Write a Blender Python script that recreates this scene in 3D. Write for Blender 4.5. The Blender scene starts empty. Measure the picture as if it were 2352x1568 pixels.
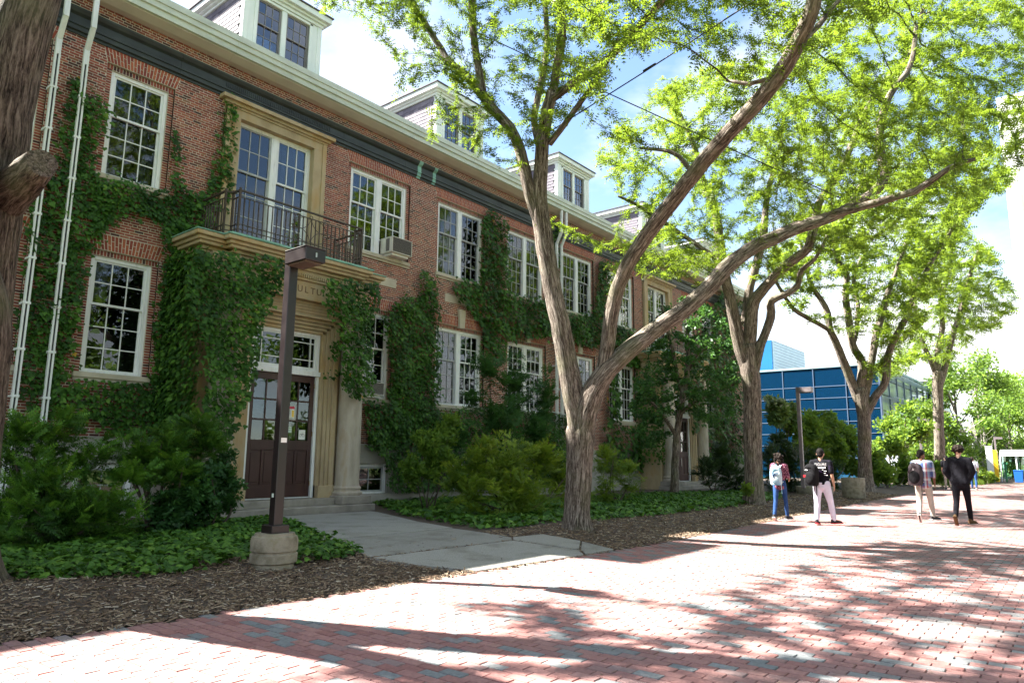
import bpy, math, random
import numpy as np
from mathutils import Vector, Matrix

SC = bpy.context.scene
COL = SC.collection
R = math.radians

# ------------------------------------------------------------------ camera
EYE = np.array([0.0, 0.0, 1.46])
FPX, CX, CY = 1612.0, 1176.0, 784.0            # calibrated on a 2352 x 1568 picture
YAW, PITCH, ROLL = R(39.1), R(9.47), R(0.496)
fw = np.array([math.cos(YAW)*math.cos(PITCH), math.sin(YAW)*math.cos(PITCH), math.sin(PITCH)])
rt = np.array([math.sin(YAW), -math.cos(YAW), 0.0]); up = np.cross(rt, fw)
rt, up = rt*math.cos(ROLL)+up*math.sin(ROLL), -rt*math.sin(ROLL)+up*math.cos(ROLL)
cd = bpy.data.cameras.new('camera'); cam = bpy.data.objects.new('camera', cd); COL.objects.link(cam)
cd.sensor_fit = 'HORIZONTAL'; cd.sensor_width = 36.0; cd.lens = 36.0*FPX/2352.0
cd.clip_start = 0.05; cd.clip_end = 3000
cam.matrix_world = Matrix(((rt[0], up[0], -fw[0], EYE[0]), (rt[1], up[1], -fw[1], EYE[1]), (rt[2], up[2], -fw[2], EYE[2]), (0, 0, 0, 1)))
SC.camera = cam

# ------------------------------------------------------------------ light
SUN_EL = R(49.0); SUN_H = np.array([-0.447, 0.8945])         # behind the building, a little to the left
sd = Vector((SUN_H[0]*math.cos(SUN_EL), SUN_H[1]*math.cos(SUN_EL), math.sin(SUN_EL)))
w = bpy.data.worlds.new('World'); SC.world = w; w.use_nodes = True
nt = w.node_tree; nt.nodes.clear()
wo = nt.nodes.new('ShaderNodeOutputWorld'); bg = nt.nodes.new('ShaderNodeBackground')
sky = nt.nodes.new('ShaderNodeTexSky'); sky.sky_type = 'NISHITA'; sky.sun_disc = False
sky.sun_elevation = SUN_EL; sky.sun_rotation = math.atan2(SUN_H[0], SUN_H[1])
sky.air_density = 1.0; sky.dust_density = 0.6; sky.ozone_density = 2.2
# thin bright clouds over the whole sky
tc = nt.nodes.new('ShaderNodeTexCoord'); mp = nt.nodes.new('ShaderNodeMapping'); mp.inputs['Scale'].default_value = (1.0, 1.0, 2.2)
nz = nt.nodes.new('ShaderNodeTexNoise'); nz.inputs['Scale'].default_value = 1.9; nz.inputs['Detail'].default_value = 7; nz.inputs['Roughness'].default_value = 0.55
rp = nt.nodes.new('ShaderNodeValToRGB'); rp.color_ramp.elements[0].position = 0.43; rp.color_ramp.elements[1].position = 0.63
mx = nt.nodes.new('ShaderNodeMixRGB'); mx.inputs[2].default_value = (4.3, 4.35, 4.4, 1)
nt.links.new(tc.outputs['Generated'], mp.inputs[0]); nt.links.new(mp.outputs[0], nz.inputs['Vector']); nt.links.new(nz.outputs[0], rp.inputs[0])
nt.links.new(rp.outputs[0], mx.inputs[0]); nt.links.new(sky.outputs[0], mx.inputs[1])
nt.links.new(mx.outputs[0], bg.inputs[0]); bg.inputs[1].default_value = 0.05
nt.links.new(bg.outputs[0], wo.inputs[0])
sl = bpy.data.lights.new('sun', 'SUN'); so = bpy.data.objects.new('sun', sl); COL.objects.link(so)
sl.energy = 5.0; sl.angle = R(0.53); sl.color = (1.0, 0.95, 0.87)
so.rotation_euler = sd.to_track_quat('Z', 'Y').to_euler(); so.location = (-20, 40, 60)

SC.view_settings.view_transform = 'Standard'; SC.view_settings.look = 'None'
SC.view_settings.exposure = 2.96; SC.view_settings.gamma = 1.0; SC.view_settings.use_curve_mapping = False
SC.render.engine = 'CYCLES'
cy = SC.cycles
cy.use_denoising = True; cy.max_bounces = 7; cy.diffuse_bounces = 3; cy.glossy_bounces = 3; cy.transmission_bounces = 4; cy.transparent_max_bounces = 12
cy.caustics_reflective = False; cy.caustics_refractive = False; cy.sample_clamp_indirect = 6.0

# ------------------------------------------------------------------ pixel helpers (2352 x 1568) -> points in the place
def ray(x, y):
    d = fw*FPX + rt*(x-CX) + up*(CY-y)
    return d/np.linalg.norm(d)
def proj(P):
    q = np.asarray(P, float) - EYE
    f = q@fw
    f = np.where(np.abs(f) < 1e-6, 1e-6, f)
    return CX+FPX*(q@rt)/f, CY-FPX*(q@up)/f, q@fw
def atY(x, y, Y):
    d = ray(x, y); return EYE + d*(Y/d[1])
def atX(x, y, X):
    d = ray(x, y); return EYE + d*(X/d[0])
def atD(x, y, D):                       # at forward distance D
    d = ray(x, y); return EYE + d*(D/(d@fw))
def sstep(a, b, v):
    t = np.clip((v-a)/(b-a), 0, 1); return t*t*(3-2*t)
EDX = [-12, -4, 2, 2.6, 7.1, 10.3, 12.7, 18.5, 21.7, 30, 45, 80]
EDY = [7.6, 7.3, 6.82, 6.66, 6.33, 6.17, 6.12, 6.3, 6.43, 6.6, 6.9, 7.4]
def edgeY(x): return np.interp(x, EDX, EDY)
def T(x, y):                            # height of the planted ground
    return 0.12*sstep(0.1, 2.2, y-edgeY(x))
def gnd(x, y):                          # pixel -> ground point
    z = 0.0
    for _ in range(8):
        d = ray(x, y); p = EYE + d*((z-EYE[2])/d[2]); z = float(T(p[0], p[1]))
    p[2] = z; return p

# ------------------------------------------------------------------ object helpers
def wm(o):
    m = o.matrix_basis.copy()
    if o.parent: m = wm(o.parent) @ o.matrix_parent_inverse @ m
    return m
def setpar(o, p):
    if p is not None:
        o.parent = p; o.matrix_parent_inverse = wm(p).inverted()
def tag(o, label=None, cat=None, group=None, kind=None):
    if label: o['label'] = label
    if cat: o['category'] = cat
    if group: o['group'] = group
    if kind: o['kind'] = kind
    return o
def empty(name, loc=(0, 0, 0), rz=0.0):
    o = bpy.data.objects.new(name, None); COL.objects.link(o); o.empty_display_size = 0.2
    o.location = loc; o.rotation_euler = (0, 0, rz); return o
def place(name, me, parent=None, loc=(0, 0, 0), rot=(0, 0, 0), scale=(1, 1, 1)):
    o = bpy.data.objects.new(name, me); COL.objects.link(o)
    o.location = loc; o.rotation_euler = rot; o.scale = scale
    setpar(o, parent); return o
def copy_tree(o, parent=None, dx=0, dy=0, dz=0):
    c = o.copy(); COL.objects.link(c)
    if parent is not None and c.parent is not parent:
        mi = o.matrix_parent_inverse.copy(); c.parent = parent; c.matrix_parent_inverse = mi
    if dx or dy or dz:
        c.location = (o.location[0]+dx, o.location[1]+dy, o.location[2]+dz)
    for ch in list(o.children): copy_tree(ch, c)
    return c

def big(name, V, F, mat, rnd=None, smooth=False, attrs=None):
    """mesh from numpy arrays; F is (M,3) or (M,4) or a list of such arrays"""
    me = bpy.data.meshes.new(name)
    V = np.asarray(V, np.float32); Fs = F if isinstance(F, list) else [F]
    Fs = [np.asarray(f, np.int32) for f in Fs if len(f)]
    me.vertices.add(len(V)); me.vertices.foreach_set('co', V.ravel())
    lv = np.concatenate([f.ravel() for f in Fs]); tot = np.concatenate([np.full(len(f), f.shape[1], np.int32) for f in Fs])
    me.loops.add(len(lv)); me.loops.foreach_set('vertex_index', lv)
    me.polygons.add(len(tot)); st = np.zeros(len(tot), np.int32); st[1:] = np.cumsum(tot)[:-1]
    me.polygons.foreach_set('loop_start', st)
    me.polygons.foreach_set('use_smooth', np.full(len(tot), bool(smooth)))
    if rnd is not None:
        a = me.attributes.new('rnd', 'FLOAT', 'FACE'); a.data.foreach_set('value', np.asarray(rnd, np.float32))
    for k, v in (attrs or {}).items():
        a = me.attributes.new(k, 'FLOAT_VECTOR', 'POINT'); a.data.foreach_set('vector', np.asarray(v, np.float32).ravel())
    me.update(calc_edges=True); me.validate()
    if mat is not None: me.materials.append(mat)
    return me

class MB:
    """collects shapes into ONE mesh"""
    def __init__(s): s.v = []; s.f = []; s.m = []; s.cur = 0
    def mat(s, i): s.cur = i; return s
    def add(s, vs, fs):
        o = len(s.v); s.v += [tuple(map(float, p)) for p in vs]
        for f in fs: s.f.append(tuple(i+o for i in f)); s.m.append(s.cur)
        return s
    def box(s, x0, x1, y0, y1, z0, z1):
        return s.add([(x0, y0, z0), (x1, y0, z0), (x1, y1, z0), (x0, y1, z0), (x0, y0, z1), (x1, y0, z1), (x1, y1, z1), (x0, y1, z1)],
                     [(0, 3, 2, 1), (4, 5, 6, 7), (0, 1, 5, 4), (1, 2, 6, 5), (2, 3, 7, 6), (3, 0, 4, 7)])
    def obox(s, c, ax, ay, az, hx, hy, hz):
        c = np.array(c, float); ax, ay, az = [np.array(a, float)/np.linalg.norm(a) for a in (ax, ay, az)]
        vs = [c+ax*hx*i+ay*hy*j+az*hz*k for k in (-1, 1) for j in (-1, 1) for i in (-1, 1)]
        return s.add(vs, [(0, 2, 3, 1), (4, 5, 7, 6), (0, 1, 5, 4), (1, 3, 7, 5), (3, 2, 6, 7), (2, 0, 4, 6)])
    def bar(s, a, b, w, h=None):
        a, b = np.array(a, float), np.array(b, float); d = b-a; L = np.linalg.norm(d); d /= L
        u = np.array([0, 0, 1.0]) if abs(d[2]) < 0.9 else np.array([0, 1.0, 0])
        r = np.cross(d, u); r /= np.linalg.norm(r); u = np.cross(r, d)
        return s.obox((a+b)/2, d, r, u, L/2, w/2, (h or w)/2)
    def extrude_x(s, prof, x0, x1):       # prof: closed (y,z) polygon, ccw seen from -x or whatever; normals fixed later
        n = len(prof); vs = [(x0, y, z) for y, z in prof]+[(x1, y, z) for y, z in prof]
        fs = [(i, (i+1) % n, n+(i+1) % n, n+i) for i in range(n)]+[tuple(range(n))[::-1], tuple(range(n, 2*n))]
        return s.add(vs, fs)
    def prism(s, poly, z0, z1):           # poly: (x,y)
        n = len(poly); vs = [(x, y, z0) for x, y in poly]+[(x, y, z1) for x, y in poly]
        fs = [(i, (i+1) % n, n+(i+1) % n, n+i) for i in range(n)]+[tuple(range(n))[::-1], tuple(range(n, 2*n))]
        return s.add(vs, fs)
    def lathe(s, prof, c=(0, 0, 0), n=24, cap=True):
        vs = []; fs = []
        for r, z in prof:
            for k in range(n):
                a = 2*math.pi*k/n; vs.append((c[0]+r*math.cos(a), c[1]+r*math.sin(a), c[2]+z))
        for j in range(len(prof)-1):
            for k in range(n):
                fs.append((j*n+k, j*n+(k+1) % n, (j+1)*n+(k+1) % n, (j+1)*n+k))
        if cap: fs += [tuple(range(n))[::-1], tuple(range((len(prof)-1)*n, len(prof)*n))]
        return s.add(vs, fs)
    def tube(s, pts, rad, n=8):
        pts = [np.array(p, float) for p in pts]; m = len(pts); rad = [rad]*m if np.isscalar(rad) else rad
        u = None; vs = []; fs = []
        for i in range(m):
            t = pts[min(i+1, m-1)]-pts[max(i-1, 0)]; t /= (np.linalg.norm(t)+1e-9)
            if u is None: u = np.cross(t, [0, 0, 1.0] if abs(t[2]) < 0.9 else [1.0, 0, 0])
            u = u-t*(u@t); u /= np.linalg.norm(u); b = np.cross(t, u)
            for k in range(n):
                a = 2*math.pi*k/n; vs.append(pts[i]+rad[i]*(u*math.cos(a)+b*math.sin(a)))
        for j in range(m-1):
            for k in range(n): fs.append((j*n+k, j*n+(k+1) % n, (j+1)*n+(k+1) % n, (j+1)*n+k))
        fs += [tuple(range(n))[::-1], tuple(range((m-1)*n, m*n))]
        return s.add(vs, fs)
    def ell(s, c, rx, ry, rz, n=14, m=9):
        vs = [(c[0], c[1], c[2]-rz)]; fs = []
        for j in range(1, m):
            t = math.pi*j/m
            for k in range(n):
                a = 2*math.pi*k/n; vs.append((c[0]+rx*math.sin(t)*math.cos(a), c[1]+ry*math.sin(t)*math.sin(a), c[2]-rz*math.cos(t)))
        vs.append((c[0], c[1], c[2]+rz)); top = len(vs)-1
        for k in range(n): fs.append((0, 1+(k+1) % n, 1+k))
        for j in range(m-2):
            for k in range(n): fs.append((1+j*n+k, 1+j*n+(k+1) % n, 1+(j+1)*n+(k+1) % n, 1+(j+1)*n+k))
        for k in range(n): fs.append((top, 1+(m-2)*n+k, 1+(m-2)*n+(k+1) % n))
        return s.add(vs, fs)
    def mesh(s, name, mats, smooth=False, fix=True, loc=(0, 0, 0)):
        me = bpy.data.meshes.new(name)
        me.from_pydata([(x-loc[0], y-loc[1], z-loc[2]) for x, y, z in s.v], [], s.f)
        for m_ in (mats if isinstance(mats, (list, tuple)) else [mats]): me.materials.append(m_)
        me.polygons.foreach_set('material_index', s.m)
        if fix:
            import bmesh
            bm = bmesh.new(); bm.from_mesh(me); bmesh.ops.recalc_face_normals(bm, faces=bm.faces); bm.to_mesh(me); bm.free()
        if smooth:
            me.polygons.foreach_set('use_smooth', [True]*len(me.polygons))
            try: me.set_sharp_from_angle(angle=R(40))
            except Exception: pass
        me.update(); return me
    def build(s, name, mats, parent=None, smooth=False, bevel=0.0, loc=(0, 0, 0), seg=1):
        o = place(name, s.mesh(name, mats, smooth, loc=loc), None, loc); setpar(o, parent)
        if bevel:
            b = o.modifiers.new('bevel', 'BEVEL'); b.width = bevel; b.segments = seg; b.limit_method = 'ANGLE'; b.angle_limit = R(35)
        return o
def text_mesh(txt, size, depth, mat, align='CENTER'):
    cu = bpy.data.curves.new('lettering', 'FONT'); cu.body = txt; cu.size = size; cu.extrude = depth; cu.align_x = align; cu.resolution_u = 3
    o = bpy.data.objects.new('lettering', cu); COL.objects.link(o)
    dg = bpy.context.evaluated_depsgraph_get(); dg.update()
    me = bpy.data.meshes.new_from_object(o.evaluated_get(dg)); me.materials.clear(); me.materials.append(mat)
    bpy.data.objects.remove(o); bpy.data.curves.remove(cu); return me
def inpoly(P, poly):
    x, y = P[:, 0], P[:, 1]; ins = np.zeros(len(P), bool); n = len(poly)
    for i in range(n):
        (x1, y1), (x2, y2) = poly[i], poly[(i+1) % n]
        c = ((y1 > y) != (y2 > y)) & (x < (x2-x1)*(y-y1)/((y2-y1) if y2 != y1 else 1e-9)+x1)
        ins ^= c
    return ins
# ------------------------------------------------------------------ materials (procedural)
def nodes(name):
    m = bpy.data.materials.new(name); m.use_nodes = True; t = m.node_tree; t.nodes.clear()
    out = t.nodes.new('ShaderNodeOutputMaterial'); return m, t, out
def N(t, typ, **k):
    n = t.nodes.new(typ)
    for a, v in k.items():
        if a.startswith('i_'): n.inputs[a[2:].replace('_', ' ')].default_value = v
        else: setattr(n, a, v)
    return n
def c4(c): return (c[0], c[1], c[2], 1.0)
def ramp(t, stops, interp='LINEAR'):
    r = t.nodes.new('ShaderNodeValToRGB'); cr = r.color_ramp; cr.interpolation = interp
    while len(cr.elements) < len(stops): cr.elements.new(0.5)
    for e, (p, c) in zip(cr.elements, stops): e.position = p; e.color = c4(c)
    return r
def noise(t, scale, detail=4, rough=0.55, stretch=None, src='pos', dist=0.0):
    n = N(t, 'ShaderNodeTexNoise'); n.inputs['Scale'].default_value = scale; n.inputs['Detail'].default_value = detail
    n.inputs['Roughness'].default_value = rough; n.inputs['Distortion'].default_value = dist
    if src == 'pos': v = N(t, 'ShaderNodeNewGeometry').outputs['Position']
    elif src == 'obj': v = N(t, 'ShaderNodeTexCoord').outputs['Object']
    else: v = N(t, 'ShaderNodeAttribute', attribute_name=src).outputs['Vector']
    if stretch:
        mpn = N(t, 'ShaderNodeMapping'); mpn.inputs['Scale'].default_value = stretch; t.links.new(v, mpn.inputs[0]); v = mpn.outputs[0]
    t.links.new(v, n.inputs['Vector']); return n
def mat(name, stops, scale=6.0, rough=0.75, bump=0.0, bscale=None, metal=0.0, spec=0.4, stretch=None, detail=5, src='pos', rvar=0.0, bstretch=None, bdist=0.01):
    """noise-blended colour with fine bump"""
    m, t, out = nodes(name); p = N(t, 'ShaderNodeBsdfPrincipled'); t.links.new(p.outputs[0], out.inputs[0])
    p.inputs['Roughness'].default_value = rough; p.inputs['Metallic'].default_value = metal; p.inputs['Specular IOR Level'].default_value = spec
    if len(stops) == 1: stops = [(0, stops[0]), (1, stops[0])]
    n = noise(t, scale, detail, stretch=stretch, src=src); r = ramp(t, stops)
    t.links.new(n.outputs[0], r.inputs[0]); t.links.new(r.outputs[0], p.inputs['Base Color'])
    if rvar:
        mr = N(t, 'ShaderNodeMapRange'); mr.inputs['To Min'].default_value = rough-rvar; mr.inputs['To Max'].default_value = rough+rvar
        t.links.new(n.outputs[0], mr.inputs[0]); t.links.new(mr.outputs[0], p.inputs['Roughness'])
    if bump:
        b = N(t, 'ShaderNodeBump'); b.inputs['Strength'].default_value = bump; b.inputs['Distance'].default_value = bdist
        n2 = noise(t, bscale or scale*6, 4, src=src, stretch=bstretch); t.links.new(n2.outputs[0], b.inputs['Height']); t.links.new(b.outputs[0], p.inputs['Normal'])
    return m
def mat_rnd(name, stops, rough=0.8, by='attr', nscale=25.0, namt=0.25, bump=0.3, spec=0.3, bscale=80.0, dirt=None):
    """one random colour per piece (face attribute or object), plus grain"""
    m, t, out = nodes(name); p = N(t, 'ShaderNodeBsdfPrincipled'); t.links.new(p.outputs[0], out.inputs[0])
    p.inputs['Roughness'].default_value = rough; p.inputs['Specular IOR Level'].default_value = spec
    v = N(t, 'ShaderNodeAttribute', attribute_name='rnd').outputs['Fac'] if by == 'attr' else N(t, 'ShaderNodeObjectInfo').outputs['Random']
    r = ramp(t, stops); t.links.new(v, r.inputs[0])
    n = noise(t, nscale, 5); hs = N(t, 'ShaderNodeHueSaturation')
    mr = N(t, 'ShaderNodeMapRange'); mr.inputs['From Min'].default_value = 0.3; mr.inputs['From Max'].default_value = 0.7
    mr.inputs['To Min'].default_value = 1-namt; mr.inputs['To Max'].default_value = 1+namt
    t.links.new(n.outputs[0], mr.inputs[0]); t.links.new(mr.outputs[0], hs.inputs['Value']); t.links.new(r.outputs[0], hs.inputs['Color'])
    last = hs.outputs[0]
    if dirt:
        n3 = noise(t, dirt[0], 6, 0.6); r3 = ramp(t, [(dirt[1], (0, 0, 0)), (dirt[2], (1, 1, 1))]); t.links.new(n3.outputs[0], r3.inputs[0])
        mxn = N(t, 'ShaderNodeMixRGB'); mxn.inputs[2].default_value = c4(dirt[3]); t.links.new(r3.outputs[0], mxn.inputs[0]); t.links.new(last, mxn.inputs[1]); last = mxn.outputs[0]
    t.links.new(last, p.inputs['Base Color'])
    if bump:
        b = N(t, 'ShaderNodeBump'); b.inputs['Strength'].default_value = bump; b.inputs['Distance'].default_value = 0.004
        n2 = noise(t, bscale, 4); t.links.new(n2.outputs[0], b.inputs['Height']); t.links.new(b.outputs[0], p.inputs['Normal'])
    return m
def leaf_mat(name, stops, tr=0.45, trcol=(0.30, 0.42, 0.04), rough=0.5, spec=0.3):
    m, t, out = nodes(name); p = N(t, 'ShaderNodeBsdfPrincipled'); p.inputs['Roughness'].default_value = rough; p.inputs['Specular IOR Level'].default_value = spec
    a = N(t, 'ShaderNodeAttribute', attribute_name='rnd'); r = ramp(t, stops); t.links.new(a.outputs['Fac'], r.inputs[0]); t.links.new(r.outputs[0], p.inputs['Base Color'])
    tl = N(t, 'ShaderNodeBsdfTranslucent'); mc = N(t, 'ShaderNodeMixRGB', blend_type='MIX'); mc.inputs[0].default_value = 0.65; mc.inputs[2].default_value = c4(trcol)
    t.links.new(r.outputs[0], mc.inputs[1]); t.links.new(mc.outputs[0], tl.inputs[0])
    mxs = N(t, 'ShaderNodeMixShader'); mxs.inputs[0].default_value = tr
    t.links.new(p.outputs[0], mxs.inputs[1]); t.links.new(tl.outputs[0], mxs.inputs[2]); t.links.new(mxs.outputs[0], out.inputs[0]); return m
def glass_mat(name, tint=(0.8, 0.85, 0.85), base=0.05, gain=1.0, rough=0.01, wav=0.0, refl=(1, 1, 1)):
    m, t, out = nodes(name); tr = N(t, 'ShaderNodeBsdfTransparent'); tr.inputs[0].default_value = c4(tint)
    g = N(t, 'ShaderNodeBsdfGlossy'); g.inputs['Roughness'].default_value = rough; g.inputs['Color'].default_value = c4(refl)
    fr = N(t, 'ShaderNodeFresnel'); fr.inputs[0].default_value = 1.5
    ma = N(t, 'ShaderNodeMath', operation='MULTIPLY_ADD'); ma.inputs[1].default_value = gain; ma.inputs[2].default_value = base; ma.use_clamp = True
    t.links.new(fr.outputs[0], ma.inputs[0])
    if wav:
        b = N(t, 'ShaderNodeBump'); b.inputs['Strength'].default_value = wav; b.inputs['Distance'].default_value = 0.02
        n2 = noise(t, 2.2, 2); t.links.new(n2.outputs[0], b.inputs['Height']); t.links.new(b.outputs[0], g.inputs['Normal'])
    mxs = N(t, 'ShaderNodeMixShader'); t.links.new(ma.outputs[0], mxs.inputs[0]); t.links.new(tr.outputs[0], mxs.inputs[1]); t.links.new(g.outputs[0], mxs.inputs[2]); t.links.new(mxs.outputs[0], out.inputs[0]); return m
def bark_mat(name, stops, bump=0.9):
    m, t, out = nodes(name); p = N(t, 'ShaderNodeBsdfPrincipled'); t.links.new(p.outputs[0], out.inputs[0]); p.inputs['Roughness'].default_value = 0.9; p.inputs['Specular IOR Level'].default_value = 0.2
    n1 = noise(t, 1.0, 6, 0.6, stretch=(34, 34, 3.6), src='bk', dist=0.9); n2 = noise(t, 1.0, 4, 0.6, stretch=(90, 90, 22), src='bk')
    md = N(t, 'ShaderNodeMath', operation='MULTIPLY_ADD'); md.inputs[1].default_value = 0.35; t.links.new(n2.outputs[0], md.inputs[0]); t.links.new(n1.outputs[0], md.inputs[2])
    r = ramp(t, stops); t.links.new(md.outputs[0], r.inputs[0])
    n3 = noise(t, 1.6, 4); r3 = ramp(t, [(0.5, (0, 0, 0)), (0.75, (1, 1, 1))]); t.links.new(n3.outputs[0], r3.inputs[0])
    mxn = N(t, 'ShaderNodeMixRGB'); mxn.inputs[2].default_value = (0.13, 0.14, 0.07, 1); t.links.new(r3.outputs[0], mxn.inputs[0]); t.links.new(r.outputs[0], mxn.inputs[1])
    ms = N(t, 'ShaderNodeMath', operation='MULTIPLY'); ms.inputs[1].default_value = 0.55; t.links.new(r3.outputs[0], ms.inputs[0]); t.links.new(ms.outputs[0], mxn.inputs[0])
    t.links.new(mxn.outputs[0], p.inputs['Base Color'])
    b = N(t, 'ShaderNodeBump'); b.inputs['Strength'].default_value = bump; b.inputs['Distance'].default_value = 0.022; t.links.new(md.outputs[0], b.inputs['Height']); t.links.new(b.outputs[0], p.inputs['Normal']); return m

BR = [(0.0, (0.051, 0.025, 0.028)), (0.10, (0.085, 0.029, 0.029)), (0.2, (0.169, 0.047, 0.039)), (0.5, (0.232, 0.058, 0.045)), (0.8, (0.288, 0.076, 0.054)), (0.93, (0.328, 0.106, 0.065)), (1.0, (0.215, 0.112, 0.070))]
PV = [(0.0, (0.245, 0.110, 0.100)), (0.35, (0.320, 0.165, 0.148)), (0.60, (0.250, 0.121, 0.114)), (0.72, (0.240, 0.149, 0.142)), (0.78, (0.200, 0.209, 0.211)), (0.92, (0.145, 0.156, 0.162)), (1.0, (0.220, 0.226, 0.228))]
M = {}
M['brick'] = mat_rnd('brick', BR, rough=0.85, nscale=18, namt=0.22, dirt=(0.9, 0.62, 0.85, (0.12, 0.07, 0.055)))
M['brick_piece'] = mat_rnd('brick_piece', BR, rough=0.85, by='obj', nscale=18, namt=0.22, dirt=(0.9, 0.62, 0.85, (0.12, 0.07, 0.055)))
M['arch_brick'] = mat_rnd('arch_brick', [(0, (0.20, 0.045, 0.035)), (0.5, (0.28, 0.068, 0.04)), (1, (0.36, 0.11, 0.055))], rough=0.85, nscale=18, namt=0.2)
M['mortar'] = mat('mortar', [(0.3, (0.46, 0.40, 0.33)), (0.7, (0.60, 0.53, 0.45))], scale=3, rough=0.95, bump=0.3, bscale=90)
M['paver'] = mat_rnd('paver', PV, rough=0.8, nscale=30, namt=0.18, bump=0.5, bscale=160, dirt=(0.7, 0.48, 0.85, (0.20, 0.145, 0.13)))
M['paver_piece'] = mat_rnd('paver_piece', PV, rough=0.8, by='obj', nscale=30, namt=0.18, bump=0.5, bscale=160, dirt=(0.7, 0.48, 0.85, (0.20, 0.145, 0.13)))
M['joint_sand'] = mat('joint_sand', [(0.35, (0.035, 0.026, 0.02)), (0.6, (0.10, 0.075, 0.055)), (0.75, (0.09, 0.10, 0.04))], scale=5, rough=0.95, bump=0.4, bscale=120)
M['stone'] = mat('stone', [(0.25, (0.26, 0.19, 0.11)), (0.5, (0.42, 0.33, 0.21)), (0.62, (0.40, 0.27, 0.13)), (0.8, (0.30, 0.27, 0.22))], scale=1.6, stretch=(1, 1, 0.45), rough=0.9, bump=0.35, bscale=45)
M['column_stone'] = mat('column_stone', [(0.3, (0.30, 0.26, 0.21)), (0.55, (0.42, 0.37, 0.31)), (0.75, (0.35, 0.27, 0.18))], scale=2.2, stretch=(2, 2, 0.6), rough=0.9, bump=0.3, bscale=60)
M['limestone'] = mat('limestone', [(0.3, (0.38, 0.34, 0.27)), (0.7, (0.52, 0.47, 0.38))], scale=2.5, rough=0.9, bump=0.25, bscale=50)
M['step_stone'] = mat('step_stone', [(0.3, (0.20, 0.18, 0.16)), (0.7, (0.34, 0.31, 0.27))], scale=3, rough=0.9, bump=0.4, bscale=60)
M['concrete'] = mat('concrete', [(0.34, (0.13, 0.115, 0.075)), (0.55, (0.27, 0.24, 0.18)), (0.7, (0.19, 0.17, 0.10))], scale=5, rough=0.92, bump=0.5, bscale=90)
M['base_concrete'] = mat('base_concrete', [(0.3, (0.24, 0.23, 0.21)), (0.7, (0.36, 0.34, 0.31))], scale=1.2, rough=0.92, bump=0.3, bscale=60)
M['slab'] = mat_rnd('slab', [(0, (0.22, 0.21, 0.19)), (1, (0.29, 0.28, 0.255))], rough=0.92, by='obj', nscale=70, namt=0.35, bump=0.6, bscale=180, dirt=(1.8, 0.5, 0.75, (0.15, 0.135, 0.11)))
M['white'] = mat('white', [(0.2, (0.52, 0.53, 0.53)), (0.45, (0.74, 0.75, 0.76)), (0.8, (0.80, 0.81, 0.82))], scale=5, rough=0.55, bump=0.12, bscale=40, stretch=(3, 3, 0.5))
M['sash_white'] = mat('sash_white', [(0.3, (0.66, 0.68, 0.68)), (0.7, (0.78, 0.79, 0.80))], scale=7, rough=0.5)
M['grey_sash'] = mat('grey_sash', [(0.3, (0.30, 0.31, 0.32)), (0.7, (0.42, 0.43, 0.44))], scale=6, rough=0.55)
M['dormer_white'] = mat('dormer_white', [(0.3, (0.66, 0.72, 0.66)), (0.7, (0.78, 0.82, 0.76))], scale=2.5, rough=0.5, stretch=(2, 2, 0.5))
M['dormer_sash'] = mat('dormer_sash', [((0.22, 0.21, 0.20))], rough=0.45)
M['gutter'] = mat('gutter', [(0.25, (0.42, 0.45, 0.38)), (0.6, (0.56, 0.60, 0.51)), (0.85, (0.50, 0.50, 0.40))], scale=1.4, rough=0.5, stretch=(1, 1, 2.5))
M['soffit'] = mat('soffit', [(0.3, (0.56, 0.51, 0.47)), (0.7, (0.66, 0.61, 0.57))], scale=1.5, rough=0.6)
M['dark_copper'] = mat('dark_copper', [(0.3, (0.018, 0.022, 0.022)), (0.6, (0.032, 0.040, 0.038)), (0.8, (0.06, 0.075, 0.065))], scale=4, rough=0.55, stretch=(0.5, 1, 1), bump=0.1)
M['verdigris'] = mat('verdigris', [(0.25, (0.10, 0.22, 0.18)), (0.55, (0.22, 0.42, 0.34)), (0.8, (0.30, 0.45, 0.36))], scale=5, rough=0.75, stretch=(0.6, 1, 2))
M['rail_iron'] = mat('rail_iron', [(0.3, (0.035, 0.024, 0.02)), (0.7, (0.075, 0.05, 0.038))], scale=12, rough=0.5, spec=0.5)
M['slate'] = mat_rnd('slate', [(0, (0.10, 0.09, 0.115)), (0.5, (0.15, 0.135, 0.165)), (1, (0.21, 0.19, 0.22))], rough=0.75, by='obj', namt=0.15)
M['slate_dark'] = mat('slate_dark', [((0.05, 0.045, 0.06))], rough=0.8)
M['roof'] = mat('roof', [(0.3, (0.07, 0.065, 0.075)), (0.7, (0.13, 0.12, 0.135))], scale=8, rough=0.85, bump=0.4)
M['glass'] = glass_mat('glass', tint=(0.5, 0.54, 0.55), base=0.02, gain=0.9, wav=0.06)
M['dormer_glass'] = glass_mat('dormer_glass', tint=(0.45, 0.5, 0.52), base=0.10, gain=1.5, wav=0.05)
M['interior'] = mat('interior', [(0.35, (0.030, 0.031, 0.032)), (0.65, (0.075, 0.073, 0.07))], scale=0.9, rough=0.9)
M['curtain'] = mat('curtain', [(0.3, (0.22, 0.235, 0.235)), (0.7, (0.34, 0.355, 0.355))], scale=3, rough=0.9, stretch=(6, 1, 0.3))
M['door'] = mat('door', [(0.3, (0.042, 0.018, 0.016)), (0.65, (0.066, 0.029, 0.025)), (0.85, (0.095, 0.052, 0.044))], scale=4, rough=0.45, stretch=(1, 1, 0.3), bump=0.08)
M['steel'] = mat('steel', [((0.45, 0.45, 0.44))], rough=0.35, metal=0.8)
M['brass'] = mat('brass', [((0.35, 0.22, 0.07))], rough=0.45, metal=0.7)
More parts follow.
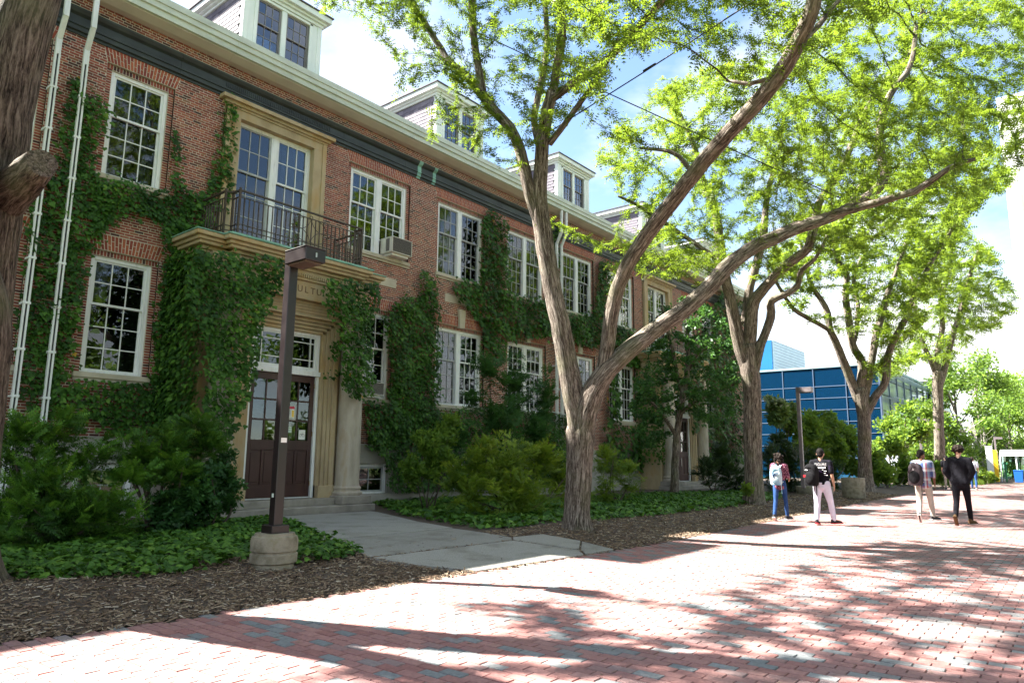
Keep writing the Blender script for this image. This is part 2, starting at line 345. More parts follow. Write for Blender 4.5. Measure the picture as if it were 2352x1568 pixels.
M['paper'] = mat('paper', [((0.78, 0.78, 0.74))], rough=0.8)
M['paper_red'] = mat('paper_red', [((0.55, 0.05, 0.09))], rough=0.7)
M['paper_yellow'] = mat('paper_yellow', [((0.80, 0.52, 0.08))], rough=0.7)
M['paper_green'] = mat('paper_green', [((0.62, 0.72, 0.62))], rough=0.7)
M['ink'] = mat('ink', [((0.03, 0.03, 0.03))], rough=0.8)
M['letter'] = mat('letter', [((0.16, 0.10, 0.05))], rough=0.9)
M['lamp_bronze'] = mat('lamp_bronze', [(0.3, (0.010, 0.006, 0.007)), (0.7, (0.018, 0.011, 0.012))], scale=7, rough=0.36, spec=0.5, rvar=0.08)
M['lamp_lens'] = mat('lamp_lens', [((0.16, 0.12, 0.09))], rough=0.15, spec=0.6)
M['lamp_grey'] = mat('lamp_grey', [(0.3, (0.11, 0.09, 0.095)), (0.7, (0.17, 0.14, 0.145))], scale=6, rough=0.5)
M['ac_white'] = mat('ac_white', [(0.3, (0.55, 0.53, 0.47)), (0.7, (0.68, 0.66, 0.59))], scale=5, rough=0.5)
M['ac_grille'] = mat('ac_grille', [(0.3, (0.11, 0.10, 0.095)), (0.7, (0.16, 0.15, 0.14))], scale=30, rough=0.6)
M['pipe_white'] = mat('pipe_white', [(0.3, (0.58, 0.60, 0.60)), (0.7, (0.72, 0.74, 0.74))], scale=4, rough=0.45, stretch=(3, 3, 0.5))
M['slot'] = mat('slot', [((0.02, 0.02, 0.02))], rough=0.8)
M['soil'] = mat('soil', [(0.3, (0.045, 0.032, 0.024)), (0.6, (0.085, 0.062, 0.046)), (0.8, (0.12, 0.09, 0.065))], scale=14, rough=0.95, bump=0.8, bscale=60, detail=8)
M['chip'] = mat_rnd('chip', [(0, (0.060, 0.036, 0.022)), (0.45, (0.135, 0.088, 0.055)), (0.8, (0.225, 0.16, 0.105)), (0.95, (0.34, 0.27, 0.19)), (1, (0.44, 0.38, 0.30))], rough=0.9, nscale=60, namt=0.2, bump=0)
M['bark'] = bark_mat('bark', [(0.52, (0.022, 0.016, 0.012)), (0.66, (0.115, 0.090, 0.073)), (0.85, (0.34, 0.295, 0.25))], 1.0)
M['bark_shaded'] = bark_mat('bark_shaded', [(0.52, (0.016, 0.011, 0.009)), (0.65, (0.085, 0.062, 0.05)), (0.84, (0.22, 0.175, 0.145))], 1.0)  # darker copy of bark, with the crown's shade put into its colour
M['bark_far'] = bark_mat('bark_far', [(0.52, (0.026, 0.019, 0.015)), (0.66, (0.118, 0.096, 0.079)), (0.85, (0.34, 0.295, 0.25))], 1.0)
M['bark_pale'] = bark_mat('bark_pale', [(0.38, (0.18, 0.16, 0.14)), (0.58, (0.32, 0.29, 0.26)), (0.80, (0.45, 0.42, 0.38))], 0.3)
M['twig'] = mat('twig', [(0.3, (0.035, 0.026, 0.02)), (0.7, (0.085, 0.064, 0.05))], scale=9, rough=0.9)
M['locust'] = leaf_mat('locust', [(0, (0.042, 0.085, 0.010)), (0.5, (0.082, 0.14, 0.015)), (1, (0.15, 0.21, 0.024))], tr=0.52, trcol=(0.26, 0.37, 0.024))
M['ivy'] = leaf_mat('ivy', [(0, (0.010, 0.034, 0.006)), (0.35, (0.027, 0.080, 0.011)), (0.7, (0.058, 0.145, 0.017)), (0.93, (0.105, 0.21, 0.024)), (0.985, (0.15, 0.25, 0.028)), (0.992, (0.42, 0.25, 0.03)), (1, (0.42, 0.25, 0.03))], tr=0.22, trcol=(0.12, 0.27, 0.015), rough=0.5, spec=0.22)
M['yew'] = leaf_mat('yew', [(0, (0.014, 0.045, 0.008)), (0.35, (0.046, 0.13, 0.014)), (0.75, (0.12, 0.27, 0.022)), (1, (0.19, 0.34, 0.03))], tr=0.25, trcol=(0.16, 0.26, 0.03))
M['gold_yew'] = leaf_mat('gold_yew', [(0, (0.035, 0.075, 0.009)), (0.35, (0.11, 0.19, 0.016)), (0.75, (0.28, 0.36, 0.03)), (0.96, (0.30, 0.34, 0.04)), (1, (0.26, 0.15, 0.03))], tr=0.3, trcol=(0.26, 0.36, 0.03))
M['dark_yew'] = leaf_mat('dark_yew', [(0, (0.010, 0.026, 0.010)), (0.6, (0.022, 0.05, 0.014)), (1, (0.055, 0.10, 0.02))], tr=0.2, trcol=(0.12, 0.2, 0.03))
M['shrub'] = leaf_mat('shrub', [(0, (0.016, 0.055, 0.014)), (0.6, (0.036, 0.11, 0.024)), (1, (0.08, 0.19, 0.04))], tr=0.3, trcol=(0.12, 0.26, 0.04))
M['bright_shrub'] = leaf_mat('bright_shrub', [(0, (0.05, 0.11, 0.015)), (0.6, (0.09, 0.17, 0.02)), (1, (0.17, 0.25, 0.03))], tr=0.45, trcol=(0.32, 0.46, 0.05))
M['pale_shrub'] = leaf_mat('pale_shrub', [(0, (0.06, 0.12, 0.03)), (0.5, (0.14, 0.20, 0.07)), (0.7, (0.4, 0.44, 0.32)), (1, (0.6, 0.62, 0.52))], tr=0.3)
M['bg_leaf'] = leaf_mat('bg_leaf', [(0, (0.045, 0.10, 0.018)), (0.6, (0.085, 0.16, 0.022)), (1, (0.16, 0.24, 0.035))], tr=0.5, trcol=(0.30, 0.46, 0.06))
M['grass'] = leaf_mat('grass', [(0, (0.06, 0.12, 0.015)), (1, (0.14, 0.22, 0.03))], tr=0.35)
M['lawn'] = mat('lawn', [(0.3, (0.06, 0.10, 0.02)), (0.7, (0.11, 0.16, 0.035))], scale=8, rough=0.95, bump=0.5)
M['asphalt'] = mat('asphalt', [(0.3, (0.16, 0.155, 0.15)), (0.7, (0.24, 0.23, 0.22))], scale=12, rough=0.9, bump=0.3)
M['cable'] = mat('cable', [((0.015, 0.015, 0.016))], rough=0.5)
# ------------------------------------------------------------------ ground, pavement, bed, walkway
rs = np.random.RandomState(7)
gm = MB(); gm.add([(-700, -900, -0.10), (1500, -900, -0.10), (1500, 900, -0.10), (-700, 900, -0.10)], [(0, 1, 2, 3)])
tag(gm.build('ground', M['lawn']), 'wide flat ground under the whole campus', 'ground', kind='structure')

def boxes5(x0, x1, y0, y1, zt, zb, inset, rot=None):
    """bricks lying flat: top face + 4 sloping sides"""
    n = len(x0); V = np.zeros((n, 8, 3))
    for i, (a, b) in enumerate(((x0, y0), (x1, y0), (x1, y1), (x0, y1))):
        sx = inset if i in (0, 3) else -inset; sy = inset if i in (0, 1) else -inset
        V[:, i, 0] = a; V[:, i, 1] = b; V[:, i, 2] = zb
        V[:, i+4, 0] = a+sx; V[:, i+4, 1] = b+sy; V[:, i+4, 2] = zt
    V[:, 4:, 2] += rs.uniform(-0.0012, 0.0012, (n, 4))
    F = np.array([(4, 5, 6, 7), (0, 1, 5, 4), (1, 2, 6, 5), (2, 3, 7, 6), (3, 0, 4, 7)])
    Fa = (F[None]+8*np.arange(n)[:, None, None]).reshape(-1, 4)
    return V.reshape(-1, 3), Fa

pw, pl, jt = 0.100, 0.203, 0.006
pav = empty('brick_pavement', (10, 0, 0)); tag(pav, 'brick paved walk of red and grey pavers beside the planting bed', 'pavement', kind='structure')
bm_ = MB()
xs = list(np.arange(-12, 80.01, 1.0))
vs = [(x, -16, -0.012) for x in xs]+[(x, float(edgeY(x))+0.03, -0.012) for x in xs]
n_ = len(xs); bm_.add(vs, [(i, i+1, n_+i+1, n_+i) for i in range(n_-1)])
bm_.build('joint_sand', M['joint_sand'], pav)
ix = np.arange(int(-1.5/(pw+jt)), int(60/(pw+jt))); iy = np.arange(int(-8/(pl+jt)), int(8/(pl+jt)))
GX, GY = np.meshgrid(ix, iy, indexing='ij'); X0 = GX*(pw+jt); Y0 = (GY+0.5*(GX % 2))*(pl+jt)
X0 = X0.ravel(); Y0 = Y0.ravel(); Xc = X0+pw/2; Yc = Y0+pl/2
px, py, dp = proj(np.stack([Xc, Yc, 0*Xc], 1))
ok = (Yc < edgeY(Xc)-0.04) & (dp > 0.6) & (px > -700) & (px < 3050) & (py < 2300) & (py > 0)
X0, Y0, Xc, Yc, px, py, dp = [a[ok] for a in (X0, Y0, Xc, Yc, px, py, dp)]
infr = (px > 10) & (px < 2342) & (py < 1560)
order = np.argsort(np.where(infr, dp, 1e9)); pick = np.zeros(len(X0), bool); pick[order[:300]] = True
r_ = ~pick; jx = rs.uniform(-0.0015, 0.0015, (len(X0), 4)); hz = rs.normal(0, 0.0016, len(X0))
V, F = boxes5(X0[r_]+jx[r_, 0], X0[r_]+pw+jx[r_, 1], Y0[r_]+jx[r_, 2], Y0[r_]+pl+jx[r_, 3], hz[r_], -0.014, 0.004)
Fr = np.repeat(rs.rand(r_.sum()), 5); kf = np.repeat(Xc[r_] < 11, 5) | (np.arange(len(F)) % 5 == 0)     # far bricks keep only their top
fo = place('brick_field', big('brick_field', V, F[kf], M['paver'], Fr[kf]), pav); tag(fo, kind='stuff')
V, F = boxes5(np.array([-pw/2]), np.array([pw/2]), np.array([-pl/2]), np.array([pl/2]), np.array([0.0]), -0.014, 0.004)
bme = big('brick', V, F, M['paver_piece'])
for i in np.where(pick)[0]:
    place('brick', bme, pav, (Xc[i], Yc[i], hz[i]), (rs.normal(0, 0.004), rs.normal(0, 0.003), rs.normal(0, 0.006)))
# distant road past the pavement
rb = MB(); rb.add([(60, -30, -0.02), (400, -60, -0.02), (400, 9, -0.02), (60, 7.0, -0.02)], [(0, 1, 2, 3)])
tag(rb.build('road', M['asphalt']), 'pale road running on past the brick pavement', 'road', kind='structure')

# planting bed
nx, ny = 200, 50
bx = np.linspace(-8, 62, nx); tt = np.linspace(0, 1, ny)**1.5
BX, TT = np.meshgrid(bx, tt, indexing='ij'); BY = edgeY(BX)-0.10*0+TT*(19.0-edgeY(BX))
WALK = [[(640, 1187), (850, 1175), (868, 1177), (959, 1199), (1039, 1214), (742, 1242)],
        [(745, 1243.5), (1040, 1215.5), (1120, 1226), (1174, 1236), (1176, 1241), (931, 1271.5), (850, 1281)],
        [(856, 1282.5), (934, 1273.7), (1178, 1243.6), (1330, 1265.5), (1341, 1275.2), (1096, 1313), (960, 1300)],
        [(1180, 1241.6), (1178, 1236), (1247, 1229), (1333, 1244), (1329, 1263.6)],
        [(1337, 1245), (1409, 1263), (1345, 1274), (1334, 1264)]]
SLABS = [[gnd(*p) for p in w_] for w_ in WALK]
bedz = T(BX, BY)+0.012*np.sin(BX*3.1+BY*1.7)*np.sin(BY*2.3-BX)*sstep(0.1, 0.6, BY-edgeY(BX))
pts = np.stack([BX.ravel(), BY.ravel()], 1); inw = np.zeros(len(pts), bool)
for s_ in SLABS: inw |= inpoly(pts, [(p[0], p[1]) for p in s_])
bz = bedz.ravel(); bz[inw] -= 0.03
ii = np.arange(nx*ny).reshape(nx, ny)
F = np.stack([ii[:-1, :-1], ii[1:, :-1], ii[1:, 1:], ii[:-1, 1:]], -1).reshape(-1, 4)
bed = place('planting_bed', big('planting_bed', np.stack([BX.ravel(), BY.ravel(), bz], 1), F, M['soil'], smooth=True))
tag(bed, 'bed of dark wood mulch between the brick walk and the building', 'planting bed', kind='structure')
wk = empty('walkway', tuple(SLABS[2][0])); tag(wk, 'grey concrete walkway leading to the entrance steps', 'walkway', kind='structure')
for s_ in SLABS:
    m = MB(); n_ = len(s_)
    vs = [(p[0], p[1], p[2]-0.1) for p in s_]+[(p[0], p[1], p[2]+0.022+rs.uniform(-0.004, 0.004)) for p in s_]
    m.add(vs, [(i, (i+1) % n_, n_+(i+1) % n_, n_+i) for i in range(n_)]+[tuple(range(n_, 2*n_))])
    m.build('slab', M['slab'], wk, bevel=0.006)
# ------------------------------------------------------------------ the brick building
YW, YR, YF = 16.40, 16.46, 16.50
XL, XR = 0.0, 44.0
XW = -10.0
CXE = 9.93; DXE = 22.0
bld = empty('brick_building', (20.0, YW, 0.1)); tag(bld, 'long red brick building with white windows, balcony and climbing ivy', 'building')
rb_ = np.random.RandomState(11); random.seed(5)
CH = 0.0615
S2 = [(3.07, 4.35), (5.70, 6.98), (CXE+DXE+3.0, CXE+DXE+4.28), (CXE+DXE+5.6, CXE+DXE+6.9)]
P2 = [(12.49, 14.72), (16.2, 18.43), (19.95, 22.15), (23.6, 25.8), (27.2, 29.42)]
S1 = [(3.07, 4.35), (5.70, 6.98), (12.92, 14.2), (CXE+DXE+3.0, CXE+DXE+4.28), (CXE+DXE+5.6, CXE+DXE+6.9)]
P1 = [(16.25, 18.48), (20.0, 22.2), (23.65, 25.84), (27.25, 29.4)]
Z2, Z1 = (7.62, 10.12), (3.20, 5.78)
ZB, ZT = 1.85, 11.50
holes = []           # x0,x1 at bottom, x0,x1 at top, z0,z1
wins = [(a, b)+Z2+(1,) for a, b in S2]+[(a, b)+Z2+(2,) for a, b in P2]+[(a, b)+Z1+(1,) for a, b in S1]+[(a, b)+Z1+(2,) for a, b in P1]
for (x0, x1, z0, z1, lv) in wins:
    holes.append((x0-0.13, x1+0.13, x0-0.13, x1+0.13, z0-0.19, z1+0.13))
    holes.append((x0-0.14, x1+0.14, x0-0.24, x1+0.24, z1+0.12, z1+0.50))
for c in (CXE, CXE+DXE):
    holes.append((c-1.55, c+1.55, c-1.55, c+1.55, 6.4, 10.75)); holes.append((c-2.3, c+2.3, c-2.3, c+2.3, 1.0, 6.45))
PANELS = [(a+0.35, b-0.35, 6.68, 6.98) for a, b in P2]
KEYS = [((a+b)/2, 5.86, 6.52) for a, b in P1]
holes += [(a, b, a, b, z0, z1) for a, b, z0, z1 in PANELS]
holes.append((XL, XR, XL, XR, 10.58, 11.17))
def free(z):
    iv = [(XL, XR)]
    for (a0, b0, a1, b1, z0, z1) in holes:
        if z0 <= z <= z1:
            t_ = (z-z0)/(z1-z0); a = a0+(a1-a0)*t_; b = b0+(b1-b0)*t_; nv = []
            for p, q in iv:
                if b <= p or a >= q: nv.append((p, q)); continue
                if a > p: nv.append((p, a))
                if b < q: nv.append((b, q))
            iv = nv
    return iv
BX0, BX1, BZ0, BZ1, BY0 = [], [], [], [], []
k = 0; z = ZB
while z+CH < ZT+0.01:
    hd = (k % 6 == 5); pitch = 0.100 if hd else 0.200; off = (k % 2)*0.1+(0.05 if hd else 0)
    for p, q in free(z+CH/2):
        n0 = math.floor((p-off)/pitch); n1 = math.ceil((q-off)/pitch)
        for j in range(n0, n1):
            a = max(p+0.002, off+j*pitch+0.006); b = min(q-0.002, off+(j+1)*pitch-0.006)
            if b-a > 0.025: BX0.append(a); BX1.append(b); BZ0.append(z+0.0065); BZ1.append(z+CH-0.0065); BY0.append(YW)
    # stepped jambs beside every window
    for (x0, x1, z0, z1, lv) in wins:
        if z0-0.02 < z+CH/2 < z1+0.02:
            for a, b in ((x0-0.13, x0-0.004), (x1+0.004, x1+0.13)):
                BX0.append(a); BX1.append(b); BZ0.append(z+0.0065); BZ1.append(z+CH-0.0065); BY0.append(YR)
    z += CH; k += 1
for (x0, x1, z0, z1, lv) in wins:          # row of small upright bricks over the frame
    n = int((x1-x0+0.24)/0.068); ww = (x1-x0+0.24)/n
    for j in range(n):
        BX0.append(x0-0.12+j*ww+0.008); BX1.append(x0-0.12+(j+1)*ww-0.008); BZ0.append(z1+0.012); BZ1.append(z1+0.125); BY0.append(YR-0.005)
BX0, BX1, BZ0, BZ1, BY0 = [np.array(a) for a in (BX0, BX1, BZ0, BZ1, BY0)]
def brick_arrays(x0, x1, z0, z1, y, depth):
    n = len(x0); V = np.zeros((n, 8, 3)); c = 0.003
    for i, (a, b) in enumerate(((x0, z0), (x1, z0), (x1, z1), (x0, z1))):
        sx = c if i in (0, 3) else -c; sz = c if i in (0, 1) else -c
        V[:, i, 0] = a+sx; V[:, i, 1] = y; V[:, i, 2] = b+sz
        V[:, i+4, 0] = a; V[:, i+4, 1] = y+depth; V[:, i+4, 2] = b
    F = np.array([(0, 1, 2, 3), (4, 5, 1, 0), (5, 6, 2, 1), (6, 7, 3, 2), (7, 4, 0, 3)])
    return V.reshape(-1, 3), (F[None]+8*np.arange(n)[:, None, None]).reshape(-1, 4)

# ivy regions on the wall, in picture coordinates: (polygon, Y of the surface, thickness, density)
IVY = [
 ([(62, 960), (42, 860), (42, 740), (58, 640), (62, 520), (60, 430), (110, 400), (130, 330), (150, 230), (165, 175), (182, 180), (195, 230), (215, 210), (248, 245), (240, 290), (222, 320), (212, 370), (225, 415), (260, 440), (250, 520), (205, 560), (190, 620), (180, 700), (165, 790), (150, 880), (140, 960)], 16.36, 0.22, 1.0),
 ([(205, 420), (250, 408), (340, 440), (400, 440), (470, 440), (490, 520), (455, 560), (400, 545), (360, 505), (300, 492), (250, 515), (210, 540)], 16.36, 0.25, 1.15),
 ([(388, 302), (408, 298), (412, 390), (425, 440), (395, 440)], 16.36, 0.12, 0.8),
 ([(465, 445), (490, 370), (508, 300), (520, 222), (540, 214), (536, 300), (527, 370), (535, 440), (500, 480), (440, 480)], 16.36, 0.16, 1.0),
 ([(360, 520), (400, 505), (470, 555), (500, 590), (490, 700), (490, 900), (480, 1010), (440, 985), (360, 990), (340, 900), (350, 860), (345, 760), (365, 680), (380, 600)], 16.34, 0.35, 1.1),
 ([(440, 585), (520, 578), (560, 592), (600, 585), (645, 602), (655, 630), (640, 665), (612, 690), (598, 740), (582, 830), (566, 890), (545, 940), (525, 1000), (500, 1040), (470, 1000), (470, 800), (430, 700), (420, 640)], 14.66, 0.32, 1.2),
 ([(215, 880), (300, 882), (345, 880), (362, 990), (300, 1000), (235, 985), (228, 960), (160, 960), (150, 880)], 16.30, 0.25, 1.1),
 ([(735, 640), (800, 650), (862, 650), (866, 690), (850, 720), (846, 840), (852, 900), (815, 915), (782, 890), (780, 820), (772, 740), (748, 705)], 14.62, 0.26, 1.2),
 ([(752, 792), (770, 780), (778, 805), (762, 830)], 15.0, 0.12, 0.8),
 ([(740, 862), (780, 850), (780, 860), (748, 868)], 15.0, 0.08, 0.8),
 ([(905, 700), (920, 680), (960, 690), (963, 622), (974, 622), (980, 650), (998, 640), (1003, 760), (997, 930), (1010, 965), (960, 1005), (900, 1030), (838, 1020), (833, 920), (885, 922), (895, 830), (880, 770), (868, 735), (885, 715)], 16.34, 0.30, 1.15),
 ([(1100, 505), (1130, 478), (1150, 500), (1165, 530), (1162, 672), (1240, 688), (1290, 718), (1360, 722), (1372, 600), (1395, 596), (1397, 745), (1450, 755), (1470, 790), (1480, 850), (1440, 840), (1400, 800), (1340, 795), (1300, 775), (1240, 772), (1160, 780), (1150, 830), (1112, 850), (1106, 780), (1098, 740), (1080, 720), (1050, 690), (1035, 652), (1070, 640), (1098, 650)], 16.34, 0.26, 1.15),
 ([(838, 1000), (960, 950), (1100, 935), (1300, 950), (1310, 1110), (900, 1130), (880, 1060)], 16.25, 0.4, 0.9),
 ([(1262, 530), (1282, 520), (1288, 600), (1276, 645), (1262, 600)], 16.36, 0.14, 1.0),
 ([(1398, 850), (1425, 860), (1420, 980), (1480, 990), (1480, 1080), (1380, 1080)], 16.3, 0.3, 1.0),
 ([(1612, 750), (1660, 650), (1700, 690), (1705, 1060), (1600, 1080), (1590, 930), (1600, 830)], 16.2, 0.35, 1.0),
 ([(1560, 830), (1610, 800), (1615, 960), (1590, 1000), (1575, 900)], 14.8, 0.3, 0.8),
]
IVYW = [([tuple(atY(x, y, Y)[[0, 2]]) for x, y in P_], Y, th, dn) for P_, Y, th, dn in IVY]
xc = (BX0+BX1)/2; zc = (BZ0+BZ1)/2
px, py, dp = proj(np.stack([xc, np.full(len(xc), YW), zc], 1))
vis = (px > 130) & (px < 1200) & (py > 10) & (BX1-BX0 > 0.12) & (BY0 == YW) & (zc > 3)
for P_, Y, th, dn in IVY: vis &= ~inpoly(np.stack([px, py], 1), P_)
dist = np.sqrt(xc**2+YW**2+(zc-1.46)**2)
pick = np.zeros(len(xc), bool); pick[np.argsort(np.where(vis, dist, 1e9))[:300]] = True
r_ = ~pick; yj = BY0+rb_.normal(0, 0.0015, len(xc))
V, F = brick_arrays(BX0[r_], BX1[r_], BZ0[r_], BZ1[r_], yj[r_], 0.03)
Fr = np.repeat(rb_.rand(r_.sum()), 5); kf = np.repeat(xc[r_] < 15, 5) | (np.arange(len(F)) % 5 == 0)
o = place('brick_field', big('brick_field', V, F[kf], M['brick'], Fr[kf]), bld); tag(o, kind='stuff')
cache = {}
for i in np.where(pick)[0]:
    wdt = round((BX1[i]-BX0[i])/0.005)*0.005
    if wdt not in cache:
        V, F = brick_arrays(np.array([-wdt/2]), np.array([wdt/2]), np.array([-(CH-0.013)/2]), np.array([(CH-0.013)/2]), np.array([0.0]), 0.03); cache[wdt] = big('brick', V, F, M['brick_piece'])
    place('brick', cache[wdt], bld, (xc[i], yj[i], zc[i]))
# mortar backing, cut round the openings
xsb = sorted(set([XL, XR]+[h[i] for h in holes for i in (0, 1)])); zsb = sorted(set([ZB-0.05, ZT]+[z_ for h in holes for z_ in h[4:]]))
mb = MB()
for i in range(len(xsb)-1):
    for j in range(len(zsb)-1):
        xm, zm = (xsb[i]+xsb[i+1])/2, (zsb[j]+zsb[j+1])/2
        if zm < ZB-0.05 or zm > ZT: continue
        hit = False
        for (a0, b0, a1, b1, z0, z1) in holes:
            if a0 < xm < b0 and z0 < zm < z1 and not (abs(a1-a0) > 0.01) and not (z0 > 10.5): hit = True; break
        if not hit: mb.add([(xsb[i], YW+0.007, zsb[j]), (xsb[i+1], YW+0.007, zsb[j]), (xsb[i+1], YW+0.007, zsb[j+1]), (xsb[i], YW+0.007, zsb[j+1])], [(0, 1, 2, 3)])
for (x0, x1, z0, z1, lv) in wins:
    for a, b in ((x0-0.13, x0), (x1, x1+0.13)): mb.box(a, b, YR+0.007, YF+0.1, z0-0.05, z1+0.13)
    mb.box(x0, x1, YR+0.004, YF+0.1, z1+0.001, z1+0.13)
mb.build('mortar', M['mortar'], bld)
# flat arches
AV, AF, AR = [], [], []
def hexa(q, y0, y1):
    o_ = len(AV); AV.extend([(x, y0, z_) for x, z_ in q]+[(x, y1, z_) for x, z_ in q])
    AF.extend([(o_, o_+1, o_+2, o_+3), (o_+4, o_+5, o_+1, o_), (o_+5, o_+6, o_+2, o_+1), (o_+6, o_+7, o_+3, o_+2), (o_+7, o_+4, o_, o_+3)]); AR.extend([random.random()]*5)
for (x0, x1, z0, z1, lv) in wins:
    a0, b0, a1, b1 = x0-0.135, x1+0.135, x0-0.235, x1+0.235; za, zb_ = z1+0.135, z1+0.485
    n = int((b0-a0)/0.068); key = lv == 2 and z1 < 7
    for j in range(n):
        u0, u1 = j/n, (j+1)/n
        xm = a0+(b0-a0)*(u0+u1)/2
        if key and abs(xm-(x0+x1)/2) < 0.16: continue
        f = 0.64 if j % 2 else 0.36
        for t0, t1 in ((0, f), (f, 1)):
            g = 0.010
            def pt(u, t_): return (a0+(b0-a0)*u)*(1-t_)+(a1+(b1-a1)*u)*t_
            zz0, zz1 = za+(zb_-za)*t0+0.007, za+(zb_-za)*t1-0.007
            hexa([(pt(u0, t0)+g, zz0), (pt(u1, t0)-g, zz0), (pt(u1, t1)-g, zz1), (pt(u0, t1)+g, zz1)], YW-0.008, YW+0.03)
o = place('arch_bricks', big('arch_bricks', np.array(AV), np.array(AF), M['arch_brick'], AR), bld); tag(o, kind='stuff')
for (x0, x1, z0, z1, lv) in wins:
    MB().box(x0-0.13, x1+0.13, YW+0.002, YW+0.055, z1+0.128, z1+0.16).add([(x0-0.137, YW-0.002, z1+0.135), (x1+0.137, YW-0.002, z1+0.135), (x1+0.237, YW-0.002, z1+0.487), (x0-0.237, YW-0.002, z1+0.487)], [(0, 1, 2, 3)]).build('arch_mortar', M['mortar'], bld)
# stone: sills, panels, keystones
for (x0, x1, z0, z1, lv) in wins:
    m = MB(); m.box(x0-0.16, x1+0.16, YW-0.075, YF+0.05, z0-0.115, z0-0.001); m.box(x0-0.14, x1+0.14, YW-0.03, YF+0.05, z0-0.19, z0-0.115); m.build('sill', M['limestone'], bld, bevel=0.008)
for a, b, z0, z1 in PANELS: MB().box(a+0.004, b-0.004, YW-0.02, YW+0.05, z0+0.004, z1-0.004).build('stone_panel', M['limestone'], bld, bevel=0.006)
for c, z0, z1 in KEYS:
    m = MB(); m.add([(c-0.12, YW-0.09, z0), (c+0.12, YW-0.09, z0), (c+0.17, YW-0.09, z1), (c-0.17, YW-0.09, z1), (c-0.14, YW+0.05, z0), (c+0.14, YW+0.05, z0), (c+0.19, YW+0.05, z1), (c-0.19, YW+0.05, z1)],
                    [(0, 1, 2, 3), (4, 5, 1, 0), (5, 6, 2, 1), (6, 7, 3, 2), (7, 4, 0, 3)]); m.build('keystone', M['limestone'], bld, bevel=0.01)
# windows -----------------------------------------------------------
pane_cache = {}
def pane_mesh(w_, h_, gm_):
    key = (round(w_, 3), round(h_, 3), gm_)
    if key not in pane_cache:
        pane_cache[key] = MB().box(-w_/2, w_/2, -0.002, 0.002, -h_/2, h_/2).mesh('pane', M[gm_])
    return pane_cache[key]
wr = random.Random(3)
def sash(parent, x0, x1, z0, z1, y, cols, rows, sm, gm_, st=0.05, mu=0.024, dp=0.04):
    m = MB(); m.box(x0, x0+st, y, y+dp, z0, z1); m.box(x1-st, x1, y, y+dp, z0, z1)
    m.box(x0+st, x1-st, y, y+dp, z0, z0+st); m.box(x0+st, x1-st, y, y+dp, z1-st*0.8, z1)
    gx0, gx1, gz0, gz1 = x0+st, x1-st, z0+st, z1-st*0.8
    cw, rh = (gx1-gx0)/cols, (gz1-gz0)/rows
    for i in range(1, cols): m.box(gx0+i*cw-mu/2, gx0+i*cw+mu/2, y+0.004, y+dp-0.006, gz0, gz1)
    for j in range(1, rows): m.box(gx0, gx1, y+0.007, y+dp-0.009, gz0+j*rh-mu/2, gz0+j*rh+mu/2)
    s_ = m.build('sash', M[sm], parent)
    pm = pane_mesh(cw, rh, gm_)
    for i in range(cols):
        for j in range(rows):
            place('pane', pm, parent, (gx0+(i+0.5)*cw, y+dp*0.55, gz0+(j+0.5)*rh), (wr.gauss(0, 0.006), 0, wr.gauss(0, 0.006)))
    return s_
def window(parent, x0, x1, z0, z1, y, leaves, cols=3, rt_=2, rb2=3, fm='white', sm='sash_white', gm_='glass', cas=0.085, mul=0.20, name='window', sms=None):
    m = MB(); m.box(x0, x0+cas, y, y+0.13, z0, z1); m.box(x1-cas, x1, y, y+0.13, z0, z1)
    m.box(x0+cas, x1-cas, y+0.002, y+0.13, z1-cas, z1); m.box(x0+cas, x1-cas, y-0.004, y+0.13, z0, z0+0.05)
    if leaves == 2:
        c = (x0+x1)/2; m.box(c-mul/2, c+mul/2, y-0.006, y+0.13, z0+0.05, z1-cas); spans = [(x0+cas, c-mul/2), (c+mul/2, x1-cas)]
        m.box(c-mul/2+0.03, c-mul/2+0.045, y-0.012, y-0.006, z0+0.05, z1-cas); m.box(c+mul/2-0.045, c+mul/2-0.03, y-0.012, y-0.006, z0+0.05, z1-cas)
    else: spans = [(x0+cas, x1-cas)]
    wo_ = m.build(name, M[fm], parent, bevel=0.006)
    zm = z0+0.05+(z1-cas-z0-0.05)*rb2/(rt_+rb2) if rt_ else z1-cas
    for i, (a, b) in enumerate(spans):
        s1 = sms[i] if sms else sm
        if rt_: sash(wo_, a, b, zm-0.02, z1-cas, y+0.03, cols, rt_, s1, gm_)
        sash(wo_, a, b, z0+0.05, zm+0.02 if rt_ else zm, y+0.075 if rt_ else y+0.03, cols, rb2, s1, gm_)
    return wo_
GS = {(16.2, Z2[0]): ('grey_sash', 'grey_sash'), (19.95, Z2[0]): ('grey_sash', 'grey_sash'), (23.6, Z2[0]): ('grey_sash', 'grey_sash'), (16.25, Z1[0]): ('grey_sash', 'sash_white'), (23.65, Z1[0]): ('grey_sash', 'grey_sash')}
for (x0, x1, z0, z1, lv) in wins:
    window(bld, x0, x1, z0, z1, YF, lv, sms=GS.get((x0, z0)))
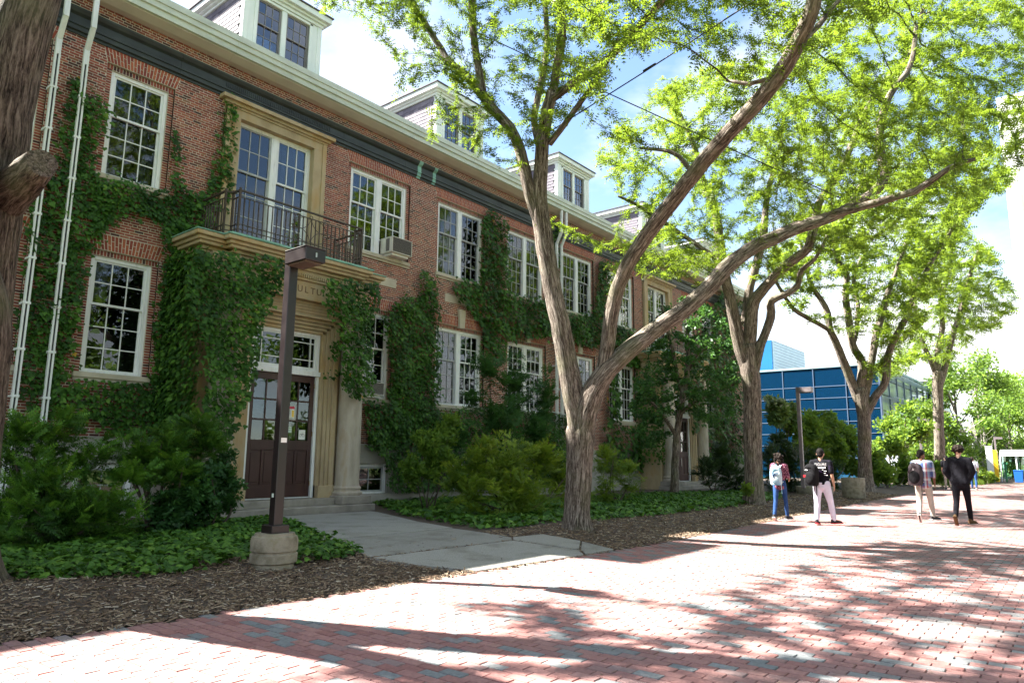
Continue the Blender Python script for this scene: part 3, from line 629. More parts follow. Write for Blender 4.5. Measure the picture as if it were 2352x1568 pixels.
# rooms behind the glass
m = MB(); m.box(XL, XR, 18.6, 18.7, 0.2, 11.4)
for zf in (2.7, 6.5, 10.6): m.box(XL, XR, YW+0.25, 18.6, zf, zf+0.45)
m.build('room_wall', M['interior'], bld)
for x0, x1, z0, z1 in ((5.78, 6.9, 9.2, 10.05), (6.55, 6.9, 7.7, 9.3), (5.8, 6.2, 4.9, 5.7), (11.0-0.9, 11.05, 8.9, 10.0), (12.6, 14.6, 9.4, 10.0), (16.35, 17.2, 9.3, 10.0), (17.4, 18.3, 8.7, 10.0), (20.05, 21.0, 7.7, 10.0), (21.1, 22.1, 9.0, 10.0), (23.7, 24.6, 8.8, 10.0), (28.3, 29.3, 7.7, 9.2), (27.3, 28.2, 9.2, 10.0), (17.45, 18.4, 4.6, 5.6), (20.1, 21.0, 4.9, 5.6)):
    n = int((x1-x0)/0.11); cu = MB()
    for i in range(n): cu.box(x0+i*(x1-x0)/n, x0+(i+0.86)*(x1-x0)/n, 16.80+0.02*(i % 2), 16.815+0.02*(i % 2), z0, z1)
    cu.build('curtain', M['curtain'], bld)
# base course with basement windows
BW = [(5.75, 6.95), (13.0, 14.25), (17.0, 18.2), (24.2, 25.4)]
m = MB(); xs_ = [XL]+[v for ab in BW for v in ab]+[XR]
m.box(XL, XR, YW-0.085, YW+0.3, 1.28, ZB); m.box(XL, XR, YW-0.07, YW+0.3, -0.05, 0.42)
for i in range(0, len(xs_), 2): m.box(xs_[i], xs_[i+1], YW-0.078, YW+0.3, 0.42, 1.28)
m.build('foundation', M['base_concrete'], bld, bevel=0.01)
for a, b in BW: window(bld, a, b, 0.42, 1.28, YW+0.02, 1, cols=2, rt_=0, rb2=2, sm='grey_sash', cas=0.10, name='basement_window')
# dark copper frieze and eaves ---------------------------------------
prof = [(YW+0.05, 10.585), (YW-0.03, 10.585), (YW-0.03, 10.64), (YW-0.075, 10.66), (YW-0.075, 10.76), (YW-0.10, 10.77), (YW-0.10, 10.80), (YW-0.085, 10.81), (YW-0.085, 10.98), (YW-0.15, 11.03), (YW-0.19, 11.09), (YW-0.20, 11.13), (YW+0.05, 11.17)]
x = XW
while x < XR-0.1:
    x2 = min(x+2.45, XR); MB().extrude_x(prof, x+0.003, x2-0.003).build('copper_frieze', M['dark_copper'], bld); x = x2
for c in (CXE, CXE+DXE):
    m = MB()
    for i in range(56): m.box(c-1.6+i*0.058, c-1.6+i*0.058+0.03, YW-0.10, YW-0.08, 10.83, 10.96)
    tag(m.build('frieze_fluting', M['dark_copper'], bld), kind='stuff')
for xx, w_ in ((15.05, 0.16), (15.75, 0.14)): MB().extrude_x([(a-0.004 if a < YW else a, b) for a, b in prof], xx, xx+w_).build('patina_patch', M['verdigris'], bld)
prof = [(15.80, 12.06), (15.80, 11.90), (15.83, 11.885), (15.83, 11.76), (15.88, 11.745), (15.88, 11.60), (15.95, 11.585), (16.00, 11.60), (16.00, 12.02)]
x = XW
while x < XR-0.1:
    x2 = min(x+3.05, XR); MB().extrude_x(prof, x+0.002, x2-0.002).build('gutter_panel', M['gutter'], bld); x = x2
prof = [(15.95, 11.60), (15.95, 11.575), (16.20, 11.50), (YW-0.02, 11.495), (YW+0.05, 11.495), (YW+0.05, 11.62), (16.0, 11.65)]
x = XW
while x < XR-0.1:
    x2 = min(x+3.66, XR); MB().extrude_x(prof, x+0.002, x2-0.002).build('soffit_panel', M['soffit'], bld); x = x2
TP = math.tan(R(27))
def roofz(y): return 12.03+(y-15.9)*TP
MB().add([(XW, 15.9, roofz(15.9)), (XR, 15.9, roofz(15.9)), (XR, 23.5, roofz(23.5)), (XW, 23.5, roofz(23.5)), (XW, 31, roofz(15.9)), (XR, 31, roofz(15.9))], [(0, 1, 2, 3), (3, 2, 5, 4)]).build('roof', M['roof'], bld)
m = MB(); m.box(XR-0.002, XR+0.3, YW+0.01, 30, 0, 11.6); m.box(XW, XL-0.002, YW, 29.8, 0, 11.6); m.box(XW, XR, 29.8, 30.1, 0, 11.6); m.build('end_wall', M['brick'], bld)
# dormers --------------------------------------------------------------
sh_me = MB().box(-0.006, 0.006, -0.112, 0.112, -0.085, 0.085).mesh('shingle', M['slate'])
def dormer(c, singly):
    yf = YF+0.02; hw = 1.22; z0, z1 = 12.2, 14.02
    m = MB()
    m.box(c-hw, c-0.84, yf, yf+0.2, z0, z1); m.box(c+0.84, c+hw, yf, yf+0.2, z0, z1); m.box(c-0.08, c+0.08, yf-0.01, yf+0.2, z0, z1)
    m.box(c-0.84, c+0.84, yf, yf+0.2, z1-0.10, z1+0.001); m.box(c-0.84, c+0.84, yf, yf+0.2, z0, 12.5)
    m.box(c-0.92, c-0.82, yf-0.03, yf, 12.5, z1-0.03); m.box(c+0.82, c+0.92, yf-0.03, yf, 12.5, z1-0.03); m.box(c-0.92, c+0.92, yf-0.03, yf, z1-0.1, z1-0.03)
    m.box(c-hw-0.02, c-hw+0.13, yf-0.02, yf+0.12, z0, z1)
    m.box(c+hw-0.13, c+hw+0.02, yf-0.02, yf+0.12, z0, z1)
    # cornice, stepping out to the eave
    for a, zz0, zz1 in ((0.05, z1, z1+0.09), (0.12, z1+0.09, z1+0.16), (0.22, z1+0.16, z1+0.33)): m.box(c-hw-a, c+hw+a, yf-a, 20.0, zz0, zz1)
    d = m.build('dormer', M['dormer_white'], bld, bevel=0.008)
    e = 0.26; ze = z1+0.335; yb = 20.6
    r = MB(); r.add([(c-hw-e, yf-e, ze), (c+hw+e, yf-e, ze), (c+hw+e, yb, ze), (c-hw-e, yb, ze), (c, yf+1.1, ze+0.42), (c, yb, ze+0.42), (c-hw-e, yf-e, ze+0.03), (c+hw+e, yf-e, ze+0.03), (c+hw+e, yb, ze+0.03), (c-hw-e, yb, ze+0.03)],
          [(0, 1, 7, 6), (1, 2, 8, 7), (3, 0, 6, 9), (6, 7, 4), (7, 8, 5, 4), (9, 6, 4, 5), (0, 3, 2, 1)]).build('dormer_roof', M['roof'], d)
    for s_ in (-1, 1):
        x = c+s_*(hw-0.02); b = MB(); ye = 15.9+(z1-12.03)/TP
        b.add([(x, yf+0.1, z0), (x, ye, z1), (x, yf+0.1, z1), (x-s_*0.05, yf+0.1, z0), (x-s_*0.05, ye, z1), (x-s_*0.05, yf+0.1, z1)], [(0, 1, 2), (3, 5, 4), (0, 3, 4, 1)]).build('cheek_wall', M['slate_dark'], d)
    x = c-hw+0.0; rows = int((z1-z0)/0.135); mm = MB()
    for j in range(rows):
        zz = z0+0.07+j*0.135; y = yf+0.12+(0.11 if j % 2 else 0); ymax = 15.9+(zz+0.06-12.03)/TP
        while y+0.1 < ymax and y < 19.5:
            if zz-0.08 > roofz(y+0.11)-0.02 or True:
                if zz+0.085 > roofz(y+0.2):
                    if singly: place('shingle', sh_me, d, (x-0.012, y+0.112, zz), (0, R(4), 0), (1, 1, 1))
                    else: mm.obox((x-0.012, y+0.112, zz), (1, 0, -0.07), (0, 1, 0), (0.07, 0, 1), 0.006, 0.112, 0.085)
            y += 0.232
    if not singly: o_ = mm.build('shingles', M['slate'], d); tag(o_, kind='stuff')
    for a, b in ((c-0.82, c-0.08), (c+0.08, c+0.82)):
        w_ = MB(); w_.box(a, a+0.03, yf+0.03, yf+0.1, 12.5, z1-0.1); w_.box(b-0.03, b, yf+0.03, yf+0.1, 12.5, z1-0.1); w_.box(a+0.03, b-0.03, yf+0.03, yf+0.1, z1-0.13, z1-0.1); w_.box(a+0.03, b-0.03, yf+0.03, yf+0.1, 12.5, 12.53)
        w_.build('window_frame', M['dormer_sash'], d)
        zm = (12.5+z1-0.1)/2
        sash(d, a+0.03, b-0.03, zm-0.015, z1-0.13, yf+0.04, 3, 2, 'dormer_sash', 'dormer_glass', st=0.028, mu=0.016)
        sash(d, a+0.03, b-0.03, 12.53, zm+0.015, yf+0.07, 3, 2, 'dormer_sash', 'dormer_glass', st=0.028, mu=0.016)
    MB().box(c-1.1, c+1.1, yf+0.9, yf+0.95, 12.3, 14.0).build('dormer_room', M['interior'], d)
for i, c in enumerate((5.1, CXE+0.04, 17.26, 24.55, 31.9, 39.3)): dormer(c, i in (1, 2))
# downspouts -----------------------------------------------------------
def downspout(x, z0):
    m = MB()
    def seg(a, b): 
        m.mat(0); m.bar(a, b, 0.10, 0.085)
    seg((x, 15.94, 11.62), (x, 15.94, 10.62)); seg((x, 15.94, 10.66), (x, YW-0.22, 10.2)); 
    m.mat(0); m.box(x-0.052, x-0.018, YW-0.26, YW-0.17, z0, 10.22); m.box(x+0.018, x+0.052, YW-0.26, YW-0.17, z0, 10.22); m.box(x-0.051, x+0.051, YW-0.255, YW-0.17, 9.85, 10.225)
    m.mat(1); m.box(x-0.018, x+0.018, YW-0.21, YW-0.17, z0, 9.85)
    m.mat(0); zz = z0+0.4
    while zz < 9.8:
        m.box(x-0.07, x+0.07, YW-0.265, YW-0.015, zz, zz+0.05); zz += 0.93
    m.build('downspout', [M['pipe_white'], M['slot']], bld, bevel=0.004)
for x, z0 in ((4.52, 0.3), (5.06, 0.3), (22.78, 1.0), (23.12, 1.0)): downspout(x, z0)

# entrance bays: built once, copied once -------------------------------
def entrance(c):
    parts = []
    def P(o_): parts.append(o_); return o_
    # upper stone surround and balcony window
    m = MB()
    for s_ in (-1, 1):
        a, b = sorted((c+s_*1.13, c+s_*1.50)); m.box(a, b, YW-0.09, YF+0.1, 6.6, 10.139)
        a, b = sorted((c+s_*1.126, c+s_*1.135)); m.box(a, b, YW-0.14+0.08, YF+0.09, 6.61, 10.139)
        a, b = sorted((c+s_*1.40, c+s_*1.53)); m.box(a, b, YW-0.12, YW-0.02, 6.605, 10.355)
    m.box(c-1.53, c+1.53, YW-0.09, YF+0.1, 10.14, 10.36); m.box(c-1.56, c+1.56, YW-0.12, YF, 10.36, 10.42); m.box(c-1.62, c+1.62, YW-0.17, YF, 10.42, 10.50); m.box(c-1.72, c+1.72, YW-0.26, YF, 10.50, 10.60)
    P(m.build('stone_surround', M['stone'], bld, bevel=0.012))
    P(window(bld, c-1.13, c+1.13, 6.95, 10.14, YF, 2, rt_=2, rb2=3, name='balcony_window', sms=('grey_sash', 'sash_white')))
    P(MB().box(c-1.2, c+1.2, YW-0.1, YF+0.05, 6.78, 6.95).build('sill', M['limestone'], bld, bevel=0.01))
    # porch block
    yb = 15.15
    m = MB()
    for s_ in (-1, 1):
        a, b = sorted((c+s_*1.42, c+s_*2.25)); m.box(a, b, yb+0.12, YW+0.1, 0.1, 5.15)
        for i, (u0, u1, yy) in enumerate(((0.99, 1.10, yb+0.10), (1.10, 1.20, yb+0.05), (1.20, 1.30, yb+0.02), (1.30, 1.45, yb-0.02))):
            a, b = sorted((c+s_*u0, c+s_*u1)); m.box(a, b, yy, YW, 0.45, 4.62+0.1*i)
        a, b = sorted((c+s_*0.99, c+s_*1.47)); m.box(a, b, yb-0.05, YW, 0.44, 0.75)
    m.box(c-2.235, c+2.235, yb+0.3, YW+0.1, 5.153, 6.3)
    P(m.build('porch_wall', M['stone'], bld, bevel=0.012))
    m = MB()
    for i in range(4): m.box(c-1.0-0.1*i, c+1.0+0.1*i, yb+0.10-0.035*i, YW, 4.60+0.09*i, 4.60+0.09*(i+1)-0.01)
    m.box(c-1.45, c+1.45, yb-0.14, YW, 4.95, 5.0)
    for i in range(5): m.box(c-1.42, c+1.42, yb-0.01, YW, 5.0+0.075*i+0.006, 5.0+0.075*(i+1)-0.006)
    m.box(c-1.42, c+1.42, yb+0.01, YW, 5.0, 5.4)
    P(m.build('lintel', M['stone'], bld, bevel=0.008))
    m = MB(); yf = 14.98
    m.box(c-2.3, c+2.3, yf, YW, 5.38, 5.46); m.box(c-2.27, c+2.27, yf+0.03, YW-0.003, 5.46, 5.86); m.box(c-2.3, c+2.3, yf-0.02, YW, 5.86, 5.92)
    P(m.build('entablature', M['stone'], bld, bevel=0.008))
    m = MB()
    for i in range(72): m.box(c-2.28+i*0.064, c-2.28+i*0.064+0.036, yf-0.055, yf+0.02, 5.93, 6.01)
    m.box(c-2.285, c+2.285, yf-0.01, YW, 5.921, 6.059)
    tag(P(m.build('dentil_course', M['stone'], bld)), kind='stuff')
    m = MB()
    def cor(x0, x1, y0):
        for a, za, zb_ in ((0.0, 6.06, 6.12), (0.06, 6.12, 6.20), (0.20, 6.20, 6.28), (0.26, 6.28, 6.36), (0.34, 6.36, 6.46)): m.box(x0-a, x1+a, y0-a, YW, za, zb_)
    cor(c-2.38, c+2.38, 15.22); cor(c-1.75, c+1.75, 15.0)
    P(m.build('balcony_slab', M['stone'], bld, bevel=0.02, seg=2))
    m = MB(); m.box(c-2.11, c+2.11, 14.64, YW, 6.462, 6.50); m.box(c-2.74, c+2.74, 14.86, YW, 6.461, 6.49)
    m.box(c-1.98, c+1.98, 14.76, YW, 6.50, 6.56); m.box(c-2.15, c+2.15, 15.04, YW, 6.49, 6.555)
    P(m.build('copper_flashing', M['verdigris'], bld, bevel=0.01))
    # columns
    for s_ in (-1, 1):
        x = c+s_*1.80; y = 15.02
        m = MB(); m.lathe([(0.39, 0.50), (0.41, 0.53), (0.41, 0.57), (0.36, 0.60), (0.35, 0.64), (0.37, 0.66), (0.37, 0.70), (0.33, 0.73), (0.315, 0.80), (0.312, 1.6), (0.308, 2.6), (0.30, 3.5), (0.285, 4.4), (0.27, 4.85), (0.29, 4.87), (0.29, 4.90), (0.27, 4.91), (0.27, 5.0), (0.33, 5.08), (0.36, 5.12)], (x, y, 0), 32)
        P(m.build('column', M['column_stone'], bld, smooth=True))
        P(MB().box(x-0.38, x+0.38, y-0.38, y+0.3, 5.12, 5.39).build('capital', M['column_stone'], bld, bevel=0.02))
        P(MB().box(x-0.46, x+0.46, y-0.46, y+0.3, 0.29, 0.50).build('plinth', M['step_stone'], bld, bevel=0.015))
    P(MB().box(c-1.34, c+1.34, 14.86, yb+0.2, 0.28, 0.45).build('step', M['step_stone'], bld, bevel=0.02, seg=2))
    P(MB().box(c-2.35, c+2.35, 14.50, yb+0.2, 0.05, 0.285).build('step', M['step_stone'], bld, bevel=0.02, seg=2))
    # transom, doors
    yd = 15.32
    t_ = P(window(bld, c-0.97, c+0.97, 3.62, 4.62, yd, 1, cols=1, rt_=0, rb2=1, cas=0.10, name='transom_window'))
    m = MB()
    for xx in (c-0.70, c+0.70): m.box(xx-0.012, xx+0.012, yd+0.02, yd+0.06, 3.72, 4.52)
    for zz in (3.90, 4.34): m.box(c-0.82, c+0.82, yd+0.022, yd+0.062, zz-0.012, zz+0.012)
    m.build('glazing_bars', M['sash_white'], t_)
    m = MB(); m.box(c-1.0, c+1.0, yd-0.05, yd+0.15, 3.50, 3.62)
    m.box(c-0.99, c-0.91, yd, yd+0.15, 0.45, 3.5); m.box(c+0.91, c+0.99, yd, yd+0.15, 0.45, 3.5); m.box(c-0.91, c+0.91, yd+0.05, yd+0.18, 0.45, 0.475)
    P(m.build('door_frame', M['white'], bld, bevel=0.006))
    doors = []
    for s_ in (-1, 1):
        x0, x1 = sorted((c+s_*0.006, c+s_*0.905)); y0, y1 = yd+0.06, yd+0.11; zb_, zt_ = 0.485, 3.49
        m = MB(); st = 0.115
        m.box(x0, x0+st, y0, y1, zb_, zt_); m.box(x1-st, x1, y0, y1, zb_, zt_)
        m.box(x0+st, x1-st, y0, y1, zt_-0.16, zt_); m.box(x0+st, x1-st, y0, y1, 1.62, 1.86); m.box(x0+st, x1-st, y0, y1, zb_, 0.80)
        cx_ = (x0+x1)/2; m.box(cx_-0.03, cx_+0.03, y0, y1, 0.80, 1.62); m.box(cx_-0.018, cx_+0.018, y0+0.006, y1, 1.86, zt_-0.16)
        for j in (1, 2): m.box(x0+st, x1-st, y0+0.008, y1, 1.86+j*(zt_-0.16-1.86)/3-0.018, 1.86+j*(zt_-0.16-1.86)/3+0.018)
        m.box(x0+st, cx_-0.03, y0+0.025, y1, 0.80, 1.62); m.box(cx_+0.03, x1-st, y0+0.025, y1, 0.80, 1.62)
        for a, b in ((x0+st+0.03, cx_-0.06), (cx_+0.06, x1-st-0.03)): m.box(a, b, y0+0.012, y1, 0.86, 1.56)
        d = P(m.build('door', M['door'], bld, bevel=0.005)); doors.append(d)
        pw_, ph = (x1-x0-2*st-0.036)/2, (zt_-0.16-1.86-0.072)/3; pm = pane_mesh(pw_, ph, 'glass')
        for i in (0, 1):
            for j in (0, 1, 2):
                place('pane', pm, d, ((x0+st+pw_/2) if i == 0 else (x1-st-pw_/2), y0+0.03, 1.86+ph/2+j*(ph+0.036)), (wr.gauss(0, 0.01), 0, wr.gauss(0, 0.012)))
        if s_ > 0:
            MB().box(x0+0.035, x0+0.075, y0-0.05, y0-0.03, 1.18, 1.55).box(x0+0.045, x0+0.065, y0-0.035, y0+0.001, 1.20, 1.23).box(x0+0.045, x0+0.065, y0-0.035, y0+0.001, 1.50, 1.53).build('handle', M['steel'], d)
            MB().lathe([(0.02, 0), (0.02, 0.01)], (0, 0, 0), 12)
            for zz in (0.75, 1.98, 3.2): MB().box(x1-0.008, x1+0.012, y0-0.012, y0+0.01, zz, zz+0.12).build('hinge', M['brass'], d)
    return parts, doors
eparts, edoors = entrance(CXE)
for o in eparts:
    copy_tree(o, bld, dx=DXE)
# notices on the near doors (only there)
d = edoors[1]; yp = 15.32+0.06+0.026
def paper(x0, z0, w_, h_, kind):
    m = MB(); y = yp-0.003
    m.mat(0).box(x0, x0+w_, y-0.002, y, z0, z0+h_)
    if kind == 'red':
        m.mat(1).box(x0+0.004, x0+w_-0.004, y-0.0035, y-0.002, z0+h_-0.07, z0+h_-0.004); m.mat(2).box(x0+w_*0.62, x0+w_-0.01, y-0.0035, y-0.002, z0+0.02, z0+h_-0.1)
        for i in range(7): m.mat(3).box(x0+0.02, x0+w_*0.55, y-0.0035, y-0.002, z0+0.03+i*0.028, z0+0.037+i*0.028)
    if kind == 'bike':
        for cxx in (x0+w_*0.27, x0+w_*0.72):
            m.mat(3).tube([(cxx+0.035*math.cos(a), y-0.003, z0+h_*0.45+0.035*math.sin(a)) for a in np.linspace(0, 6.3, 14)], 0.003, 4)
        q = [(x0+w_*0.27, y-0.003, z0+h_*0.45), (x0+w_*0.38, y-0.003, z0+h_*0.62), (x0+w_*0.62, y-0.003, z0+h_*0.62), (x0+w_*0.48, y-0.003, z0+h_*0.45), (x0+w_*0.38, y-0.003, z0+h_*0.62)]
        m.tube(q, 0.003, 4); m.tube([(x0+w_*0.72, y-0.003, z0+h_*0.45), (x0+w_*0.6, y-0.003, z0+h_*0.7)], 0.003, 4)
    return m.build('notice', [M['paper'] if kind != 'green' else M['paper_green'], M['paper_red'], M['paper_yellow'], M['ink']], d)
paper(10.10, 2.42, 0.20, 0.29, 'red'); paper(10.08, 2.05, 0.17, 0.15, 'green'); paper(10.46, 1.89, 0.19, 0.24, 'bike')
for txt, zz in (('NO SMOKING', 2.155), ('NO VAPING', 2.10)):
    place('notice_text', text_mesh(txt, 0.026, 0.001, M['ink']), d, (10.165, yp-0.0065, zz), (R(90), 0, 0))
MB().box(9.60, 9.69, yp-0.004, yp-0.002, 2.12, 2.16).build('notice', M['paper'], edoors[0])
# inscription
for i, ch in enumerate('CULTU'):
    place('inscription_letter', text_mesh(ch, 0.235, 0.004, M['letter']), bld, (9.80+i*0.19, 15.007, 5.56), (R(90), 0, 0))
# balcony railing
def railing(c):
    pl_ = [(c-1.98, 16.30), (c-1.98, 15.18), (c-1.80, 15.16), (c-1.80, 14.86), (c+1.80, 14.86), (c+1.80, 15.16), (c+1.98, 15.18), (c+1.98, 16.30)]
    m = MB(); zb_ = 6.60
    for a, b in zip(pl_[:-1], pl_[1:]):
        for zz, w_, h_ in ((7.62, 0.06, 0.035), (7.46, 0.03, 0.018), (6.68, 0.03, 0.018), (6.80, 0.03, 0.018)): m.bar((a[0], a[1], zz), (b[0], b[1], zz), w_, h_)
    root = m.build('balcony_railing', M['rail_iron'], bld)
    bal = MB().box(-0.011, 0.011, -0.011, 0.011, 6.58, 7.46).mesh('baluster', M['rail_iron']); post = MB().box(-0.022, 0.022, -0.022, 0.022, 6.50, 7.68).mesh('post', M['rail_iron'])
    for a, b in zip(pl_[:-1], pl_[1:]):
        L = math.hypot(b[0]-a[0], b[1]-a[1]); n = max(1, round(L/0.125))
        for i in range(n):
            t_ = i/n; place('post' if i == 0 else 'baluster', post if i == 0 else bal, root, (a[0]+(b[0]-a[0])*t_, a[1]+(b[1]-a[1])*t_, 0))
    place('post', post, root, (pl_[-1][0], pl_[-1][1], 0))
    m = MB(); zc_ = 7.13; y = 14.83; rx, rz = 0.52, 0.30; kpts = [(-rx, 0), (0, rz), (rx, 0), (0, -rz)]
    for i in range(4):
        p, q = np.array(kpts[i]), np.array(kpts[(i+1) % 4]); nrm = np.array([-(q-p)[1], (q-p)[0]])*0.22
        for s_ in (-1, 1):
            m.tube([(c+0.15+((1-t_)*p+t_*q+nrm*s_*4*t_*(1-t_))[0], y, zc_+((1-t_)*p+t_*q+nrm*s_*4*t_*(1-t_))[1]) for t_ in np.linspace(0, 1, 9)], 0.009, 5)
    for p in ((-rx-0.05, 0), (rx+0.05, 0), (0, rz+0.05)):
        m.tube([(c+0.15+p[0]+0.045*math.cos(a), y, zc_+p[1]+0.045*math.sin(a)) for a in np.linspace(0, 2*math.pi, 13)], 0.010, 5)
    m.build('scroll_ornament', M['rail_iron'], root)
    return root
rl = railing(CXE); copy_tree(rl, bld, dx=DXE)
# ------------------------------------------------------------------ foliage library
def norm(v): return v/(np.linalg.norm(v, axis=-1, keepdims=True)+1e-9)
def tpl_pairs(n=8, hw=0.17, lw=0.085, droop=0.18, tip=True, fwd=0.06):
    """compound leaf: pairs of pointed leaflets along a curved midrib (axis +y, normal +z)"""
    V, F = [], []
    for i in range(n):
        t_ = 0.12+0.88*i/(n-0.5); zz = -droop*t_*t_; k_ = hw*(0.65+0.5*math.sin(math.pi*min(1, t_*0.95+0.05)))
        for s_ in (-1, 1):
            o_ = len(V); V += [(0, t_-lw/2, zz), (0, t_+lw/2, zz), (s_*k_, t_+fwd, zz-0.02+0.03*s_)]; F.append((o_, o_+1, o_+2))
    if tip: o_ = len(V); V += [(-0.03, 0.97, -droop), (0.03, 0.97, -droop), (0, 1.12, -droop*1.2)]; F.append((o_, o_+1, o_+2))
    return np.array(V), np.array(F)
def tpl_ivy():
    V = [(0, 0.42, 0.05), (0, 0, 0), (0.34, -0.02, -0.02), (0.50, 0.30, -0.05), (0.27, 0.55, 0.0), (0, 1.0, -0.06), (-0.27, 0.55, 0.0), (-0.50, 0.30, -0.05), (-0.34, -0.02, -0.02)]
    return np.array(V), np.array([(0, i, i+1) for i in range(1, 8)]+[(0, 8, 1)])
def tpl_broad(k_=5, seed=0):
    r = np.random.RandomState(seed); V, F = [], []
    for i in range(k_):
        a = r.uniform(0, 6.28); e = r.uniform(-0.5, 0.6); d = np.array([math.cos(a)*math.cos(e), math.sin(a)*math.cos(e), math.sin(e)]); s_ = np.cross(d, r.normal(size=3)); s_ /= np.linalg.norm(s_)
        b = r.normal(0, 0.25, 3); o_ = len(V); L = r.uniform(0.5, 0.8); V += list([b, b+d*L*0.5+s_*0.17, b+d*L, b+d*L*0.5-s_*0.17]); F += [(o_, o_+1, o_+2), (o_, o_+2, o_+3)]
    return np.array(V), np.array(F)
def tpl_blade(n=5, seed=0):
    r = np.random.RandomState(seed); V, F = [], []
    for i in range(n):
        a = r.uniform(0, 6.28); d = np.array([math.cos(a), math.sin(a), 0]); s_ = np.array([-d[1], d[0], 0])*0.035; b = d*0.08; h = r.uniform(0.6, 1.0); ln = r.uniform(0.15, 0.5); o_ = len(V)
        V += [b-s_, b+s_, b+d*ln*0.4+s_*0.8+np.array([0, 0, h*0.6]), b+d*ln*0.4-s_*0.8+np.array([0, 0, h*0.6]), b+d*ln+np.array([0, 0, h])]; F += [(o_, o_+1, o_+2), (o_, o_+2, o_+3), (o_+3, o_+2, o_+4)]
    return np.array(V), np.array(F)
LOC5 = tpl_pairs(4, hw=0.23, lw=0.15)
LOC4 = tpl_pairs(4, hw=0.22, lw=0.18)
YEWT = tpl_pairs(5, hw=0.19, lw=0.15, droop=0.08, fwd=0.12)
IVYT = tpl_ivy()
IVYS = (np.array([(0, 0, 0), (0.48, 0.12, -0.03), (0.30, 0.58, 0.02), (0, 1.0, -0.06), (-0.30, 0.58, 0.02), (-0.48, 0.12, -0.03)]), np.array([(0, 1, 2), (0, 2, 3), (0, 3, 4), (0, 4, 5)]))
def scatter(tpl, Ps, D, Nn, S, rs_, rnd=None):
    """copies of a leaf at Ps, axis D, normal Nn, size S"""
    tv, tf = tpl; D = norm(D); B = norm(np.cross(D, Nn)); Nn = np.cross(B, D)
    V = Ps[:, None, :]+S[:, None, None]*(tv[None, :, 0:1]*B[:, None, :]+tv[None, :, 1:2]*D[:, None, :]+tv[None, :, 2:3]*Nn[:, None, :])
    n = len(Ps); F = (tf[None]+len(tv)*np.arange(n)[:, None, None]).reshape(-1, tf.shape[1])
    if rnd is None: rnd = rs_.rand(n)
    return V.reshape(-1, 3), F, np.repeat(rnd, len(tf))
def merge(parts):
    V, F, Rn, o_ = [], [], [], 0
    for v, f, r in parts: V.append(v); F.append(f+o_); Rn.append(r); o_ += len(v)
    return np.concatenate(V), np.concatenate(F), np.concatenate(Rn)
def rand_dirs(rs_, n): return norm(rs_.normal(size=(n, 3)))

# ivy on the walls -------------------------------------------------------
ri = np.random.RandomState(21)
IVYLAB = ['dense dark ivy climbing round the two white downspouts', 'belt of ivy under the upper left window', 'thin ivy strand right of the upper left window', 'ivy strand climbing left of the balcony window surround',
          'thick ivy on the wall left of the entrance porch', 'thick ivy draped over the left column of the entrance porch', 'ivy below the lower left window', 'ivy hanging over the right column of the entrance porch',
          'small ivy sprig on the right door jamb stone', 'tiny ivy runner level with the top of the double door', 'tall ivy mass between the porch and the paired ground floor windows', 'ivy spreading along the wall between the two window rows behind the forked tree',
          'dark ivy covering the wall base behind the shrubs', 'ivy strip beside the far pair of downspouts', 'dark ivy patch on the wall right of the forked tree', 'ivy covering the far end of the building behind the second tree', 'ivy hanging on the far entrance porch']
def wall_ivy(poly, Y, th, dn, label):
    P_ = np.array(poly); a0, b0 = P_.min(0), P_.max(0); area = (b0-a0).prod(); far = P_[:, 0].mean() > 24
    mx_ = P_[:, 0].mean(); n = int(area*dn*(480 if mx_ < 20 else 280 if mx_ < 26 else 80)); q = a0+(b0-a0)*ri.rand(n, 2)
    # ragged edge
    j = q+ri.normal(0, 1, q.shape)*(0.03+0.13*ri.rand(n, 1)**2)
    q = q[inpoly(j, poly)]; n = len(q)
    if n == 0: return
    bump_ = 0.5+0.5*np.sin(q[:, 0]*3.3+1.3*np.sin(q[:, 1]*2.1))*np.sin(q[:, 1]*2.9+q[:, 0]*0.8)
    dep = th*(0.25+0.75*bump_)*np.sqrt(ri.rand(n))
    Ps = np.stack([q[:, 0], Y-0.01-dep, q[:, 1]], 1)
    D = np.stack([ri.normal(0, 0.45, n), -0.45+ri.normal(0, 0.25, n), -0.9+ri.normal(0, 0.3, n)], 1)
    Nn = np.stack([ri.normal(0, 0.35, n), -1+ri.normal(0, 0.2, n), 0.55+ri.normal(0, 0.35, n)], 1)
    S = (0.045+0.10*ri.rand(n)**1.3)*(1.0 if mx_ < 20 else 1.25 if mx_ < 26 else 2.0)
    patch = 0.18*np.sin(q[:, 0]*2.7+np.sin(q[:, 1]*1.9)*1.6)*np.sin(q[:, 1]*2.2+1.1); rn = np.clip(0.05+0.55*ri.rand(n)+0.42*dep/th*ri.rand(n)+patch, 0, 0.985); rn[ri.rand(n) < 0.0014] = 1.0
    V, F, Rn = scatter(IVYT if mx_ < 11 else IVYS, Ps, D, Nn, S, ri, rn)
    # stems
    c = (float(q[:, 0].mean()), Y, float(P_[:, 1].min()))
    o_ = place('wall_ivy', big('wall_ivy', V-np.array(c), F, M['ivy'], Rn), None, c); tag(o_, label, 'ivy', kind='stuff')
for (P_, Y, th, dn), lab in zip(IVYW, IVYLAB): wall_ivy(P_, Y, th, dn, lab)

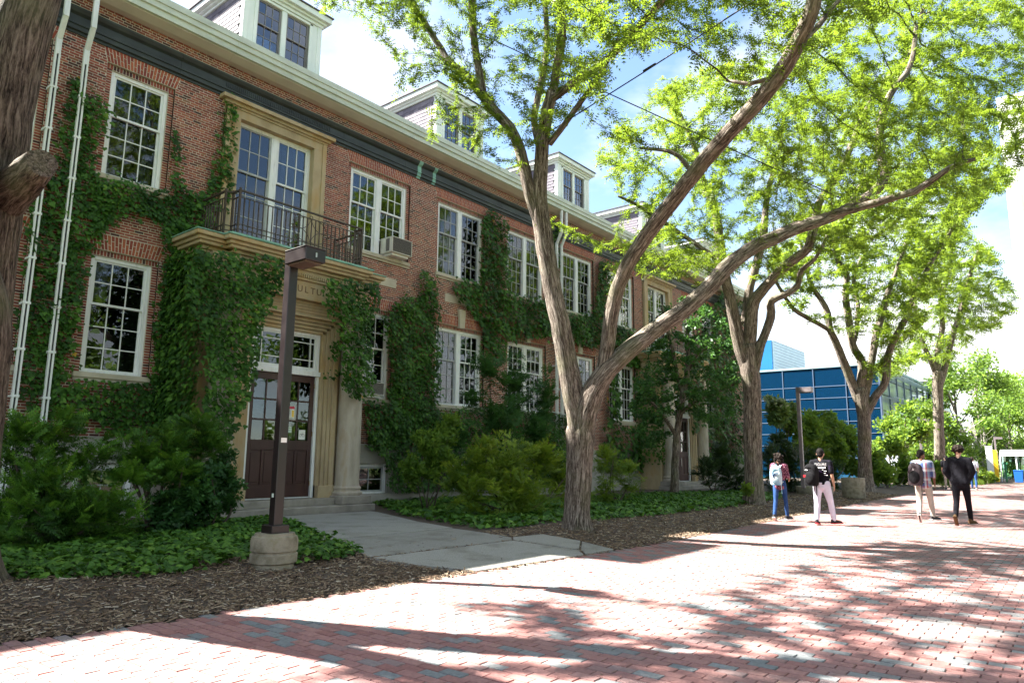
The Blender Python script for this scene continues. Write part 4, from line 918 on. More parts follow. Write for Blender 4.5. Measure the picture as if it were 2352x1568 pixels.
def side_ivy(x, y0, y1, z0, z1, th, n, label):
    q = ri.rand(n, 2)*[y1-y0, z1-z0]+[y0, z0]; keep = q[:, 1] > z0+0.5*(0.5+0.5*np.sin(q[:, 0]*7))*ri.rand(n); q = q[keep]; n = len(q)
    Ps = np.stack([x-th*np.sqrt(ri.rand(n)), q[:, 0], q[:, 1]], 1)
    D = np.stack([-0.45+ri.normal(0, 0.25, n), ri.normal(0, 0.45, n), -0.9+ri.normal(0, 0.3, n)], 1); Nn = np.stack([-1+ri.normal(0, 0.2, n), ri.normal(0, 0.35, n), 0.55+ri.normal(0, 0.35, n)], 1)
    V, F, Rn = scatter(IVYT, Ps, D, Nn, ri.uniform(0.07, 0.135, n), ri, np.clip(0.1+0.8*ri.rand(n), 0, 0.98)); c = (x, (y0+y1)/2, z0)
    tag(place('wall_ivy', big('wall_ivy', V-np.array(c), F, M['ivy'], Rn), None, c), label, 'ivy', kind='stuff')
side_ivy(CXE-2.33, 14.75, 16.4, 0.9, 6.1, 0.4, 3600, 'ivy wrapping the left flank of the entrance porch')
side_ivy(CXE+DXE-2.33, 14.9, 16.4, 1.2, 5.8, 0.3, 900, 'ivy on the left flank of the far porch')
# ------------------------------------------------------------------ trees
def catmull(pts, step):
    P_ = np.array(pts, float); out = []
    for i in range(len(P_)-1):
        p0, p1, p2, p3 = P_[max(i-1, 0)], P_[i], P_[i+1], P_[min(i+2, len(P_)-1)]
        n = max(1, int(np.linalg.norm((p2-p1)[:3])/step))
        for k_ in range(n):
            t_ = k_/n; out.append(0.5*((2*p1)+(-p0+p2)*t_+(2*p0-5*p1+4*p2-p3)*t_*t_+(-p0+3*p1-3*p2+p3)*t_**3))
    out.append(P_[-1]); return np.array(out)
class Wood:
    def __init__(s, seed): s.V = []; s.F = []; s.B = []; s.n = 0; s.rs = np.random.RandomState(seed)
    def tube(s, path, sides, lump=0.045, flare=0.0, cap=True):
        """path rows: x,y,z,r"""
        m = len(path); u = None; L = 0; ph = s.rs.uniform(0, 6.28, 4); base = s.n
        a = np.linspace(0, 2*np.pi, sides, endpoint=False)
        for i in range(m):
            t_ = path[min(i+1, m-1), :3]-path[max(i-1, 0), :3]; t_ = t_/(np.linalg.norm(t_)+1e-9)
            if u is None: u = np.cross(t_, [0.3, 0.9, 0.1])
            u = u-t_*(u@t_); u /= np.linalg.norm(u); b = np.cross(t_, u)
            if i: L += np.linalg.norm(path[i, :3]-path[i-1, :3])
            r = path[i, 3]*(1+lump*(np.sin(3*a+ph[0]+L*1.1)+0.6*np.sin(5*a+ph[1]-L*1.7)+0.5*np.sin(2*a+ph[2]+L*2.3)))
            if flare: r = r*(1+flare*math.exp(-L/0.22)*(1+0.35*np.sin(5*a+ph[3])))
            s.V.append(path[i, :3]+r[:, None]*(u*np.cos(a)[:, None]+b*np.sin(a)[:, None]))
            s.B.append(np.stack([np.cos(a)*path[i, 3]+ph[0], np.sin(a)*path[i, 3]+ph[1], np.full(sides, L)], 1)); s.n += sides
        k_ = np.arange(sides); k2 = (k_+1) % sides
        for i in range(m-1):
            s.F.append(np.stack([base+i*sides+k_, base+i*sides+k2, base+(i+1)*sides+k2, base+(i+1)*sides+k_], 1))
        if cap:
            s.V.append(path[-1:, :3].copy()); s.B.append(np.array([[ph[0], ph[1], L]])); s.n += 1
            s.F.append(np.stack([base+(m-1)*sides+k_, base+(m-1)*sides+k2, np.full(sides, s.n-1), np.full(sides, s.n-1)], 1))
    def mesh(s, name, mat_, c):
        F = np.concatenate(s.F); V = np.concatenate(s.V)-np.array(c)
        dg = F[:, 2] == F[:, 3]
        me = big(name, V, [F[~dg], F[dg][:, :3]], mat_, smooth=True, attrs={'bk': np.concatenate(s.B)})
        sm_ = np.ones(len(me.polygons), bool); sm_[(~dg).sum():] = False; me.polygons.foreach_set('use_smooth', sm_); return me
def colonize(P0, A, rs_, di=2.6, dk=0.42, step=0.26, iters=70, up_=0.05):
    P_ = [p for p in P0]; par = [-1]*len(P0); nch = {}
    N0 = np.array(P0); A = np.array(A); best = np.full(len(A), 1e9); bi = np.zeros(len(A), int)
    for i in range(0, len(N0), 400):
        d = np.linalg.norm(A[:, None]-N0[None, i:i+400], axis=2); j = d.argmin(1); dm = d[np.arange(len(A)), j]; c = dm < best; best[c] = dm[c]; bi[c] = i+j[c]
    alive = np.ones(len(A), bool)
    for it in range(iters):
        act = alive & (best < di if it > 14 else np.ones(len(A), bool))
        if not act.any(): break
        PA = np.array(P_); idx = bi[act]; dv = norm(A[act]-PA[idx])
        acc = np.zeros((len(P_), 3)); np.add.at(acc, idx, dv); src = np.unique(idx)
        src = [i for i in src if nch.get(i, 0) < 3]
        if not len(src): break
        dirs = norm(norm(acc[src])+rs_.normal(0, 0.16, (len(src), 3))+np.array([0, 0, up_])); new = PA[src]+dirs*step
        s0 = len(P_)
        for i, p in zip(src, new): P_.append(p); par.append(i); nch[i] = nch.get(i, 0)+1
        al = np.where(alive)[0]
        d = np.linalg.norm(A[al][:, None]-new[None], axis=2); j = d.argmin(1); dm = d[np.arange(len(al)), j]; c = dm < best[al]
        best[al[c]] = dm[c]; bi[al[c]] = s0+j[c]
        alive &= best > dk
    return np.array(P_), np.array(par)
def in_crown(n, rs_, polys, dlo, dhi, base, ell=None, zmin=2.5):
    """points of the crown: inside outlines (picture coords, with a depth range) that bound a round volume"""
    out = []
    for poly, lo, hi, fr in polys:
        P_ = np.array(poly); a, b = P_.min(0), P_.max(0); got = 0; want = int(n*fr)
        while got < want:
            q = a+(b-a)*rs_.rand(4*want, 2); q = q[inpoly(q, poly)]
            t_ = rs_.rand(len(q)); dep = lo+(hi-lo)*t_
            Dv = fw[None]*FPX+rt[None]*(q[:, 0:1]-CX)+up[None]*(CY-q[:, 1:2]); pts_ = EYE+Dv*(dep/FPX)[:, None]
            pts_ = pts_[(pts_[:, 2] > zmin)][:want-got]; out.append(pts_); got += len(pts_)
    return np.concatenate(out)
def locust(name, label, base, limbs, attract, seed, leaf_tpl, per_node, fsize, bark='bark', leafm='locust', sides=14, dk=0.42, step=0.26, di=2.6, rootn=None, flare=0.22, lead=0.0, maxr=0.022, group=None, droop=0.22, names=('trunk', 'crown', 'twigs')):
    rs_ = np.random.RandomState(seed); W = Wood(seed); seeds = []; sr = []
    for li, lb in enumerate(limbs):
        p = catmull(lb, 0.16)
        # slight natural crookedness
        if len(p) > 4:
            wob = np.cumsum(rs_.normal(0, 0.006, (len(p), 3)), 0); wob -= np.linspace(0, 1, len(p))[:, None]*wob[-1]; p[:, :3] += wob
        W.tube(p, sides if lb[0][3] > 0.1 else max(6, sides-5), flare=flare if li == 0 else 0.0)
        if li == 0 and len(limbs) > 1: continue
        for q in p[::2]:
            if q[2] > base[2]+2.2 and q[3] < 0.16: seeds.append(q[:3]); sr.append(q[3])
    root = empty(name, tuple(base)); tag(root, label, 'tree', group)
    c = tuple(base)
    tr = place(names[0], W.mesh(names[0], M[bark], c), None, c); setpar(tr, root)
    P_, par = colonize(seeds, attract, rs_, di=di, dk=dk, step=step)
    n0 = len(seeds); n = len(P_)
    acc = np.zeros(n); r = np.zeros(n)
    for i in range(n-1, n0-1, -1):
        r[i] = (acc[i] if acc[i] > 0 else 0.0045**2.1)**(1/2.1); acc[par[i]] += r[i]**2.1
    r[:n0] = sr; lim = np.array([min(r[i], 0.8*r[par[i]]) if i >= n0 else r[i] for i in range(n)]); r = np.maximum(lim, 0.004)
    # twigs: tapered 5-sided pieces
    i = np.arange(n0, n); a, b = P_[par[i]], P_[i]; ra = np.minimum(r[par[i]], r[i]*1.35); rb2 = r[i]
    t_ = norm(b-a); u = norm(np.cross(t_, np.array([0.31, 0.2, 0.93])+0*t_)); v = np.cross(t_, u); b = b+t_*rb2[:, None]*0.6
    K = 5; an = np.arange(K)*2*np.pi/K
    ring = lambda p_, rr: p_[:, None]+rr[:, None, None]*(np.cos(an)[None, :, None]*u[:, None]+np.sin(an)[None, :, None]*v[:, None])
    V = np.concatenate([ring(a, ra), ring(b, rb2)], 1).reshape(-1, 3); k_ = np.arange(K)
    F = np.stack([k_, (k_+1) % K, K+(k_+1) % K, K+k_], 1); F = (F[None]+2*K*np.arange(len(i))[:, None, None]).reshape(-1, 4)
    tw = place(names[2], big(names[2], V-np.array(c), F, M['twig'], smooth=True), None, c); setpar(tw, root)
    # leaves along thin twigs
    th = i[r[i] < maxr]; idx = np.repeat(th, per_node); m = len(idx); fr = rs_.rand(m)[:, None]
    Ps = P_[par[idx]]*(1-fr)+P_[idx]*fr; along = norm(P_[idx]-P_[par[idx]])
    D = norm(along*0.5+rand_dirs(rs_, m)*np.array([1, 1, 0.55])*0.95+np.array([0, 0, -droop])*rs_.rand(m)[:, None]); Ps = Ps+rand_dirs(rs_, m)*0.05*np.array([1, 1, .5])
    Nn = np.array([0, 0, 1.0])+rs_.normal(0, 0.45, (m, 3))
    print(name, 'nodes', n-n0, 'leaves', m, 'tris', m*len(leaf_tpl[1]))
    V, F, Rn = scatter(leaf_tpl, Ps, D, Nn, rs_.uniform(*fsize, m), rs_)
    cr = place(names[1], big(names[1], V-np.array(c), F, M[leafm], Rn), None, c); setpar(cr, root); tag(cr, kind='stuff')
    return root
def px_limb(rows, pxr=True):
    """rows: picture x, y, forward distance, half width in picture px -> x,y,z,r"""
    return [tuple(atD(x, y, D))+(0.83*h*D/FPX,) for x, y, D, h in rows]
rt_ = np.random.RandomState(99)

# --- tree 1: the forked tree by the walkway
b1 = gnd(1325, 1214); D1 = float((b1-EYE)@fw)
d = D1
L1 = [
 [(1326, 1222, d, 40), (1327, 1180, d, 36), (1331, 1100, d, 36), (1334, 1030, d, 37), (1335, 990, d, 40), (1334, 955, d, 30), (1334, 935, d, 12)],
 [(1335, 1010, d, 34), (1322, 920, d, 31), (1303, 830, d, 28), (1284, 740, d, 27), (1263, 650, d+.1, 26), (1246, 540, d+.2, 25), (1238, 470, d+.2, 23), (1242, 400, d+.2, 20), (1249, 310, d+.2, 18), (1262, 235, d+.2, 16), (1270, 205, d+.2, 14)],
 [(1268, 215, d+.2, 12), (1280, 150, d, 12), (1290, 85, d-.3, 12), (1292, 40, d-.4, 11), (1280, -10, d-.6, 10), (1270, -120, d-1, 8), (1290, -260, d-1.2, 5)],
 [(1268, 225, d+.2, 12), (1315, 190, d-.3, 11), (1355, 165, d-.7, 11), (1422, 112, d-1.2, 10.5), (1473, 57, d-1.6, 10), (1523, 0, d-2, 9.5), (1570, -80, d-2.2, 8), (1590, -220, d-2.4, 5)],
 [(1243, 345, d+.3, 10), (1228, 285, d+.8, 9.5), (1240, 215, d+1.2, 9), (1258, 130, d+1.6, 8), (1256, 40, d+1.9, 7), (1250, -60, d+2.2, 5)],
 [(1262, 330, d+.2, 9), (1284, 300, d, 8.5), (1305, 270, d-.2, 8), (1338, 225, d-.3, 7.5), (1382, 165, d-.3, 6), (1420, 90, d-.2, 4.5)],
 [(1238, 500, d+.2, 18), (1215, 430, d+.2, 17), (1198, 350, d+.3, 15.5), (1172, 292, d+.4, 14.5), (1130, 245, d+.6, 14), (1100, 205, d+.8, 13), (1064, 165, d+1.0, 10.5), (1032, 138, d+1.2, 9.5), (1018, 110, d+1.3, 8.5), (985, 60, d+1.4, 8), (955, 15, d+1.5, 7.5), (930, -60, d+1.5, 6), (880, -130, d+1.5, 4)],
 [(1108, 210, d+.8, 11), (1094, 130, d+1, 10.5), (1087, 70, d+1.1, 10), (1084, 0, d+1.2, 10), (1080, -110, d+1.2, 7), (1060, -220, d+1.2, 4)],
 [(1337, 1010, d, 32), (1350, 940, d-.1, 31), (1370, 885, d-.2, 30), (1400, 845, d-.3, 27), (1450, 800, d-.3, 25), (1510, 755, d-.2, 24), (1570, 712, d-.1, 23), (1620, 668, d, 22.5), (1665, 618, d+.1, 22), (1720, 572, d+.2, 20), (1790, 538, d+.3, 18.5), (1850, 512, d+.4, 17), (1910, 490, d+.4, 15.5), (1965, 462, d+.4, 14.5), (2012, 428, d+.5, 13.5), (2032, 395, d+.5, 12.5), (2024, 345, d+.6, 12), (2022, 290, d+.8, 10), (2040, 220, d+1.0, 9), (2090, 150, d+1.2, 7), (2105, 60, d+1.4, 5)],
 [(1378, 885, d-.2, 21), (1395, 800, d-.3, 20), (1408, 700, d-.5, 20), (1432, 622, d-.8, 20.5), (1480, 540, d-1.2, 21), (1535, 468, d-1.7, 21), (1590, 400, d-2.2, 21.5), (1650, 330, d-2.8, 22), (1700, 275, d-3.3, 22), (1755, 218, d-3.8, 22.5), (1805, 150, d-4.2, 22.5), (1842, 80, d-4.6, 22), (1868, 20, d-4.9, 21), (1885, -40, d-5.1, 19), (1930, -160, d-5.3, 14), (1960, -300, d-5.4, 8)],
 [(1880, 503, d+.4, 11), (1960, 482, d+.2, 11), (2030, 462, d, 10.5), (2100, 440, d-.2, 10), (2145, 410, d-.4, 9), (2182, 385, d-.6, 7.5), (2240, 365, d-.8, 5)],
 [(1812, 140, d-4.2, 9), (1770, 178, d-4.0, 7), (1722, 190, d-3.8, 6), (1670, 185, d-3.6, 4)],
 [(1838, 100, d-4.6, 8), (1880, 60, d-4.4, 7), (1910, 20, d-4.2, 6), (1960, -40, d-4, 4)],
 [(1590, 395, d-2.2, 7), (1560, 360, d-2, 6), (1520, 345, d-1.6, 5), (1470, 340, d-1.2, 3.5)],
]
L1 = [px_limb(l) for l in L1]
C1 = [([(690, -420), (690, 8), (745, 38), (800, 28), (850, 60), (885, 120), (885, 205), (905, 245), (965, 235), (1000, 290), (990, 345), (1060, 345), (1075, 385), (1115, 335), (1180, 318), (1240, 330), (1290, 300), (1330, 260), (1350, 160), (1420, 60), (1440, -420)], d-1.2, d+2.4, 0.34),
      ([(1250, -420), (1250, 120), (1320, 250), (1390, 260), (1440, 180), (1520, 110), (1570, 60), (1640, 160), (1760, 200), (1900, 160), (2030, 60), (2120, -420)], d-4.8, d+1.2, 0.38),
      ([(1700, 300), (1800, 260), (1900, 200), (2050, 150), (2250, 200), (2300, 330), (2200, 430), (2080, 460), (1990, 400), (1850, 420), (1740, 380)], d-1.2, d+2.2, 0.16),
      ([(1340, 560), (1420, 540), (1500, 560), (1600, 560), (1640, 600), (1560, 640), (1450, 630), (1370, 605)], d-.2, d+1.6, 0.06)]
A1 = in_crown(4400, rt_, C1, 0, 0, b1)
SV = np.array(sd)
def carve(A, paths, rad=0.5):
    """clear crown points between a limb and the sun so that sunlight reaches it"""
    keep = np.ones(len(A), bool)
    for p in paths:
        v = A-p; t_ = v@SV; dd = np.linalg.norm(v-t_[:, None]*SV, axis=1); keep &= ~((t_ > 0.3) & (dd < rad))
    return A[keep]
LIT = [q[:3] for q in catmull(L1[1], 0.4) if 2.3 < q[2] < 6.8]+[q[:3] for q in catmull(L1[8], 0.4) if 2.3 < q[2] < 4.2]
A1 = carve(A1, LIT, 0.55)
locust('locust_tree', 'honey locust with forked trunk and twin leaning limbs beside the concrete walkway', b1, L1, A1, 31, LOC5, 17, (0.11, 0.20), sides=18, dk=0.35, step=0.24, group='honey locusts along the walk', lead=1)

# --- tree 2
b2 = gnd(1735, 1157); d = float((b2-EYE)@fw)
L2 = [
 [(1733, 1165, d, 30), (1732, 1100, d, 25), (1730, 1000, d, 24), (1728, 900, d, 24), (1722, 840, d, 26), (1716, 790, d, 25)],
 [(1716, 845, d, 18), (1700, 800, d, 17), (1683, 722, d, 16), (1663, 632, d, 14), (1652, 560, d, 13), (1640, 480, d+.2, 11), (1610, 410, d+.4, 9), (1590, 330, d+.6, 7), (1560, 260, d+.8, 5)],
 [(1720, 820, d, 18), (1726, 712, d-.2, 17), (1746, 672, d-.4, 15), (1783, 631, d-.7, 14), (1820, 598, d-1, 13), (1854, 571, d-1.2, 12.5), (1868, 527, d-1.4, 11.5), (1880, 470, d-1.5, 10), (1925, 400, d-1.6, 9), (1960, 320, d-1.6, 8), (2010, 220, d-1.6, 7), (2090, 120, d-1.6, 6), (2120, 20, d-1.6, 5)],
 [(1712, 740, d+.1, 12), (1723, 655, d+.3, 12), (1738, 600, d+.5, 11), (1752, 540, d+.7, 10), (1760, 450, d+1, 8), (1790, 350, d+1.3, 6), (1800, 260, d+1.5, 4)],
 [(1735, 850, d-.1, 13), (1746, 800, d-.2, 13), (1758, 765, d-.2, 12), (1770, 728, d-.2, 12), (1772, 690, d-.3, 11), (1803, 675, d-.4, 9), (1832, 655, d-.5, 8), (1842, 618, d-.6, 7), (1875, 590, d-.7, 5), (1900, 540, d-.8, 4)],
 [(1655, 600, d, 7), (1600, 560, d+.3, 6), (1540, 520, d+.6, 5.5), (1480, 480, d+.8, 5), (1420, 450, d+1, 3.5)],
]
L2 = [px_limb(l) for l in L2]
C2 = [([(1345, 352), (1420, 262), (1500, 190), (1600, 140), (1750, 120), (1900, 60), (2050, -50), (2352, -120), (2420, 300), (2320, 400), (2250, 470), (2150, 480), (2060, 540), (1980, 600), (1900, 590), (1840, 560), (1740, 600), (1650, 560), (1560, 600), (1500, 580), (1500, 500), (1470, 440), (1380, 415)], d-3.5, d+4.0, 0.86),
      ([(1395, 560), (1480, 520), (1560, 560), (1690, 590), (1800, 590), (1860, 630), (1780, 650), (1690, 650), (1560, 640), (1440, 640)], d-1.5, d+2.5, 0.14)]
A2 = in_crown(3600, rt_, C2, 0, 0, b2)
LIT2 = [q[:3] for l_ in (0, 1, 3) for q in catmull(L2[l_], 0.5) if 3.0 < q[2] < 7.5]
A2 = carve(A2, LIT2, 0.6)
locust('locust_tree', 'second honey locust with sunlit forking trunk left of the walking pair with backpacks', b2, L2, A2, 32, LOC5, 16, (0.16, 0.29), sides=14, dk=0.48, step=0.30, di=3.4, group='honey locusts along the walk')

# --- tree 3
b3 = gnd(1990, 1126); d = float((b3-EYE)@fw)
L3 = [
 [(1988, 1132, d, 24), (1987, 1080, d, 18), (1985, 1010, d, 17), (1984, 960, d, 17), (1978, 915, d, 19), (1972, 890, d, 17)],
 [(1972, 920, d, 12), (1958, 880, d, 12), (1938, 833, d, 11), (1917, 783, d, 10), (1904, 756, d, 9), (1900, 720, d, 8), (1890, 695, d, 7.5), (1867, 660, d, 6), (1852, 615, d, 5), (1840, 560, d, 4), (1820, 500, d, 3)],
 [(1904, 758, d, 6), (1854, 729, d-.4, 6), (1823, 710, d-.7, 5.5), (1803, 682, d-.9, 5), (1783, 650, d-1.1, 4), (1760, 610, d-1.2, 3)],
 [(1974, 905, d, 12), (1981, 860, d-.1, 11.5), (1978, 825, d-.1, 11), (1960, 793, d-.2, 10), (1951, 736, d-.2, 9.5), (1944, 682, d-.2, 9), (1944, 630, d-.2, 8), (1925, 600, d-.3, 7), (1920, 540, d-.4, 6), (1950, 470, d-.5, 5), (1990, 400, d-.5, 4)],
 [(1985, 915, d, 12), (1995, 860, d, 11), (2003, 810, d+.2, 10), (2010, 770, d+.4, 9.5), (2026, 722, d+.6, 9), (2036, 682, d+.8, 8), (2050, 640, d+1, 6.5), (2080, 560, d+1.2, 5), (2110, 480, d+1.4, 4)],
 [(1990, 950, d, 12), (2012, 912, d-.2, 11), (2034, 880, d-.4, 10), (2039, 823, d-.6, 9.5), (2056, 776, d-.8, 9), (2082, 729, d-1, 8), (2096, 690, d-1.2, 7), (2130, 620, d-1.4, 6), (2180, 540, d-1.5, 5), (2230, 460, d-1.6, 4)],
 [(1958, 800, d-.2, 6), (1968, 760, d+.2, 6), (1970, 700, d+.5, 5.5), (1960, 650, d+.7, 5), (1978, 590, d+1, 4)],
]
L3 = [px_limb(l) for l in L3]
C3 = [([(1760, 600), (1790, 540), (1880, 470), (2000, 420), (2150, 330), (2300, 330), (2350, 420), (2270, 470), (2220, 540), (2180, 640), (2130, 740), (2080, 790), (2050, 740), (2010, 800), (1985, 720), (1930, 640), (1880, 640), (1830, 660)], d-5, d+6, 0.85),
      ([(1775, 690), (1830, 650), (1880, 660), (1870, 720), (1810, 720)], d-1.5, d+1.5, 0.07), ([(1985, 830), (2040, 760), (2080, 780), (2060, 850), (2000, 900)], d-2, d+2, 0.08)]
A3 = in_crown(2600, rt_, C3, 0, 0, b3)
A3 = carve(A3, [q[:3] for l_ in (0, 1, 3) for q in catmull(L3[l_], 0.6) if 2.0 < q[2] < 7.5], 0.7)
locust('locust_tree', 'third honey locust with many upright stems in front of the blue glass building', b3, L3, A3, 33, LOC4, 13, (0.26, 0.45), bark='bark_far', sides=12, dk=0.72, step=0.42, di=5, group='honey locusts along the walk', maxr=0.035)

# --- tree 4
b4 = np.array([54.0, 7.75, 0.0]); b4[1] = 54*(atX(2158, 1060, 54)[1]/54); b4[2] = 0.1; d = float((b4-EYE)@fw)
L4 = [
 [(2158, 1106, d, 17), (2158, 1070, d, 14), (2157, 1000, d, 13), (2156, 930, d, 13), (2154, 880, d, 14), (2153, 850, d, 13)],
 [(2153, 865, d, 8), (2140, 830, d, 7.5), (2122, 790, d+.3, 6), (2105, 730, d+.6, 5), (2100, 660, d+.8, 4), (2085, 600, d+1, 3)],
 [(2154, 870, d, 9), (2155, 800, d, 8), (2165, 750, d, 7), (2160, 690, d-.3, 6), (2180, 620, d-.5, 5), (2190, 550, d-.6, 4)],
 [(2160, 880, d, 9), (2176, 820, d, 8), (2190, 765, d+.2, 7), (2210, 700, d+.4, 6), (2225, 640, d+.5, 5), (2250, 570, d+.6, 4)],
]
L4 = [px_limb(l) for l in L4]
C4 = [([(2050, 600), (2120, 520), (2200, 490), (2270, 540), (2325, 640), (2342, 720), (2290, 765), (2215, 800), (2190, 850), (2130, 830), (2080, 860), (2030, 880), (2015, 850), (2080, 780), (2095, 700)], d-6, d+6, 1.0)]
A4 = in_crown(1800, rt_, C4, 0, 0, b4)
locust('locust_tree', 'fourth honey locust, the farthest along the walk near the glass wing', b4, L4, A4, 34, LOC4, 12, (0.33, 0.54), bark='bark_far', sides=10, dk=0.85, step=0.55, di=6, group='honey locusts along the walk', maxr=0.05)

# --- tree 0: big trunk at the left edge
b0 = np.array([2.55, 9.05, 0.10]); d = float((b0-EYE)@fw)
L0 = [
 [(-76, 1365, d, 88), (-84, 1290, d, 78), (-86, 1180, d, 76), (-82, 1000, d, 77), (-70, 850, d, 78), (-58, 760, d, 76), (-58, 660, d, 66), (-58, 600, d, 50)],
 [(-82, 960, d-.1, 60), (-76, 760, d-.15, 64), (-72, 560, d-.2, 66), (-70, 380, d-.3, 62), (-82, 200, d-.4, 55), (-110, 0, d-.5, 48), (-150, -300, d-.8, 36), (-190, -700, d-1, 20)],
 [(-54, 960, d+.1, 60), (-44, 760, d+.15, 64), (-28, 600, d+.2, 64), (-6, 440, d+.25, 66), (12, 300, d+.3, 66), (32, 160, d+.35, 66), (62, 50, d+.4, 66), (96, -60, d+.5, 60), (150, -300, d+.6, 44), (200, -600, d+.8, 26)],
 [(15, 452, d+.2, 52), (50, 415, d+.02, 49), (76, 392, d-.12, 43), (97, 374, d-.22, 38)],
]
L0 = [[(x, y, z, r*1.06) for x, y, z, r in px_limb(l)] for l in L0]
rr = np.random.RandomState(4); A0 = []
for c_, e_, n_ in (((1.5, 9.5, 10.5), (4.2, 3.6, 2.8), 800), ((5.0, 10.5, 12.0), (2.6, 2.6, 1.6), 260), ((-2.5, 7.5, 9.5), (3.0, 3.2, 2.5), 420)):
    q = rr.normal(size=(n_, 3)); q = norm(q)*rr.rand(n_, 1)**0.45; A0.append(np.array(c_)+q*np.array(e_))
A0 = np.concatenate(A0)
x_, y_, dd_ = proj(A0); inpic = (dd_ > 0.3) & (x_ > -40) & (x_ < 2400) & (y_ > -60) & (y_ < 1600)
A0 = carve(A0[~inpic], LIT, 0.5)
locust('locust_tree', 'massive dark trunk with a sawn limb stub at the left edge of the picture', b0, L0, A0, 35, LOC4, 11, (0.2, 0.32), sides=26, dk=0.6, step=0.36, di=4, group='honey locusts along the walk', flare=0.15, bark='bark_shaded')
# ------------------------------------------------------------------ shrubs, ground ivy, mulch
rsh = np.random.RandomState(55)
BRO = [tpl_broad(5, i) for i in range(3)]
def lump(x, y, Y, rx, ry, sq=0.8):
    c = atY(x, y, Y); D = float((c-EYE)@fw); a, b = rx*D/FPX, ry*D/FPX
    return np.array(c), np.array([a, a*sq, b])
def shrub(name, label, base, lumps, n, tpl, size, matn, stems=5, cat='shrub', group=None, upw=0.6, shell=0.35, rnd_hi=True, stem_r=0.02, stemm='twig'):
    base = np.array(base, float); root = empty(name, tuple(base)); tag(root, label, cat, group)
    vol = np.array([np.prod(e)**(2/3) for c, e in lumps]); vol /= vol.sum(); parts = []; tops = []
    for (c, e), v in zip(lumps, vol):
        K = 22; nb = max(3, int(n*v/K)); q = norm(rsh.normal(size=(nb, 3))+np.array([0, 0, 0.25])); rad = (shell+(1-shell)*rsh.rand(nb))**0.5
        wob = 1+0.25*np.sin(q[:, 0]*5+c[0]*3)*np.sin(q[:, 2]*6+c[2]*5)+0.2*rsh.normal(size=nb)
        tip = c+q*e*(rad*np.clip(wob, .6, 1.5))[:, None]; L = 0.45*np.linalg.norm(e)*rsh.uniform(.6, 1.1, nb)
        bd = norm(q*np.array([1, 1, 0.5])+np.array([0, 0, upw*0.7])+rsh.normal(0, 0.3, (nb, 3)))
        tt_ = np.linspace(0.15, 1.0, K)[None, :, None]+rsh.normal(0, .03, (nb, K, 1)); sag = -0.22*(tt_**2)*L[:, None, None]*np.array([0, 0, 1.0])*(1.2-upw)
        Ps = tip[:, None]+bd[:, None]*((tt_-1)*L[:, None, None])+sag
        sd2 = norm(np.cross(bd, np.array([0, 0, 1.0])+rsh.normal(0, .35, (nb, 3)))); alt = np.where(np.arange(K) % 2, 1, -1)[None, :, None]
        spread = (0.10+0.9*(1-np.abs(tt_*1.6-0.8)))*0.0
        D = bd[:, None]*0.75+sd2[:, None]*alt*0.75+rsh.normal(0, 0.28, (nb, K, 3)); Nn = np.cross(sd2, bd)[:, None]*np.ones((1, K, 1)); Nn = Nn*np.sign(Nn[..., 2:3]+1e-6)+rsh.normal(0, 0.35, (nb, K, 3))
        Ps = Ps+sd2[:, None]*alt*0.03+rsh.normal(0, 0.02, (nb, K, 3)); Ps = Ps.reshape(-1, 3); Ps[:, 2] = np.maximum(Ps[:, 2], base[2]+0.03)
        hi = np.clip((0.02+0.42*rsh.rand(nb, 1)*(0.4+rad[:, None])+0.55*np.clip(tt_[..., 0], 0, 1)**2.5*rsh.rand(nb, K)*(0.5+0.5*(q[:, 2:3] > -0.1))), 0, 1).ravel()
        sz = rsh.uniform(*size, nb*K)*np.repeat(1.15-0.45*np.linspace(0, 1, K)[None], nb, 0).ravel()
        t_ = tpl[rsh.randint(len(tpl))] if isinstance(tpl, list) else tpl
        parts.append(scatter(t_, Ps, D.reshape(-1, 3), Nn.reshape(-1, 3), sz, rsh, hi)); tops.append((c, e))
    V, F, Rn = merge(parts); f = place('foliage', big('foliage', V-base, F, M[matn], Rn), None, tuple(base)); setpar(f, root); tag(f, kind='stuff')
    for i in range(stems):
        c, e = tops[i % len(tops)]; a = base+np.append(rsh.normal(0, 0.08, 2), -0.03); b = c+rsh.normal(0, 0.3, 3)*e; mid = a*0.5+b*0.5+np.append(rsh.normal(0, 0.12, 2), -0.1*abs(b[2]-a[2]))
        pth = catmull([tuple(a)+(stem_r,), tuple(mid)+(stem_r*0.75,), tuple(b)+(stem_r*0.3,)], 0.15)
        MB().tube(pth[:, :3], list(pth[:, 3]), 6).build('stem', M[stemm], root, smooth=True)
    return root
g = lambda x, y: gnd(x, y)
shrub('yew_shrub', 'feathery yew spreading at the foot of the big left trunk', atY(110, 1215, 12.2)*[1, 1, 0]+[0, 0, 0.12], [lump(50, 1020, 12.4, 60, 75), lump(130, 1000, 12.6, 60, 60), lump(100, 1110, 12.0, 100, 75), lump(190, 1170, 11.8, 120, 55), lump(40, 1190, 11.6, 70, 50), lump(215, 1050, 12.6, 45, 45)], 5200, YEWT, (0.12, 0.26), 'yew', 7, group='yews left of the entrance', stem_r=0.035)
shrub('yew_shrub', 'yew with drooping branch tips below the lower left window', atY(350, 1205, 12.4)*[1, 1, 0]+[0, 0, 0.12], [lump(320, 1040, 12.6, 65, 38), lump(390, 1020, 12.6, 55, 38), lump(440, 980, 12.8, 40, 38), lump(470, 1030, 12.6, 60, 55), lump(400, 1080, 12.3, 60, 40), lump(300, 1090, 12.3, 50, 30)], 3600, YEWT, (0.12, 0.26), 'yew', 8, group='yews left of the entrance', stem_r=0.035)
